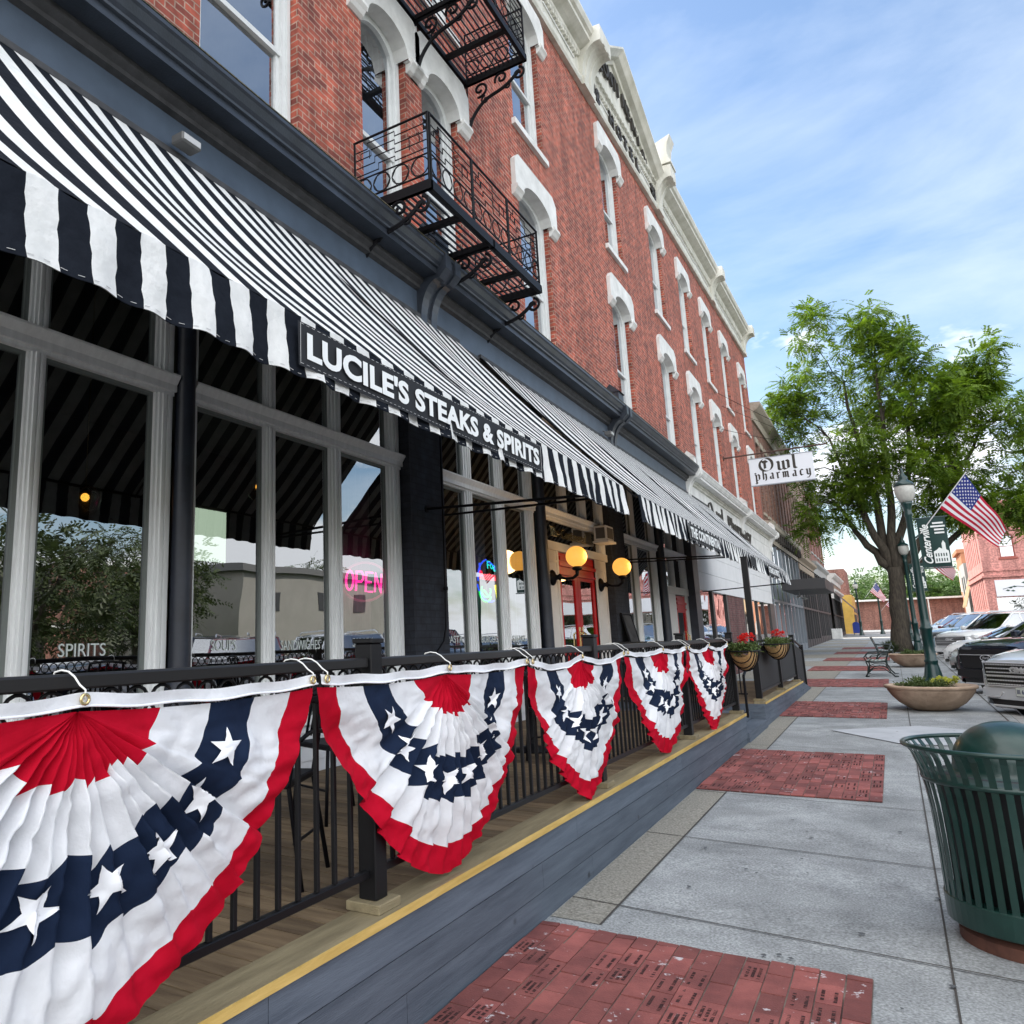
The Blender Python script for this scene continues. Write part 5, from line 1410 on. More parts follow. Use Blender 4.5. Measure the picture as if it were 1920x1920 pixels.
def bistro_table(x, y, label):
    th = thing('bistro_table', label, 'table', (x, y, DZ), group='black bistro tables')
    m = MB(); m.lathe([(1e-4, 0.71), (0.36, 0.71), (0.37, 0.72), (0.37, 0.735), (1e-4, 0.74)], n=28); m.build('tabletop', IRONK, th, local=True)
    m = MB(); m.lathe([(0.24, 0), (0.24, 0.015), (0.05, 0.05), (0.03, 0.08), (0.03, 0.70), (0.12, 0.71)], n=16); m.build('pedestal', IRONK, th, local=True, smooth=True)
    return th
bistro_table(-3.35, 3.3, 'round black bistro table behind the nearest railing')
bar_chair(-2.72, 3.05, R(200), 'black metal chair nearest the camera, seen between the first and second bunting')
bar_chair(-3.2, 4.3, R(250), 'black metal chair on the far side of the nearest bistro table')
bistro_table(-3.2, 7.6, 'round black bistro table by the dark brick pilaster')
bar_chair(-2.7, 7.0, R(150), 'black metal chair seen between the second and third bunting')
bar_chair(-3.0, 8.4, R(260), 'black metal chair beyond the second bistro table')

# flower baskets hung on the railing
COCO = mat('coco liner', (0.30, 0.17, 0.06), 0.95, color2=(0.46, 0.29, 0.12), vscale=30, bump=0.5, bscale=90)
LEAFD = mat('planter foliage', (0.045, 0.085, 0.02), 0.7, color2=(0.12, 0.16, 0.04), vscale=20, trans=0.2)
GERA = mat('red geranium petals', (0.62, 0.01, 0.012), 0.6, color2=(0.75, 0.03, 0.02), vscale=30, trans=0.2)
def blade(m, p, L_, wdt, az, el, mi=0, curl=0.3):
    d = Vector((math.cos(az) * math.cos(el), math.sin(az) * math.cos(el), math.sin(el)))
    s = Vector((-math.sin(az), math.cos(az), 0)) * wdt
    p = Vector(p); q = p + d * L_ * 0.55; e = p + d * L_ + Vector((0, 0, -curl * L_))
    m.add([p, q - s, e, q + s], [(0, 1, 2, 3)], mi)
def basket(yc, L_, label, zt=1.40, x=XR + 0.20):
    th = thing('flower_basket', label, 'flower basket', (x, yc, zt), group='half-round flower baskets on the railing')
    r = 0.16
    m = MB()
    def fn(u, v):
        a = PI * v; e = math.sin(PI * (0.02 + 0.96 * u)) ** 0.45
        return (x - r * math.cos(a) * (0.6 + 0.4 * e), yc + L_ * (u - 0.5), zt - 0.27 * math.sin(a) * e)
    m.grid(fn, 28, 12); m.build('coco_liner', COCO, th, smooth=True)
    m = MB(); rr = r + 0.006
    n = 7
    for i in range(n):
        u = (i + 0.5) / n; e = math.sin(PI * (0.02 + 0.96 * u)) ** 0.45
        m.tube([(x - rr * math.cos(PI * k / 12) * (0.6 + 0.4 * e), yc + L_ * (u - 0.5), zt - 0.278 * math.sin(PI * k / 12) * e) for k in range(13)], 0.0075, 6)
    m.tube([(x - rr, yc - L_ / 2, zt), (x + rr * 0.75, yc - L_ / 2 + 0.02, zt), (x + rr, yc - L_ / 2 + 0.12, zt), (x + rr, yc + L_ / 2 - 0.12, zt), (x + rr * 0.75, yc + L_ / 2 - 0.02, zt), (x - rr, yc + L_ / 2, zt), (x - rr, yc - L_ / 2, zt)], 0.010, 6)
    m.tube([(x - rr, yc - L_ / 4, zt), (x - rr - 0.03, yc - L_ / 4, zt + 0.10), (XR, yc - L_ / 4, 1.54)], 0.007, 6)
    m.tube([(x - rr, yc + L_ / 4, zt), (x - rr - 0.03, yc + L_ / 4, zt + 0.10), (XR, yc + L_ / 4, 1.54)], 0.007, 6)
    m.build('wire_basket', IRONK, th, smooth=True)
    rg = random.Random(int(yc * 7)); m = MB()
    for i in range(900):
        p = (x + rg.uniform(-0.14, 0.15), yc + rg.uniform(-0.46, 0.46) * L_, zt + rg.uniform(-0.03, 0.09))
        blade(m, p, rg.uniform(0.04, 0.10), rg.uniform(0.006, 0.018), rg.uniform(0, 6.28), rg.uniform(-0.3, 1.2))
    m.build('foliage', LEAFD, th)
    m = MB()
    for c in range(5):
        cy_ = yc + rg.uniform(-0.05, 0.30) * L_; cx_ = x + rg.uniform(-0.06, 0.10); cz_ = zt + rg.uniform(0.10, 0.20)
        for i in range(70):
            a, e = rg.uniform(0, 6.28), rg.uniform(-0.5, 1.5); rr2 = rg.uniform(0.02, 0.055)
            p = (cx_ + rr2 * math.cos(a) * math.cos(e), cy_ + rr2 * math.sin(a) * math.cos(e) * 1.6, cz_ + rr2 * math.sin(e))
            blade(m, p, 0.032, 0.014, a, e, curl=0.1)
    m.build('blossoms', GERA, th)
    return th
basket(11.95, 0.85, 'flower basket with red geraniums nearest the fifth bunting', zt=1.36, x=XR + 0.21)
basket(15.7, 1.55, 'wider flower basket with red geraniums on the ramp railing')

# ================================================================ LITTER BIN
BGR = mat('dark green powder coat', (0.003, 0.022, 0.017), 0.32, coat=0.15, color2=(0.006, 0.034, 0.027), vscale=7, bump=0.06, bscale=25)
BX, BY = 0.43, 5.36; BZ = G(BY)
th = thing('litter_bin', 'dark green slatted litter bin with a domed lid at the right edge', 'litter bin', (BX, BY, BZ))
m = MB(); m.lathe([(0.372, 0.095), (0.378, 0.10), (0.381, 0.215), (0.374, 0.22)], n=56); m.lathe([(0.366, 0.215), (0.366, 0.10)], n=56); m.build('bottom_band', BGR, th, local=True, smooth=False)
nsl = 44
src = None
prof_ = [(0.374, 0.21), (0.376, 0.45), (0.382, 0.62), (0.394, 0.74), (0.412, 0.84), (0.440, 0.925), (0.468, 0.965)]
for i in range(nsl):
    if src is None:
        m = MB()
        for (r0, z0), (r1, z1) in zip(prof_[:-1], prof_[1:]):
            w_ = 0.0155
            m.add([(r0 - 0.004, -w_, z0), (r0, -w_, z0), (r0, w_, z0), (r0 - 0.004, w_, z0), (r1 - 0.004, -w_, z1), (r1, -w_, z1), (r1, w_, z1), (r1 - 0.004, w_, z1)], [(0, 1, 5, 4), (1, 2, 6, 5), (2, 3, 7, 6), (3, 0, 4, 7)])
        src = m.build('slat', BGR, th, local=True)
    else:
        c = src.copy(); COL.objects.link(c); c.rotation_euler = (0, 0, 2 * PI * i / nsl)
m = MB()
k = 64; m.tube([(0.470 * math.cos(2 * PI * i / k), 0.470 * math.sin(2 * PI * i / k), 0.968) for i in range(k + 1)], 0.0125, 10, cap=False); m.build('top_ring', BGR, th, local=True, smooth=True)
m = MB(); m.lathe([(0.30, 0.12), (0.325, 0.80), (0.335, 0.82), (0.325, 0.83)], n=40); m.build('liner', mat('black plastic liner', (0.012, 0.013, 0.014), 0.5), th, local=True, smooth=True)
m = MB(); m.lathe([(0.405, 0.785), (0.41, 0.80), (0.40, 0.815), (0.27, 0.835), (0.262, 0.85)] + [(0.255 * math.cos(R(a)), 0.87 + 0.225 * math.sin(R(a))) for a in range(0, 88, 6)] + [(1e-4, 1.095)], n=56)
m.build('dome_lid', BGR, th, local=True, smooth=True)
m = MB(); m.lathe([(0.33, -0.02), (0.335, 0.0), (0.335, 0.055), (0.30, 0.07)], n=40); m.build('foot_plate', mat('rusty brown foot', (0.09, 0.035, 0.022), 0.9, var=0.3, vscale=8), th, local=True)
for i in range(3):
    m = MB(); a = 2 * PI * i / 3 + 0.4; m.tube([(0.33 * math.cos(a), 0.33 * math.sin(a), 0.05), (0.33 * math.cos(a), 0.33 * math.sin(a), 0.13)], 0.02, 8); m.build('foot', BGR, th, local=True)

# ================================================================ PLANTERS
TERR = mat('cast stone planter', (0.25, 0.175, 0.12), 0.85, color2=(0.50, 0.37, 0.27), vscale=2.8, bump=0.3, bscale=90)
YELF = mat('yellow flowers', (0.45, 0.48, 0.06), 0.7, color2=(0.62, 0.60, 0.12), vscale=25, trans=0.2)
def planter(x, y, label, seed, flowers=True):
    th = thing('planter', label, 'planter', (x, y, G(y)), group='large cast stone bowl planters')
    m = MB(); m.lathe([(0.20, 0.0), (0.27, 0.005), (0.36, 0.035), (0.50, 0.13), (0.60, 0.24), (0.655, 0.33), (0.665, 0.345), (0.668, 0.375), (0.70, 0.385), (0.712, 0.40), (0.712, 0.425), (0.70, 0.44), (0.66, 0.44), (0.62, 0.40), (0.58, 0.38), (0.02, 0.38)], n=56)
    m.build('bowl', TERR, th, local=True, smooth=True)
    m = MB(); m.lathe([(0.0001, 0.36), (0.60, 0.388)], n=30); m.build('soil', mat('dark soil', (0.02, 0.014, 0.01), 1), th, local=True)
    m = MB()
    for a in (R(262), R(30), R(150)): m.tube([(0.3 * math.cos(a) * 1.3, 0.3 * math.sin(a) * 1.3, 0.06), (0.555 * math.cos(a), 0.555 * math.sin(a), 0.19), (0.662 * math.cos(a), 0.662 * math.sin(a), 0.335)], 0.0022, 4)
    m.build('mould_seam', mat('dark seam line', (0.16, 0.11, 0.08), 0.9), th, local=True)  # thin darker line along each mould seam
    rg = random.Random(seed); m = MB(); fl = MB()
    for c in range(26):
        a, r = rg.uniform(0, 6.28), rg.uniform(0.05, 0.52); px, py_ = r * math.cos(a), r * math.sin(a); hh = rg.uniform(0.05, 0.16)
        for i in range(46):
            blade(m, (px + rg.uniform(-0.09, 0.09), py_ + rg.uniform(-0.09, 0.09), 0.39 + rg.uniform(0, hh)), rg.uniform(0.05, 0.11), rg.uniform(0.008, 0.02), rg.uniform(0, 6.28), rg.uniform(0, 1.3))
    for i in range(40):
        blade(m, (-0.15 + rg.uniform(-0.05, 0.05), -0.05 + rg.uniform(-0.05, 0.05), 0.40), rg.uniform(0.2, 0.34), 0.008, rg.uniform(0, 6.28), rg.uniform(0.7, 1.4), curl=0.15)
    m.build('foliage', LEAFD, th, local=True)
    if flowers:
        for c in range(22):
            px, py_ = rg.uniform(0.0, 0.42), rg.uniform(-0.42, 0.1); z = 0.46 + rg.uniform(0, 0.10)
            for i in range(30):
                a, e = rg.uniform(0, 6.28), rg.uniform(0.0, 1.5)
                blade(fl, (px + 0.03 * math.cos(a) * math.cos(e), py_ + 0.03 * math.sin(a) * math.cos(e), z + 0.03 * math.sin(e)), 0.04, 0.014, a, e, curl=0.1)
        fl.build('blossoms', YELF, th, local=True)
    return th
planter(0.42, 17.35, 'nearest cast stone bowl planter with yellow flowers on the sidewalk', 5)
planter(0.42, 31.9, 'farther cast stone bowl planter beside the tree trunk and second bench', 8, False)

# ================================================================ BENCHES
BENG = mat('bench green black iron', (0.008, 0.018, 0.016), 0.3, spec=0.5)
BSLAT = mat('bench slats', (0.030, 0.045, 0.042), 0.20, spec=0.7)
def bench(x, y, rz, label):
    """seat faces local +x, length along local y"""
    th = thing('park_bench', label, 'bench', (x, y, G(y)), rz, group='green iron park benches')
    Lh = 0.80
    for k in range(5):
        xx = -0.18 + 0.095 * k; m = MB(); zz = 0.445 - 0.02 * math.sin(k / 4 * PI)
        m.bevbox(xx, xx + 0.08, -Lh, Lh, zz - 0.015, zz + 0.01, 0.004); m.build('seat_slat', BSLAT, th, local=True)
    for k in range(4):
        z = 0.52 + 0.105 * k; xx = -0.22 - 0.045 * k
        m = MB(); m.add([(xx, -Lh, z), (xx + 0.022, -Lh, z - 0.004), (xx - 0.012, -Lh, z + 0.088), (xx - 0.034, -Lh, z + 0.084), (xx, Lh, z), (xx + 0.022, Lh, z - 0.004), (xx - 0.012, Lh, z + 0.088), (xx - 0.034, Lh, z + 0.084)], [(0, 1, 2, 3), (7, 6, 5, 4), (0, 4, 5, 1), (1, 5, 6, 2), (2, 6, 7, 3), (3, 7, 4, 0)])
        m.build('back_slat', BSLAT, th, local=True)
    for s in (-1, 1):
        yy = s * (Lh + 0.02); m = MB()
        m.tube([(0.34, yy, 0.0), (0.28, yy, 0.10), (0.25, yy, 0.28), (0.29, yy, 0.42)], 0.019, 7)
        m.tube([(-0.38, yy, 0.0), (-0.28, yy, 0.12), (-0.20, yy, 0.30), (-0.20, yy, 0.44), (-0.27, yy, 0.66), (-0.38, yy, 0.94)], 0.019, 7)
        m.tube([(-0.38, yy, 0.012), (-0.46, yy, 0.012)], 0.018, 6); m.tube([(0.34, yy, 0.012), (0.25, yy, 0.012)], 0.018, 6)
        m.tube([(0.30, yy, 0.43), (0.1, yy, 0.41), (-0.20, yy, 0.43)], 0.019, 7)
        m.tube([(0.28, yy, 0.10), (0.14, yy, 0.22), (0.0, yy, 0.25), (-0.14, yy, 0.22), (-0.27, yy, 0.10)], 0.014, 7)
        m.tube([(0.26, yy, 0.24), (0.12, yy, 0.31), (0.0, yy, 0.30), (-0.12, yy, 0.31), (-0.22, yy, 0.24)], 0.011, 6)
        m.tube([(0.28, yy, 0.43), (0.33, yy, 0.54), (0.25, yy, 0.65), (0.05, yy, 0.67), (-0.12, yy, 0.64), (-0.27, yy, 0.66)], 0.016, 7)
        m.tube([(0.18, yy, 0.43), (0.22, yy, 0.52), (0.14, yy, 0.57), (0.02, yy, 0.55)], 0.011, 6)
        m.build('end_frame', BENG, th, local=True, smooth=True)
    return th
bench(-0.50, 27.3, R(180), 'nearer green iron park bench facing the shops')
bench(-0.42, 35.6, R(0), 'farther green iron park bench beside the planter, seen from behind at an angle')

# ================================================================ LAMP POSTS, BANNERS, FLAGS
LGR = mat('lamp post green', (0.004, 0.030, 0.028), 0.3, coat=0.2)
LGL = mat('ribbed lamp glass', (0.62, 0.62, 0.58), 0.25, var=0.1, vscale=12, trans=0.3)
def lamp_post(x, y, label, s=1.0):
    th = thing('lamp_post', label, 'street lamp', (x, y, G(y)), group='green street lamps')
    m = MB(); m.lathe([(0.24, 0), (0.25, 0.04), (0.22, 0.08), (0.20, 0.16), (0.15, 0.42), (0.135, 0.48), (0.15, 0.51), (0.15, 0.55), (0.125, 0.58), (0.12, 0.9), (0.125, 1.30), (0.145, 1.33), (0.145, 1.38), (0.11, 1.42), (0.10, 1.6), (0.075, 4.25), (0.095, 4.30), (0.095, 4.36), (0.08, 4.40), (0.09, 4.50), (0.13, 4.60), (0.14, 4.66)], n=20)
    m.build('pole', LGR, th, local=True, smooth=True)
    m = MB(); m.lathe([(0.125, 4.66), (0.17, 4.72), (0.215, 4.83), (0.235, 4.95), (0.225, 5.06), (0.205, 5.12)], n=28); m.build('globe', LGL, th, local=True, smooth=True)
    m = MB(); m.lathe([(0.235, 5.10), (0.24, 5.13), (0.20, 5.19), (0.12, 5.24), (0.10, 5.30), (0.115, 5.33), (0.06, 5.40), (0.035, 5.47), (0.045, 5.50), (0.01, 5.60)], n=24); m.build('lamp_cap', LGR, th, local=True, smooth=True)
    return th
BANG = mat('banner green', (0.003, 0.032, 0.028), 0.7)
BANW = mat('banner white print', (0.75, 0.78, 0.76), 0.7)
def script_word(strokes, **k): return strokes
def street_banner(x, y, label):
    z0 = G(y) + 2.90; hh = 1.28; ww = 0.62; X0 = x + 0.15
    th = thing('street_banner', label, 'banner', (x, y, z0), group='green town banners on the lamp posts')
    m = MB()
    def fn(u, v): return (X0 + ww * u, y - 0.03 + 0.018 * math.sin(u * 5 + v * 3), z0 + hh * v)
    m.grid(fn, 14, 20); m.build('banner_cloth', BANG, th, smooth=True)
    m = MB(); m.tube([(x, y, z0 + hh + 0.02), (X0 + ww + 0.06, y, z0 + hh + 0.02)], 0.016, 6); m.tube([(x, y, z0 - 0.02), (X0 + ww + 0.06, y, z0 - 0.02)], 0.016, 6); m.build('banner_rod', LGR, th)
    m = MB(); yb = y - 0.06
    # town name running upwards in a brush script
    text_mb('Centerville', (X0 + 0.235, yb, z0 + 0.10), (0, 0, 1), (-1, 0, 0), width=1.02, height=0.19, depth=0.004, bold=0.02, mb=m, shear=0.45)
    # courthouse silhouette with a clock tower lying in the lower right, bars above
    for i in range(4):
        m.box(X0 + 0.33 + (0.00, -0.05, 0.02, 0.02)[i], X0 + 0.56 + (0, 0.03, 0, 0)[i], yb - 0.003, yb, z0 + 0.86 + 0.085 * (3 - i), z0 + 0.905 + 0.085 * (3 - i))
    m.prism([(X0 + 0.27, z0 + 0.10), (X0 + 0.59, z0 + 0.10), (X0 + 0.59, z0 + 0.40), (X0 + 0.54, z0 + 0.44), (X0 + 0.54, z0 + 0.60), (X0 + 0.50, z0 + 0.68), (X0 + 0.46, z0 + 0.60), (X0 + 0.46, z0 + 0.46), (X0 + 0.40, z0 + 0.50), (X0 + 0.34, z0 + 0.44), (X0 + 0.27, z0 + 0.40)], yb - 0.003, yb)
    m.build('banner_print', BANW, th)
    m = MB()
    for i in range(5):
        for j in range(2): m.box(X0 + 0.30 + 0.055 * i, X0 + 0.325 + 0.055 * i, yb - 0.006, yb - 0.0035, z0 + 0.14 + 0.13 * j, z0 + 0.22 + 0.13 * j)
    m.build('banner_windows', BANG, th)
FR_ = mat('flag red', (0.48, 0.01, 0.04), 0.8, trans=0.3); FW_ = mat('flag white', (0.78, 0.78, 0.80), 0.8, trans=0.3); FB_ = mat('flag blue', (0.015, 0.03, 0.20), 0.8, trans=0.2)
def flag(x, y, zatt, label, s=1.0, seed=1, ln=1.98):
    """staff leaves the pole towards +x, up; flag hangs down and away from it"""
    th = thing('flag', label, 'flag', (x, y, zatt), group='flags on the lamp posts')
    A = Vector((x + 0.08, y, zatt)); d = Vector((0.62, -0.12, 0.78)).normalized()
    B = A + d * ln * s
    m = MB(); m.tube([A, B], 0.013, 7); m.sphere(tuple(B), 0.02, 10); m.build('staff', mat('white staff', (0.6, 0.6, 0.6), 0.4), th)
    m = MB(); m.tube([(x, y, zatt - 0.03), tuple(A + d * 0.12)], 0.022, 8); m.build('bracket', LGR, th)
    H = 1.02 * s; Lf = 1.62 * s
    top = B - d * 0.04
    # fly direction droops under gravity
    def fn(u, v):      # u along fly, v from top (0) to bottom (1) along the staff
        p = top - d * (H * v)
        fx = Vector((0.55, -0.10, -0.83)).normalized(); fx2 = Vector((0.42, -0.05, -0.90)).normalized()
        dirv = (fx * (v) + fx2 * (1 - v)).normalized()
        q = p + dirv * (Lf * u)
        q = q + d * (H * 0.30 * u * v - 0.05 * u)
        q.y += 0.06 * math.sin(u * 6 + v * 3 + seed) * u + 0.03 * math.sin(u * 13 + v * 5 + seed) * u
        q.x += 0.03 * math.sin(u * 9 + v * 2 + seed) * u
        return q
    nu, nv = 40, 26
    m = MB()
    def mf(i, j):
        u, v = (i + 0.5) / nu, (j + 0.5) / nv
        if u < 0.40 and v < 7 / 13: return 2
        return 0 if int(v * 13) % 2 == 0 else 1
    m.grid(fn, nu, nv, 0, mf); m.build('flag_cloth', [FR_, FW_, FB_], th, smooth=True)
    m = MB(); 
    for r_ in range(9):
        nst = 6 if r_ % 2 == 0 else 5
        for c in range(nst):
            u0 = 0.40 * ((c + 0.5) / 6 if nst == 6 else (c + 1) / 6); v0 = (7 / 13) * (r_ + 1) / 10
            ring = []
            for i in range(10):
                rad = (0.030 if i % 2 == 0 else 0.0125) * 1.0; a = PI / 2 + PI * i / 5
                p = fn(u0 + rad * math.cos(a) / 1.62, v0 - rad * math.sin(a)); ring.append(p + Vector((0, -0.006, 0)))
            c0 = fn(u0, v0) + Vector((0, -0.006, 0))
            m.add([c0] + ring, [(0, i + 1, (i + 1) % 10 + 1) for i in range(10)])
    m.build('stars', FW_, th)
    return th
lamp_post(0.70, 24.5, 'nearest green lamp post with acorn globe, banner and flag'); street_banner(0.70, 24.5, 'nearest green Centerville banner on the lamp post'); flag(0.74, 24.5, G(24.5) + 3.70, 'large flag flying from the nearest lamp post')
lamp_post(0.88, 45.5, 'second green lamp post behind the tree trunk'); street_banner(0.84, 45.5, 'second Centerville banner, beside the trunk'); flag(0.9, 45.5, G(45.5) + 3.70, 'half hidden flag on the second lamp post', seed=3)
lamp_post(0.95, 66, 'third green lamp post far down the kerb'); 
lamp_post(-2.75, 92, 'distant lamp post beyond the alley on the left'); flag(-2.2, 92, G(92) + 3.6, 'distant flag beyond the alley', seed=5)
flag(-1.0, 96, G(96) + 2.3, 'second distant flag, lower and to the right', s=0.9, seed=6)
lamp_post(-1.0, 96.2, 'very distant lamp post carrying the lower flag')

# ================================================================ OWL PHARMACY BLADE SIGN AND WIRES
th = thing('blade_sign', 'white hanging Owl Pharmacy sign with black blackletter writing', 'hanging sign', (W, 30, 7.9))
SGN = mat('white enamel sign', (0.72, 0.75, 0.80), 0.35)
m = MB(); m.bevbox(-3.66, -1.62, 29.95, 30.05, 6.78, 7.74, 0.01); m.build('sign_board', SGN, th)
m = MB(); m.box(-3.68, -1.60, 29.94, 30.06, 7.741, 7.765); m.box(-3.68, -1.60, 29.94, 30.06, 6.755, 6.779); m.build('sign_rim', mat('grey rim', (0.3, 0.32, 0.35), 0.4), th)
m = MB(); m.tube([(W, 30, 7.93), (-1.15, 30, 7.96)], 0.028, 8); m.tube([(-3.2, 30, 7.93), (-3.2, 30, 7.75)], 0.012, 6); m.tube([(-2.0, 30, 7.94), (-2.0, 30, 7.75)], 0.012, 6); m.lathe([(0.09, 0), (0.09, 0.03)], (W, 30, 7.93), 12, axis='x'); m.build('sign_arm', mat('rusty arm', (0.07, 0.035, 0.025), 0.7), th)
# blackletter drawn with a broad nib; sign faces -Y, so U = +X
m = MB(); s_ = 0.30; nb = (0.20, 0.075)
O_ = lambda dx_, dz_: (-3.66 + dx_, 29.948, 6.78 + dz_)
cap = [arc(0.62, 0.62, 0.50, 0.56, 100, 275, 16), arc(0.66, 0.62, 0.46, 0.56, -88, 95, 16), [(0.52, 1.02), (0.52, 0.30)], [(0.52, 1.0), (0.72, 0.82)], [(0.30, 0.98), (0.5, 0.80)]]
nib_mb(cap, O_(0.30, 0.45), (1, 0, 0), (0, 0, 1), 0.41, nb, 0.004, m)
wl = [[(1.45, 0.78), (1.55, 0.70), (1.55, 0.10), (1.70, 0.0), (1.88, 0.12)], [(1.88, 0.78), (1.92, 0.70), (1.92, 0.12), (2.06, 0.0), (2.24, 0.12)], [(2.18, 0.82), (2.30, 0.70), (2.30, 0.10)],
      [(2.66, 1.30), (2.74, 1.2), (2.74, 0.10), (2.88, 0.0)]]
nib_mb(wl, O_(0.32, 0.455), (1, 0, 0), (0, 0, 1), 0.41, (0.21, 0.08), 0.004, m)
h = 0.222
def lw(x, kind):
    L_ = {'p': [[(0.05, 0.95), (0.18, 0.85), (0.18, -0.55)], [(0.18, 0.86), (0.45, 1.0), (0.62, 0.80), (0.62, 0.18), (0.40, 0.0), (0.2, 0.08)], [(0.0, -0.42), (0.34, -0.42)], [(0.02, 1.25), (0.15, 1.05)]],
          'h': [[(0.14, 1.45), (0.14, 0.05)], [(0.14, 0.80), (0.40, 0.98), (0.54, 0.80), (0.54, 0.15), (0.44, -0.15)]],
          'a': [[(0.10, 0.90), (0.36, 1.0), (0.50, 0.85), (0.50, 0.08), (0.62, 0.02)], [(0.50, 0.58), (0.20, 0.48), (0.12, 0.22), (0.26, 0.02), (0.46, 0.14)]],
          'r': [[(0.05, 0.95), (0.17, 0.85), (0.17, 0.05), (0.28, 0.0)], [(0.17, 0.80), (0.36, 1.0), (0.46, 0.85)]],
          'm': [[(0.05, 0.95), (0.16, 0.85), (0.16, 0.05)], [(0.16, 0.82), (0.34, 0.98), (0.46, 0.82), (0.46, 0.05)], [(0.46, 0.82), (0.64, 0.98), (0.77, 0.82), (0.77, 0.08), (0.88, 0.0)]],
          'c': [[(0.50, 0.84), (0.34, 1.0), (0.16, 0.78), (0.16, 0.22), (0.34, 0.0), (0.52, 0.16)]],
          'y': [[(0.05, 0.95), (0.16, 0.85), (0.16, 0.20), (0.34, 0.02), (0.5, 0.16)], [(0.50, 0.98), (0.54, 0.85), (0.54, -0.05), (0.30, -0.42), (0.08, -0.38)]]}[kind]
    nib_mb([[(a + x, b_) for a, b_ in st] for st in L_], O_(0.16, 0.17), (1, 0, 0), (0, 0, 1), h, (0.24, 0.10), 0.004, m)
xx = 0.0
for ch, adv in (('p', 0.98), ('h', 0.92), ('a', 0.92), ('r', 0.78), ('m', 1.24), ('a', 0.94), ('c', 0.86), ('y', 0.8)):
    lw(xx, ch); xx += adv * 1.10
m.build('blackletter_lettering', LET, th)
for i, (a, b_) in enumerate((((W, 30.6, 10.6), (-1.2, 30, 7.98)), ((W, 31, 10.2), (4.5, 47, 8.0)), ((W, 28.5, 8.8), (-1.6, 30.0, 7.99)), ((W, 33, 11.0), (6.0, 55, 7.6)))):
    a, b_ = Vector(a), Vector(b_); m = MB(); m.tube([a.lerp(b_, k / 10) - Vector((0, 0, 0.35 * math.sin(PI * k / 10) * (0.2 if i in (0, 2) else 1))) for k in range(11)], 0.008, 5)
    tag(m.build('wire', IRONK), ('thin guy wire holding the hanging sign from above', 'thin utility wire running from the hotel into the tree', 'second thin guy wire to the sign arm', 'upper thin utility wire running down the street')[i], 'wire')

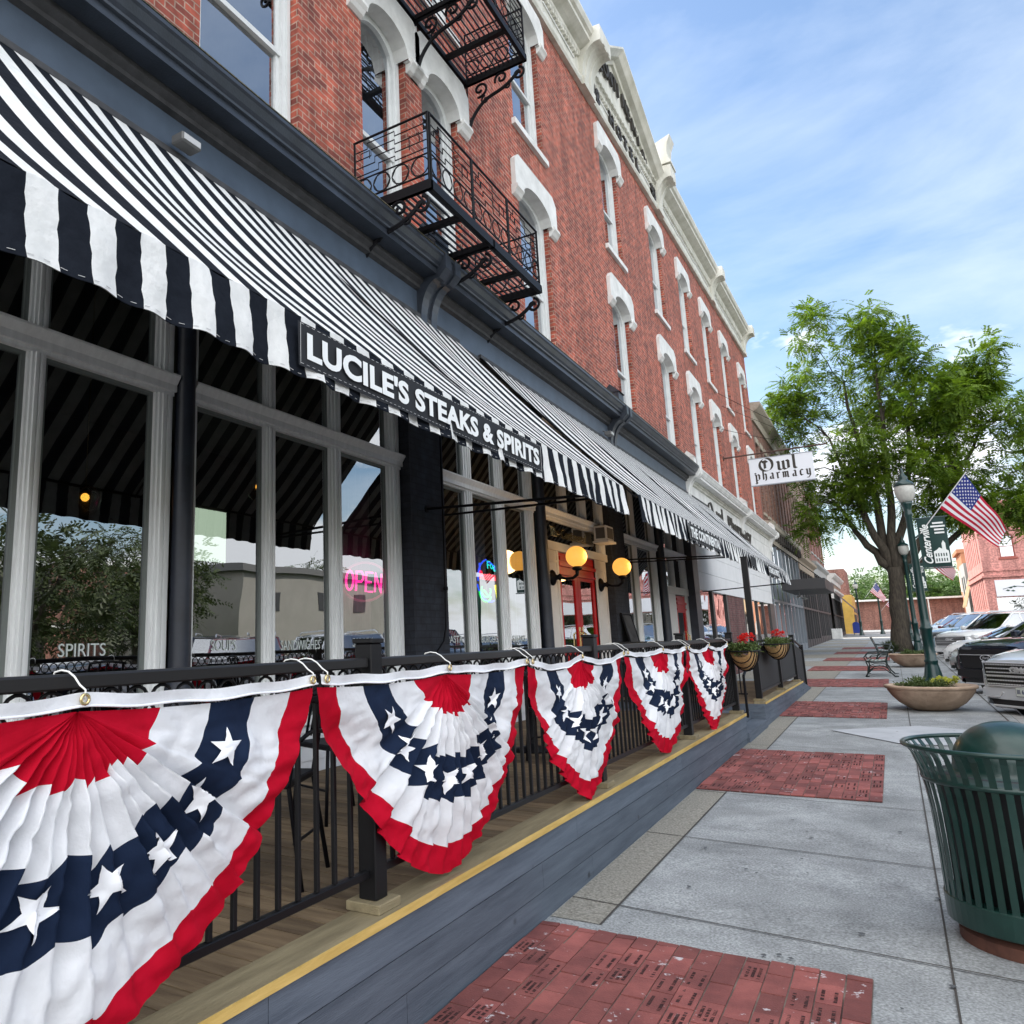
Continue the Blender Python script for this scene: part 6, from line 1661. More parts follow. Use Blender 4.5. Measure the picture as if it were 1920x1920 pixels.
# ================================================================ VEHICLES
TYRE = mat('tyre rubber', (0.012, 0.012, 0.012), 0.85); RIM = mat('alloy rim', (0.45, 0.46, 0.48), 0.3, metal=0.9)
CHROME = mat('chrome', (0.80, 0.81, 0.83), 0.32, metal=0.55); BLKP = mat('black plastic', (0.012, 0.012, 0.013), 0.5)
CGL = glass_mat('car glass', tint=(0.10, 0.14, 0.13), refl=0.6, base=0.25); HEADL = mat('headlight lens', (0.55, 0.58, 0.60), 0.08, spec=0.9); TAILL = mat('tail light', (0.4, 0.01, 0.01), 0.15)
AMB = mat('amber lens', (0.6, 0.2, 0.02), 0.2)
def paint(name, c, metal=0.35):
    return mat(name, c, 0.22, metal=metal, coat=1.0)
def car(kind, x, y, ang, pm, label, detail=2, plate='IOWA'):
    """ang = heading of the nose from -Y turned towards -X, in degrees"""
    D = {'suv': dict(L=5.2, W=2.03, H=1.92, hood=1.22, belt=1.24, wb=3.07, wr=0.40, hl=1.35, ws=0.75, rear=0.25, zb=0.28, front=0.10),
         'truck': dict(L=5.9, W=2.05, H=1.97, hood=1.30, belt=1.30, wb=3.7, wr=0.43, hl=1.45, ws=0.62, rear=1.95, zb=0.36, front=0.05),
         'sedan': dict(L=4.75, W=1.82, H=1.45, hood=0.95, belt=0.98, wb=2.78, wr=0.33, hl=1.30, ws=0.95, rear=1.0, zb=0.20, front=0.20),
         'cross': dict(L=4.6, W=1.86, H=1.68, hood=1.06, belt=1.08, wb=2.68, wr=0.36, hl=1.15, ws=0.85, rear=0.35, zb=0.23, front=0.16)}[kind]
    L_, Wd, H, hood, belt = D['L'], D['W'] / 2, D['H'], D['hood'], D['belt']
    hd = Vector((-math.sin(R(ang)), -math.cos(R(ang)), 0)); rz = math.atan2(hd.y, hd.x)
    zr = G(y) - 0.15
    ctr = Vector((x, y, 0)) - hd * (L_ / 2)
    th = thing({'suv': 'parked_suv', 'truck': 'parked_pickup', 'sedan': 'parked_sedan', 'cross': 'parked_car'}[kind], label, {'suv': 'car', 'truck': 'pickup truck', 'sedan': 'car', 'cross': 'car'}[kind], (ctr.x, ctr.y, zr), rz, group='vehicles parked at an angle along the kerb')
    f_ = L_ / 2; zb = D['zb']; fr = D['front']
    # stations: x, halfwidth, zbottom, z shoulder, z top centre
    S = [(f_ - 0.015, Wd * 0.80, zb + 0.12, hood - 0.26 - fr, hood - 0.20 - fr), (f_ - 0.05, Wd * 0.90, zb + 0.03, hood - 0.17 - fr * 0.8, hood - 0.10 - fr * 0.7), (f_ - 0.20, Wd * 0.965, zb, hood - 0.12 - fr * .6, hood - 0.03 - fr * 0.5),
         (f_ - 0.55, Wd * 0.99, zb, hood - 0.10, hood + 0.00), (f_ - D['hl'], Wd, zb, belt - 0.05, hood + 0.06), (f_ - D['hl'] - D['ws'], Wd, zb, belt, belt + 0.05), (0, Wd, zb, belt, belt + 0.04),
         (-f_ + 1.3, Wd, zb, belt + 0.01, belt + 0.05), (-f_ + 0.4, Wd * 0.98, zb, belt + 0.01, belt + 0.03), (-f_ + 0.10, Wd * 0.93, zb + 0.05, belt - 0.03, belt + 0.0), (-f_ + 0.01, Wd * 0.86, zb + 0.15, belt - 0.12, belt - 0.09)]
    wx = [D['wb'] / 2 + 0.05 * 0 + (f_ - D['wb'] / 2) * 0 + 0, 0]
    xf_ = f_ - (0.92 if kind != 'sedan' else 0.93); xr_ = xf_ - D['wb']; wr = D['wr']
    # densify stations so that the arches can be cut upwards
    xs = sorted(set([s[0] for s in S] + [xf_ + wr * 1.18 * math.cos(R(a)) for a in range(0, 181, 18)] + [xr_ + wr * 1.18 * math.cos(R(a)) for a in range(0, 181, 18)]), reverse=True)
    def interp(xq):
        for a, b_ in zip(S[:-1], S[1:]):
            if a[0] >= xq >= b_[0]:
                u = (a[0] - xq) / (a[0] - b_[0]); return [a[i] + (b_[i] - a[i]) * u for i in range(1, 5)]
        return list(S[0][1:]) if xq > S[0][0] else list(S[-1][1:])
    m = MB(); rows = []
    for xq in xs:
        hw, z0, zs, zt = interp(xq)
        zlow = z0
        for c in (xf_, xr_):
            d = abs(xq - c)
            if d < wr * 1.18: zlow = max(zlow, wr + math.sqrt((wr * 1.18) ** 2 - d * d))
        zlow = min(zlow, zs - 0.12); zm = max(zlow + 0.02, z0 + (zs - z0) * 0.55)
        half = [(hw * 0.97, zlow), (hw * 1.0, zm), (hw * 0.985, (zm + zs) / 2), (hw * 0.95, zs), (hw * 0.80, zs + (zt - zs) * 0.72), (hw * 0.45, zt - 0.005), (0, zt)]
        rows.append([(xq, yy, zz) for yy, zz in half] + [(xq, -yy, zz) for yy, zz in reversed(half[:-1])])
    n = len(rows[0]); m.v = [p for r_ in rows for p in r_]
    for i in range(len(rows) - 1):
        for j in range(n - 1):
            m.f.append((i * n + j, (i + 1) * n + j, (i + 1) * n + j + 1, i * n + j + 1)); m.m.append(0)
    m.f.append(tuple(range(n - 1, -1, -1))); m.m.append(0); q = (len(rows) - 1) * n; m.f.append(tuple(range(q, q + n))); m.m.append(0)
    body = m.build('body', pm, th, smooth=True, local=True); fixn(body)
    bv = body.modifiers.new('edge', 'EDGE_SPLIT'); bv.split_angle = R(42)
    m = MB(); m.box(-f_ + 0.15, f_ - 0.2, -Wd * 0.86, Wd * 0.86, zb - 0.04, belt - 0.25); m.build('underbody', BLKP, th, local=True)
    # greenhouse
    x1 = f_ - D['hl']; x2 = x1 - D['ws']; x4 = -f_ + D['rear']; x3 = x4 + (0.35 if kind in ('suv', 'cross') else (0.12 if kind == 'truck' else 0.75))
    rw = Wd * 0.74; bw = Wd * 0.93; zb_ = belt + 0.02; zt_ = H
    if kind == 'truck': x4 = x2 - 2.15; x3 = x4 + 0.12
    roof = MB()
    def rf(u, v):
        xx = x2 + 0.05 + (x3 - x2 - 0.05) * u; yy = (v - 0.5) * 2
        return (xx, yy * rw * (1 - 0.03 * math.sin(PI * u) * 0), zt_ - 0.05 * yy * yy - 0.05 * (2 * u - 1) ** 2 * (1 if kind != 'truck' else 0.5))
    roof.grid(rf, 10, 8)
    zt2 = zt_ - 0.10
    # pillars (paint) and glass
    P = {}
    for s in (-1, 1):
        P['a0', s] = (x1, s * bw * 0.93, zb_); P['a1', s] = (x2 + 0.05, s * rw, zt2); P['d1', s] = (x3, s * rw, zt2); P['d0', s] = (x4, s * bw * 0.95, zb_)
        xb0 = x1 - 0.95 * (1 if kind != 'truck' else 1.15); xb1 = xb0 - 0.02
        P['b0', s] = (xb0, s * bw, zb_); P['b1', s] = (xb1, s * rw, zt2)
        xc0 = xb0 - 0.98; P['c0', s] = (xc0, s * bw, zb_); P['c1', s] = (xc0 + 0.05, s * rw, zt2)
        for a, b_, r_ in (('a0', 'a1', 0.035), ('b0', 'b1', 0.03), ('d0', 'd1', 0.05), ('a1', 'd1', 0.03)) + ((('c0', 'c1', 0.03),) if x4 < xc0 - 0.3 else ()):
            roof.tube([P[a, s], P[b_, s]], r_, 6)
    roof.tube([P['a1', 1], P['a1', -1]], 0.03, 6); roof.tube([P['d1', 1], P['d1', -1]], 0.03, 6)
    roof.build('roof', pm, th, smooth=True, local=True)
    g = MB(); g.grid(lambda u, v: tuple((Vector(P['a0', -1]).lerp(Vector(P['a0', 1]), u)).lerp(Vector(P['a1', -1]).lerp(Vector(P['a1', 1]), u), v) + Vector((0.14 * math.sin(PI * u) * (1 - 0.4 * v), 0, 0.01))), 10, 4); g.build('windscreen', CGL, th, smooth=True, local=True)
    g = MB(); g.quad(P['d0', 1], P['d0', -1], P['d1', -1], P['d1', 1]); g.build('rear_window', CGL, th, local=True)
    for s in (-1, 1):
        g = MB(); g.quad(P['a0', s], P['b0', s], P['b1', s], P['a1', s]); g.build('side_window', CGL, th, local=True)
        g = MB(); g.quad(P['b0', s], P['d0', s], P['d1', s], P['b1', s]); g.build('side_window', CGL, th, local=True)
        m = MB(); m.bevbox(x1 - 0.25, x1 - 0.10, s * (Wd + 0.13) - 0.09, s * (Wd + 0.13) + 0.09, belt + 0.0, belt + 0.16, 0.03); m.tube([(x1 - 0.2, s * Wd * 0.95, belt + 0.02), (x1 - 0.2, s * (Wd + 0.1), belt + 0.05)], 0.02, 6); m.build('wing_mirror', pm, th, local=True)
    m = MB(); m.box(x4 + 0.3, x1 - 0.4, -Wd * 0.7, Wd * 0.7, belt - 0.3, belt - 0.02)
    for s in (-1, 1): m.bevbox(x1 - 1.35, x1 - 1.15, s * 0.42 - 0.22, s * 0.42 + 0.22, belt - 0.05, min(H - 0.25, belt + 0.45), 0.05)
    m.build('interior', BLKP, th, local=True)
    # wheels
    for wxx in (xf_, xr_):
        for s in (-1, 1):
            m = MB(); c = (wxx, s * (Wd - 0.12), wr)
            m.lathe([(wr * 0.62, -0.11), (wr * 0.93, -0.115), (wr, -0.08), (wr, 0.08), (wr * 0.93, 0.115), (wr * 0.62, 0.11)], c, 28, axis='y'); wo = m.build('wheel', TYRE, th, smooth=True, local=True)
            m = MB(); yo = s * 0.09
            m.lathe([(wr * 0.64, -0.02 * s), (wr * 0.60, 0.01 * s), (0.001, 0.0)], (c[0], c[1] + yo - 0.03 * s, c[2]), 20, axis='y')
            for k in range(5):
                a = 2 * PI * k / 5; m.tube([(c[0], c[1] + yo + 0.01 * s, c[2]), (c[0] + wr * 0.6 * math.cos(a), c[1] + yo, c[2] + wr * 0.6 * math.sin(a))], 0.028, 5)
            m.build('rim', RIM, wo, local=True)
    # front end
    gf = f_ + 0.012
    if kind in ('suv', 'truck'):
        gw = Wd * (0.76 if kind == 'suv' else 0.72); z1, z0 = hood - 0.22, hood - 0.60
        m = MB(); m.prism([(-gw, z1), (gw, z1), (gw * 0.96, z0), (-gw * 0.96, z0)], gf - 0.09, gf + 0.004, 'x'); gr = m.build('grille', BLKP, th, local=True)
        m = MB()
        if kind == 'suv':
            for k in range(6):
                zz = z0 + 0.03 + (z1 - z0 - 0.06) * k / 5; yy = -gw + 0.05
                while yy < gw - 0.06:
                    m.box(gf + 0.004, gf + 0.016, yy, yy + 0.036, zz - 0.011, zz + 0.011); yy += 0.055
            m.tube([(gf + 0.01, -gw, z1), (gf + 0.01, gw, z1)], 0.012, 6); m.tube([(gf + 0.01, -gw, (z0 + z1) / 2 - 0.02), (gf + 0.01, gw, (z0 + z1) / 2 - 0.02)], 0.008, 6); m.tube([(gf + 0.01, -gw * 0.96, z0), (gf + 0.01, gw * 0.96, z0)], 0.010, 6)
            text_mb('GMC', (gf + 0.012, -0.20, (z0 + z1) / 2 + 0.03), (0, 1, 0), (0, 0, 1), width=0.40, height=0.10, depth=0.012, bold=0.03, mb=m)
        else:
            m.tube([(gf + 0.01, -gw, (z0 + z1) / 2 + 0.08), (gf + 0.01, gw, (z0 + z1) / 2 + 0.08)], 0.008, 6)
            m.tube([(gf + 0.018, 0.15 * math.cos(a), (z0 + z1) / 2 + 0.02 + 0.062 * math.sin(a)) for a in [2 * PI * k / 24 for k in range(25)]], 0.008, 6, cap=False)
            text_mb('Ford', (gf + 0.016, -0.085, (z0 + z1) / 2 - 0.005), (0, 1, 0), (0, 0, 1), width=0.17, height=0.055, depth=0.006, bold=0.0, mb=m, shear=0.3)
        m.build('grille_trim', CHROME, gr, local=True)
        for s in (-1, 1):
            m = MB(); a, b_ = s * gw * 1.03, s * Wd * 0.93
            m.add([(gf, a, z1 + 0.01), (f_ - 0.16, b_, z1 + 0.0), (f_ - 0.15, b_, z0 + 0.12), (gf, a, z0 + 0.10), (gf - 0.06, a, z1 + 0.03), (f_ - 0.22, b_ * 0.99, z1 + 0.02)], [(0, 1, 2, 3), (0, 4, 5, 1)]); m.build('headlight', HEADL, th, local=True)
            m = MB(); m.tube([(gf - 0.0, a, z1 + 0.012), (f_ - 0.15, b_ + s * 0.004, z1 + 0.002)], 0.008, 5); m.tube([(gf, a, z0 + 0.10), (f_ - 0.14, b_ + s * 0.004, z0 + 0.12)], 0.006, 5); m.build('headlight_trim', CHROME, th, local=True)
            m = MB(); m.lathe([(0.055, 0), (0.06, 0.02), (0.045, 0.025), (0.001, 0.01)], (gf - 0.035, s * Wd * 0.70, zb + 0.22), 14, axis='x'); m.build('fog_light', CHROME, th, local=True, smooth=True)
        m = MB(); m.prism([(-Wd * 0.86, z0 - 0.04), (Wd * 0.86, z0 - 0.04), (Wd * 0.90, zb + 0.16), (Wd * 0.5, zb + 0.12), (-Wd * 0.5, zb + 0.12), (-Wd * 0.90, zb + 0.16)], f_ - 0.12, gf - 0.002, 'x')
        m.build('front_bumper', pm if kind == 'suv' else BLKP, th, local=True); fixn(th.children[-1])
        m = MB(); m.prism([(-Wd * 0.72, zb + 0.115), (Wd * 0.72, zb + 0.115), (Wd * 0.66, zb - 0.02), (-Wd * 0.66, zb - 0.02)], f_ - 0.14, gf - 0.015, 'x'); m.build('lower_valance', BLKP, th, local=True)
        m = MB(); m.tube([(gf, -Wd * 0.66, zb + 0.01), (gf, Wd * 0.66, zb + 0.01)], 0.02, 6)
        if kind == 'suv':
            for s in (-1, 1): m.tube([(gf + 0.004, s * Wd * 0.42, z0 - 0.10), (gf + 0.004, s * Wd * 0.50, zb + 0.16), (gf - 0.01, s * Wd * 0.80, zb + 0.14), (gf - 0.03, s * Wd * 0.86, zb + 0.30)], 0.012, 6)
        m.build('bumper_trim', CHROME, th, local=True)
        pz = zb + 0.26
    else:
        z1, z0 = hood - 0.26 - fr * 0.6, hood - 0.42 - fr * 0.6
        m = MB(); m.prism([(-Wd * 0.42, z1), (Wd * 0.42, z1), (Wd * 0.36, z0 - 0.10), (-Wd * 0.36, z0 - 0.10)], f_ - 0.06, gf, 'x'); m.prism([(-Wd * 0.62, zb + 0.20), (Wd * 0.62, zb + 0.20), (Wd * 0.55, zb + 0.06), (-Wd * 0.55, zb + 0.06)], f_ - 0.06, gf + 0.002, 'x'); m.build('grille', BLKP, th, local=True)
        m = MB(); m.tube([(gf, -Wd * 0.42, z1), (gf, Wd * 0.42, z1)], 0.012, 6); m.tube([(gf + 0.004, 0.06 * math.cos(a), z1 - 0.08 + 0.05 * math.sin(a)) for a in [2 * PI * k / 16 for k in range(17)]], 0.008, 6, cap=False); m.build('grille_trim', CHROME, th, local=True)
        for s in (-1, 1):
            m = MB(); m.add([(gf - 0.0, s * Wd * 0.50, z1 + 0.0), (f_ - 0.19, s * Wd * 0.955, z1 + 0.08), (f_ - 0.16, s * Wd * 0.95, z1 - 0.04), (gf - 0.0, s * Wd * 0.52, z0 + 0.03), (f_ - 0.12, s * Wd * 0.52, z1 + 0.06)], [(0, 1, 2, 3), (0, 4, 1)]); m.build('headlight', HEADL, th, local=True)
        pz = zb + 0.28
    m = MB(); m.bevbox(gf + 0.002, gf + 0.012, -0.155, 0.155, pz - 0.08, pz + 0.08, 0.002); pl = m.build('licence_plate', mat('plate frame', (0.05, 0.06, 0.10), 0.5), th, local=True)
    m = MB(); m.box(gf + 0.0125, gf + 0.0145, -0.145, 0.145, pz - 0.07, pz + 0.07); m.build('plate_face', mat('plate face', (0.60, 0.64, 0.58), 0.5), pl, local=True)
    if detail > 1:
        m = MB(); text_mb(plate, (gf + 0.0155, -0.12, pz - 0.035), (0, 1, 0), (0, 0, 1), width=0.24, height=0.07, depth=0.002, bold=0.02, mb=m); m.build('plate_lettering', mat('plate ink', (0.03, 0.04, 0.12), 0.6), pl, local=True)
    for s in (-1, 1):
        m = MB(); m.bevbox(-f_ - 0.004, -f_ + 0.12, s * Wd * 0.80 - 0.10, s * Wd * 0.80 + 0.10, belt - 0.42, belt - 0.10, 0.02); m.build('tail_light', TAILL, th, local=True)
    if kind in ('suv', 'cross'):
        m = MB()
        for s in (-1, 1): m.tube([(x2 - 0.1, s * rw * 0.93, H - 0.03), (x2 - 0.3, s * rw * 0.93, H + 0.04), (x3 + 0.2, s * rw * 0.93, H + 0.03), (x3 + 0.05, s * rw * 0.93, H - 0.03)], 0.016, 6)
        m.build('roof_rail', CHROME, th, local=True)
    return th
P_WH = paint('silver white paint', (0.62, 0.66, 0.70), 0.15); P_NV = paint('navy black paint', (0.006, 0.010, 0.022), 0.2); P_GR = paint('dark grey paint', (0.05, 0.055, 0.06)); P_SI = paint('silver paint', (0.42, 0.46, 0.46), 0.5)
P_W2 = paint('white car paint', (0.75, 0.76, 0.76), 0.0); P_BL = paint('pale blue paint', (0.25, 0.42, 0.52), 0.3); P_RD = paint('dark red paint', (0.20, 0.01, 0.015), 0.2); P_BK = paint('black car paint', (0.012, 0.012, 0.014), 0.2)
car('suv', 1.66, 16.45, 57, P_WH, 'silver white SUV with mesh chrome grille, nose nearest on the right edge', plate='III 617')
car('truck', 1.56, 20.6, 57, P_NV, 'navy black pickup truck with oval badge beside the silver SUV', plate='HLN 45')
car('cross', 1.72, 24.9, 55, P_GR, 'dark grey crossover tucked behind the black pickup')
car('sedan', 1.75, 29.2, 55, P_SI, 'silver sedan with greenish windscreen, third beyond the pickup')
car('sedan', 1.8, 33.5, 55, P_W2, 'white sedan parked under the near side of the tree')
car('suv', 1.8, 37.8, 55, P_W2, 'white SUV under the tree, roof catching the light')
car('cross', 1.8, 42.2, 55, P_BL, 'pale blue crossover beyond the tree')
for i, (yy, kd, pm, lb) in enumerate(((48.0, 'suv', P_SI, 'silver SUV far along the kerb'), (52.5, 'sedan', P_W2, 'small white sedan far along the kerb'), (57.0, 'cross', P_RD, 'dark red crossover far along the kerb'), (61.5, 'suv', P_W2, 'distant white SUV before the alley'), (66.0, 'sedan', P_BK, 'distant black sedan before the alley'), (70.5, 'cross', P_SI, 'most distant silver car before the alley'))):
    car(kd, 1.85, yy - 1.2, 55, pm, lb, detail=1)
# vehicles just outside the frame whose reflections show in the shop windows
car('suv', 2.15, 11.9, 42, P_RD, 'dark red SUV reflected in the shop windows above the railing', detail=1)
car('sedan', 2.2, 7.6, 42, P_BK, 'black sedan reflected in the shop windows beside the red one', detail=1)
car('cross', 2.2, 3.2, 42, P_W2, 'white crossover reflected at the left of the shop windows', detail=1)
car('sedan', 9.5, 14.0, 222, P_W2, 'white sedan parked across the road, seen only in reflection', detail=1)
car('suv', 9.5, 19.0, 222, P_BK, 'black SUV parked across the road, seen only in reflection', detail=1)
car('cross', 9.5, 24.0, 222, P_SI, 'silver crossover parked across the road, seen only in reflection', detail=1)

# ================================================================ TREES
BARK = mat('tree bark', (0.025, 0.020, 0.015), 0.95, color2=(0.085, 0.070, 0.052), vscale=6, bump=0.9, bscale=14, stretch=(3, 3, 0.5))
def leafm(name, c1, c2, tr=0.45):
    return mat(name, c1, 0.55, color2=c2, vscale=1.1, trans=tr, island=0.28)
LEAF = leafm('honeylocust leaves', (0.045, 0.105, 0.008), (0.190, 0.290, 0.016), 0.5)
LEAF2 = leafm('maple leaves', (0.028, 0.045, 0.012), (0.060, 0.080, 0.022), 0.25)
LEAF3 = leafm('distant leaves', (0.045, 0.10, 0.02), (0.10, 0.18, 0.03), 0.3)
def curve3(a, b_, sag, n=6, jit=0.0, rg=random):
    a, b_ = Vector(a), Vector(b_); out_ = []
    for i in range(n + 1):
        u = i / n; p = a.lerp(b_, u); p.z += sag * math.sin(PI * u)
        if 0 < i < n: p += Vector((rg.uniform(-jit, jit), rg.uniform(-jit, jit), rg.uniform(-jit, jit)))
        out_.append(p)
    return out_
def tree(label, base, trunk_top, forks, blobs, nclus, nspray, leaf, lm, r0=0.42, seed=1, group=None, spray=0.55, nleaf=14, gap=0.0, name='tree'):
    """blobs = [(centre, radii)] describing the crown; limbs grow from the trunk top to cluster centres"""
    rg = random.Random(seed); base = Vector(base); tt = Vector(trunk_top)
    th = thing(name, label, 'tree', tuple(base), group=group)
    wood = MB(); nodes = []
    tp = curve3(base, tt, 0, 8, 0.05, rg)
    wood.tube(tp, [r0 * (1.35 if i == 0 else 1.0 - 0.028 * i) * (1.12 if i == 1 else 1) for i in range(9)], 12)
    for fk in forks:
        fk = Vector(fk); pts = curve3(tt - Vector((0, 0, 0.3)), fk, -0.25 * (fk - tt).length * 0.3, 9, 0.12, rg)
        rr = [r0 * (0.60 - 0.052 * i) for i in range(10)]
        wood.tube(pts, rr, 8); nodes += list(zip(pts[3:], rr[3:]))
    trunk = wood
    clus = []
    tries = 0
    while len(clus) < nclus and tries < nclus * 60:
        tries += 1
        c, rad = rg.choice(blobs) if rg.random() < 0.35 else max([rg.choice(blobs) for _ in range(2)], key=lambda b_: b_[1][0] * b_[1][1] * b_[1][2])
        d = Vector((rg.gauss(0, 1), rg.gauss(0, 1), rg.gauss(0, 1))).normalized() * (rg.uniform(0.35, 1.0) ** 0.55)
        p = Vector((c[0] + d.x * rad[0], c[1] + d.y * rad[1], c[2] + d.z * rad[2]))
        if gap and mnoise.noise(p * 0.42 + Vector((seed, 0, 0))) < -gap: continue
        clus.append(p)
    lv = []; 
    for p in clus:
        nn, nr = min(nodes, key=lambda q: (q[0] - p).length + max(0, q[0].z - p.z) * 0.8)
        L_ = (p - nn).length
        pts = curve3(nn, p, 0.10 * L_, 5, 0.05 * L_, rg)
        r1 = min(nr * 0.6, 0.02 + 0.011 * L_)
        wood.tube(pts, [r1 * (1 - 0.14 * i) for i in range(6)], 5)
        if rg.random() < 0.5: nodes += [(pts[3], r1 * 0.6)]
        for s in range(nspray):
            d = Vector((rg.gauss(0, 1), rg.gauss(0, 1), rg.gauss(0, 0.75))).normalized()
            st = p + d * rg.uniform(0.0, 0.75) * spray * 1.4
            dr = (d + Vector((0, 0, rg.uniform(-0.5, 0.15)))).normalized()
            sd_ = dr.cross(Vector((0, 0, 1)));
            if sd_.length < 0.05: sd_ = Vector((1, 0, 0))
            sd_.normalize(); nrm = sd_.cross(dr)
            tilt = rg.uniform(-0.7, 0.7); sd2 = (sd_ * math.cos(tilt) + nrm * math.sin(tilt))
            ll = spray * rg.uniform(0.7, 1.3)
            for k in range(nleaf):
                u = (k // 2 + 1) / (nleaf // 2); sgn = 1 if k % 2 else -1
                q = st + dr * ll * u - Vector((0, 0, 0.22 * ll * u * u))
                tip = q + sd2 * sgn * leaf * rg.uniform(0.8, 1.25) + dr * leaf * 0.45 - Vector((0, 0, leaf * rg.uniform(0, 0.5)))
                wv = dr * leaf * 0.26
                lv.append((q, (q + tip) / 2 - wv, tip, (q + tip) / 2 + wv))
    w_ = wood.build('trunk', BARK, th, smooth=True)
    m = MB(); m.v = [tuple(p) for qd in lv for p in qd]; m.f = [(4 * i, 4 * i + 1, 4 * i + 2, 4 * i + 3) for i in range(len(lv))]; m.m = [0] * len(lv)
    m.build('crown', lm, th)
    return th
TY = 45.8
bl = [((-1.2, TY, 12.2), (3.0, 3.0, 4.2)), ((1.5, TY, 12.5), (3.2, 3.2, 4.0)), ((4.4, TY, 10.8), (3.2, 3.2, 4.0)), ((-1.7, TY, 17.0), (1.1, 1.3, 2.3)), ((0.7, TY, 16.6), (1.2, 1.5, 2.0)), ((2.6, TY, 15.4), (1.2, 1.5, 1.8)), ((4.6, TY, 14.2), (1.5, 2, 1.8)),
      ((-1.9, TY, 8.8), (1.8, 2.2, 2.0)), ((1.2, TY, 9.0), (2.5, 2.4, 1.8)), ((6.4, TY, 7.6), (2.0, 2.2, 2.2)), ((-3.0, TY, 13.2), (1.2, 1.4, 1.6)), ((-2.4, TY, 6.6), (1.2, 1.6, 1.0)), ((4.6, TY, 7.2), (1.8, 2, 1.1))]
tree('tall green honeylocust street tree rising from the sidewalk behind the lamp post', (0.22, TY, G(TY) - 0.1), (0.42, TY, 4.6),
     [(-1.6, TY - 0.4, 11.5), (-0.6, TY + 0.5, 14.5), (0.9, TY - 0.3, 15.0), (2.2, TY + 0.3, 13.0), (4.6, TY - 0.2, 10.8), (-1.8, TY + 0.2, 8.2), (5.0, TY + 0.4, 7.9)], bl + [((3.2, TY, 13.2), (2.6, 2.6, 2.4)), ((7.6, TY, 9.8), (2.6, 2.4, 3.0)), ((2.6, TY, 10.0), (3.4, 2.8, 3.0))], 690, 13, 0.15, LEAF, r0=0.43, seed=4, spray=0.56, nleaf=16, gap=0.02)
# small dark grass plant at the foot of the tree
th = thing('ornamental_grass', 'dark spiky plant at the foot of the tree trunk behind the second bench', 'plant', (-0.25, 44.2, G(44.2)))
m = MB(); rg = random.Random(2)
for i in range(420):
    blade(m, (-0.25 + rg.uniform(-0.15, 0.15), 44.2 + rg.uniform(-0.15, 0.15), G(44.2)), rg.uniform(0.5, 0.95), 0.014, rg.uniform(0, 6.28), rg.uniform(0.5, 1.45), curl=0.25)
m.build('leaves', LEAF2, th)
# trees of the courthouse lawn: they show in the shop-window reflections and close the view to the right
court = [(24, 21, 7.6, 5.4), (27, 8, 9, 5), (31, 33, 9, 5), (40, 62, 9.5, 5.5)]
for i, (x, y, h_, r_) in enumerate(court):
    tree(('large dark spreading tree on the lawn across the road, seen in reflection', 'second lawn tree across the road, nearer the camera', 'third lawn tree across the road, beyond the first', 'farthest lawn tree across the road')[i], (x, y, G(y) - 0.2), (x + 0.2, y, h_ * 0.3),
         [(x - r_ * 0.4, y, h_ * 0.75), (x + r_ * 0.4, y + 1, h_ * 0.8), (x, y - r_ * 0.4, h_ * 0.8)], [((x, y, h_ * 0.62), (r_, r_, h_ * 0.42))], 130, 12, 0.26, LEAF2, r0=0.35, seed=20 + i, spray=0.8, nleaf=10)
far = [(2.5, 150, 9, 6), (-7, 158, 10, 7), (7.5, 152, 8, 5), (13, 160, 11, 7), (-13, 150, 11, 6), (1, 172, 12, 8), (20, 175, 12, 8)]
for i, (x, y, h_, r_) in enumerate(far):
    tree(('round green tree at the end of the street behind the low brick wall', 'broad green tree at the street end, left of the first', 'bright green tree at the street end, right of the trunk', 'tall tree at the street end beside the orange building', 'tree at the far left beyond the alley roofs', 'farthest tree of the group on the street axis', 'farthest tree right of the street axis')[i], (x, y, 0.6), (x, y, h_ * 0.35 + 1),
         [(x - r_ * 0.4, y, h_ * 0.8), (x + r_ * 0.4, y, h_ * 0.8)], [((x, y, h_ * 0.6 + 1), (r_, r_ * 0.7, h_ * 0.42))], 90, 9, 0.45, LEAF3, r0=0.3, seed=40 + i, group='trees at the end of the street', spray=1.2, nleaf=8)

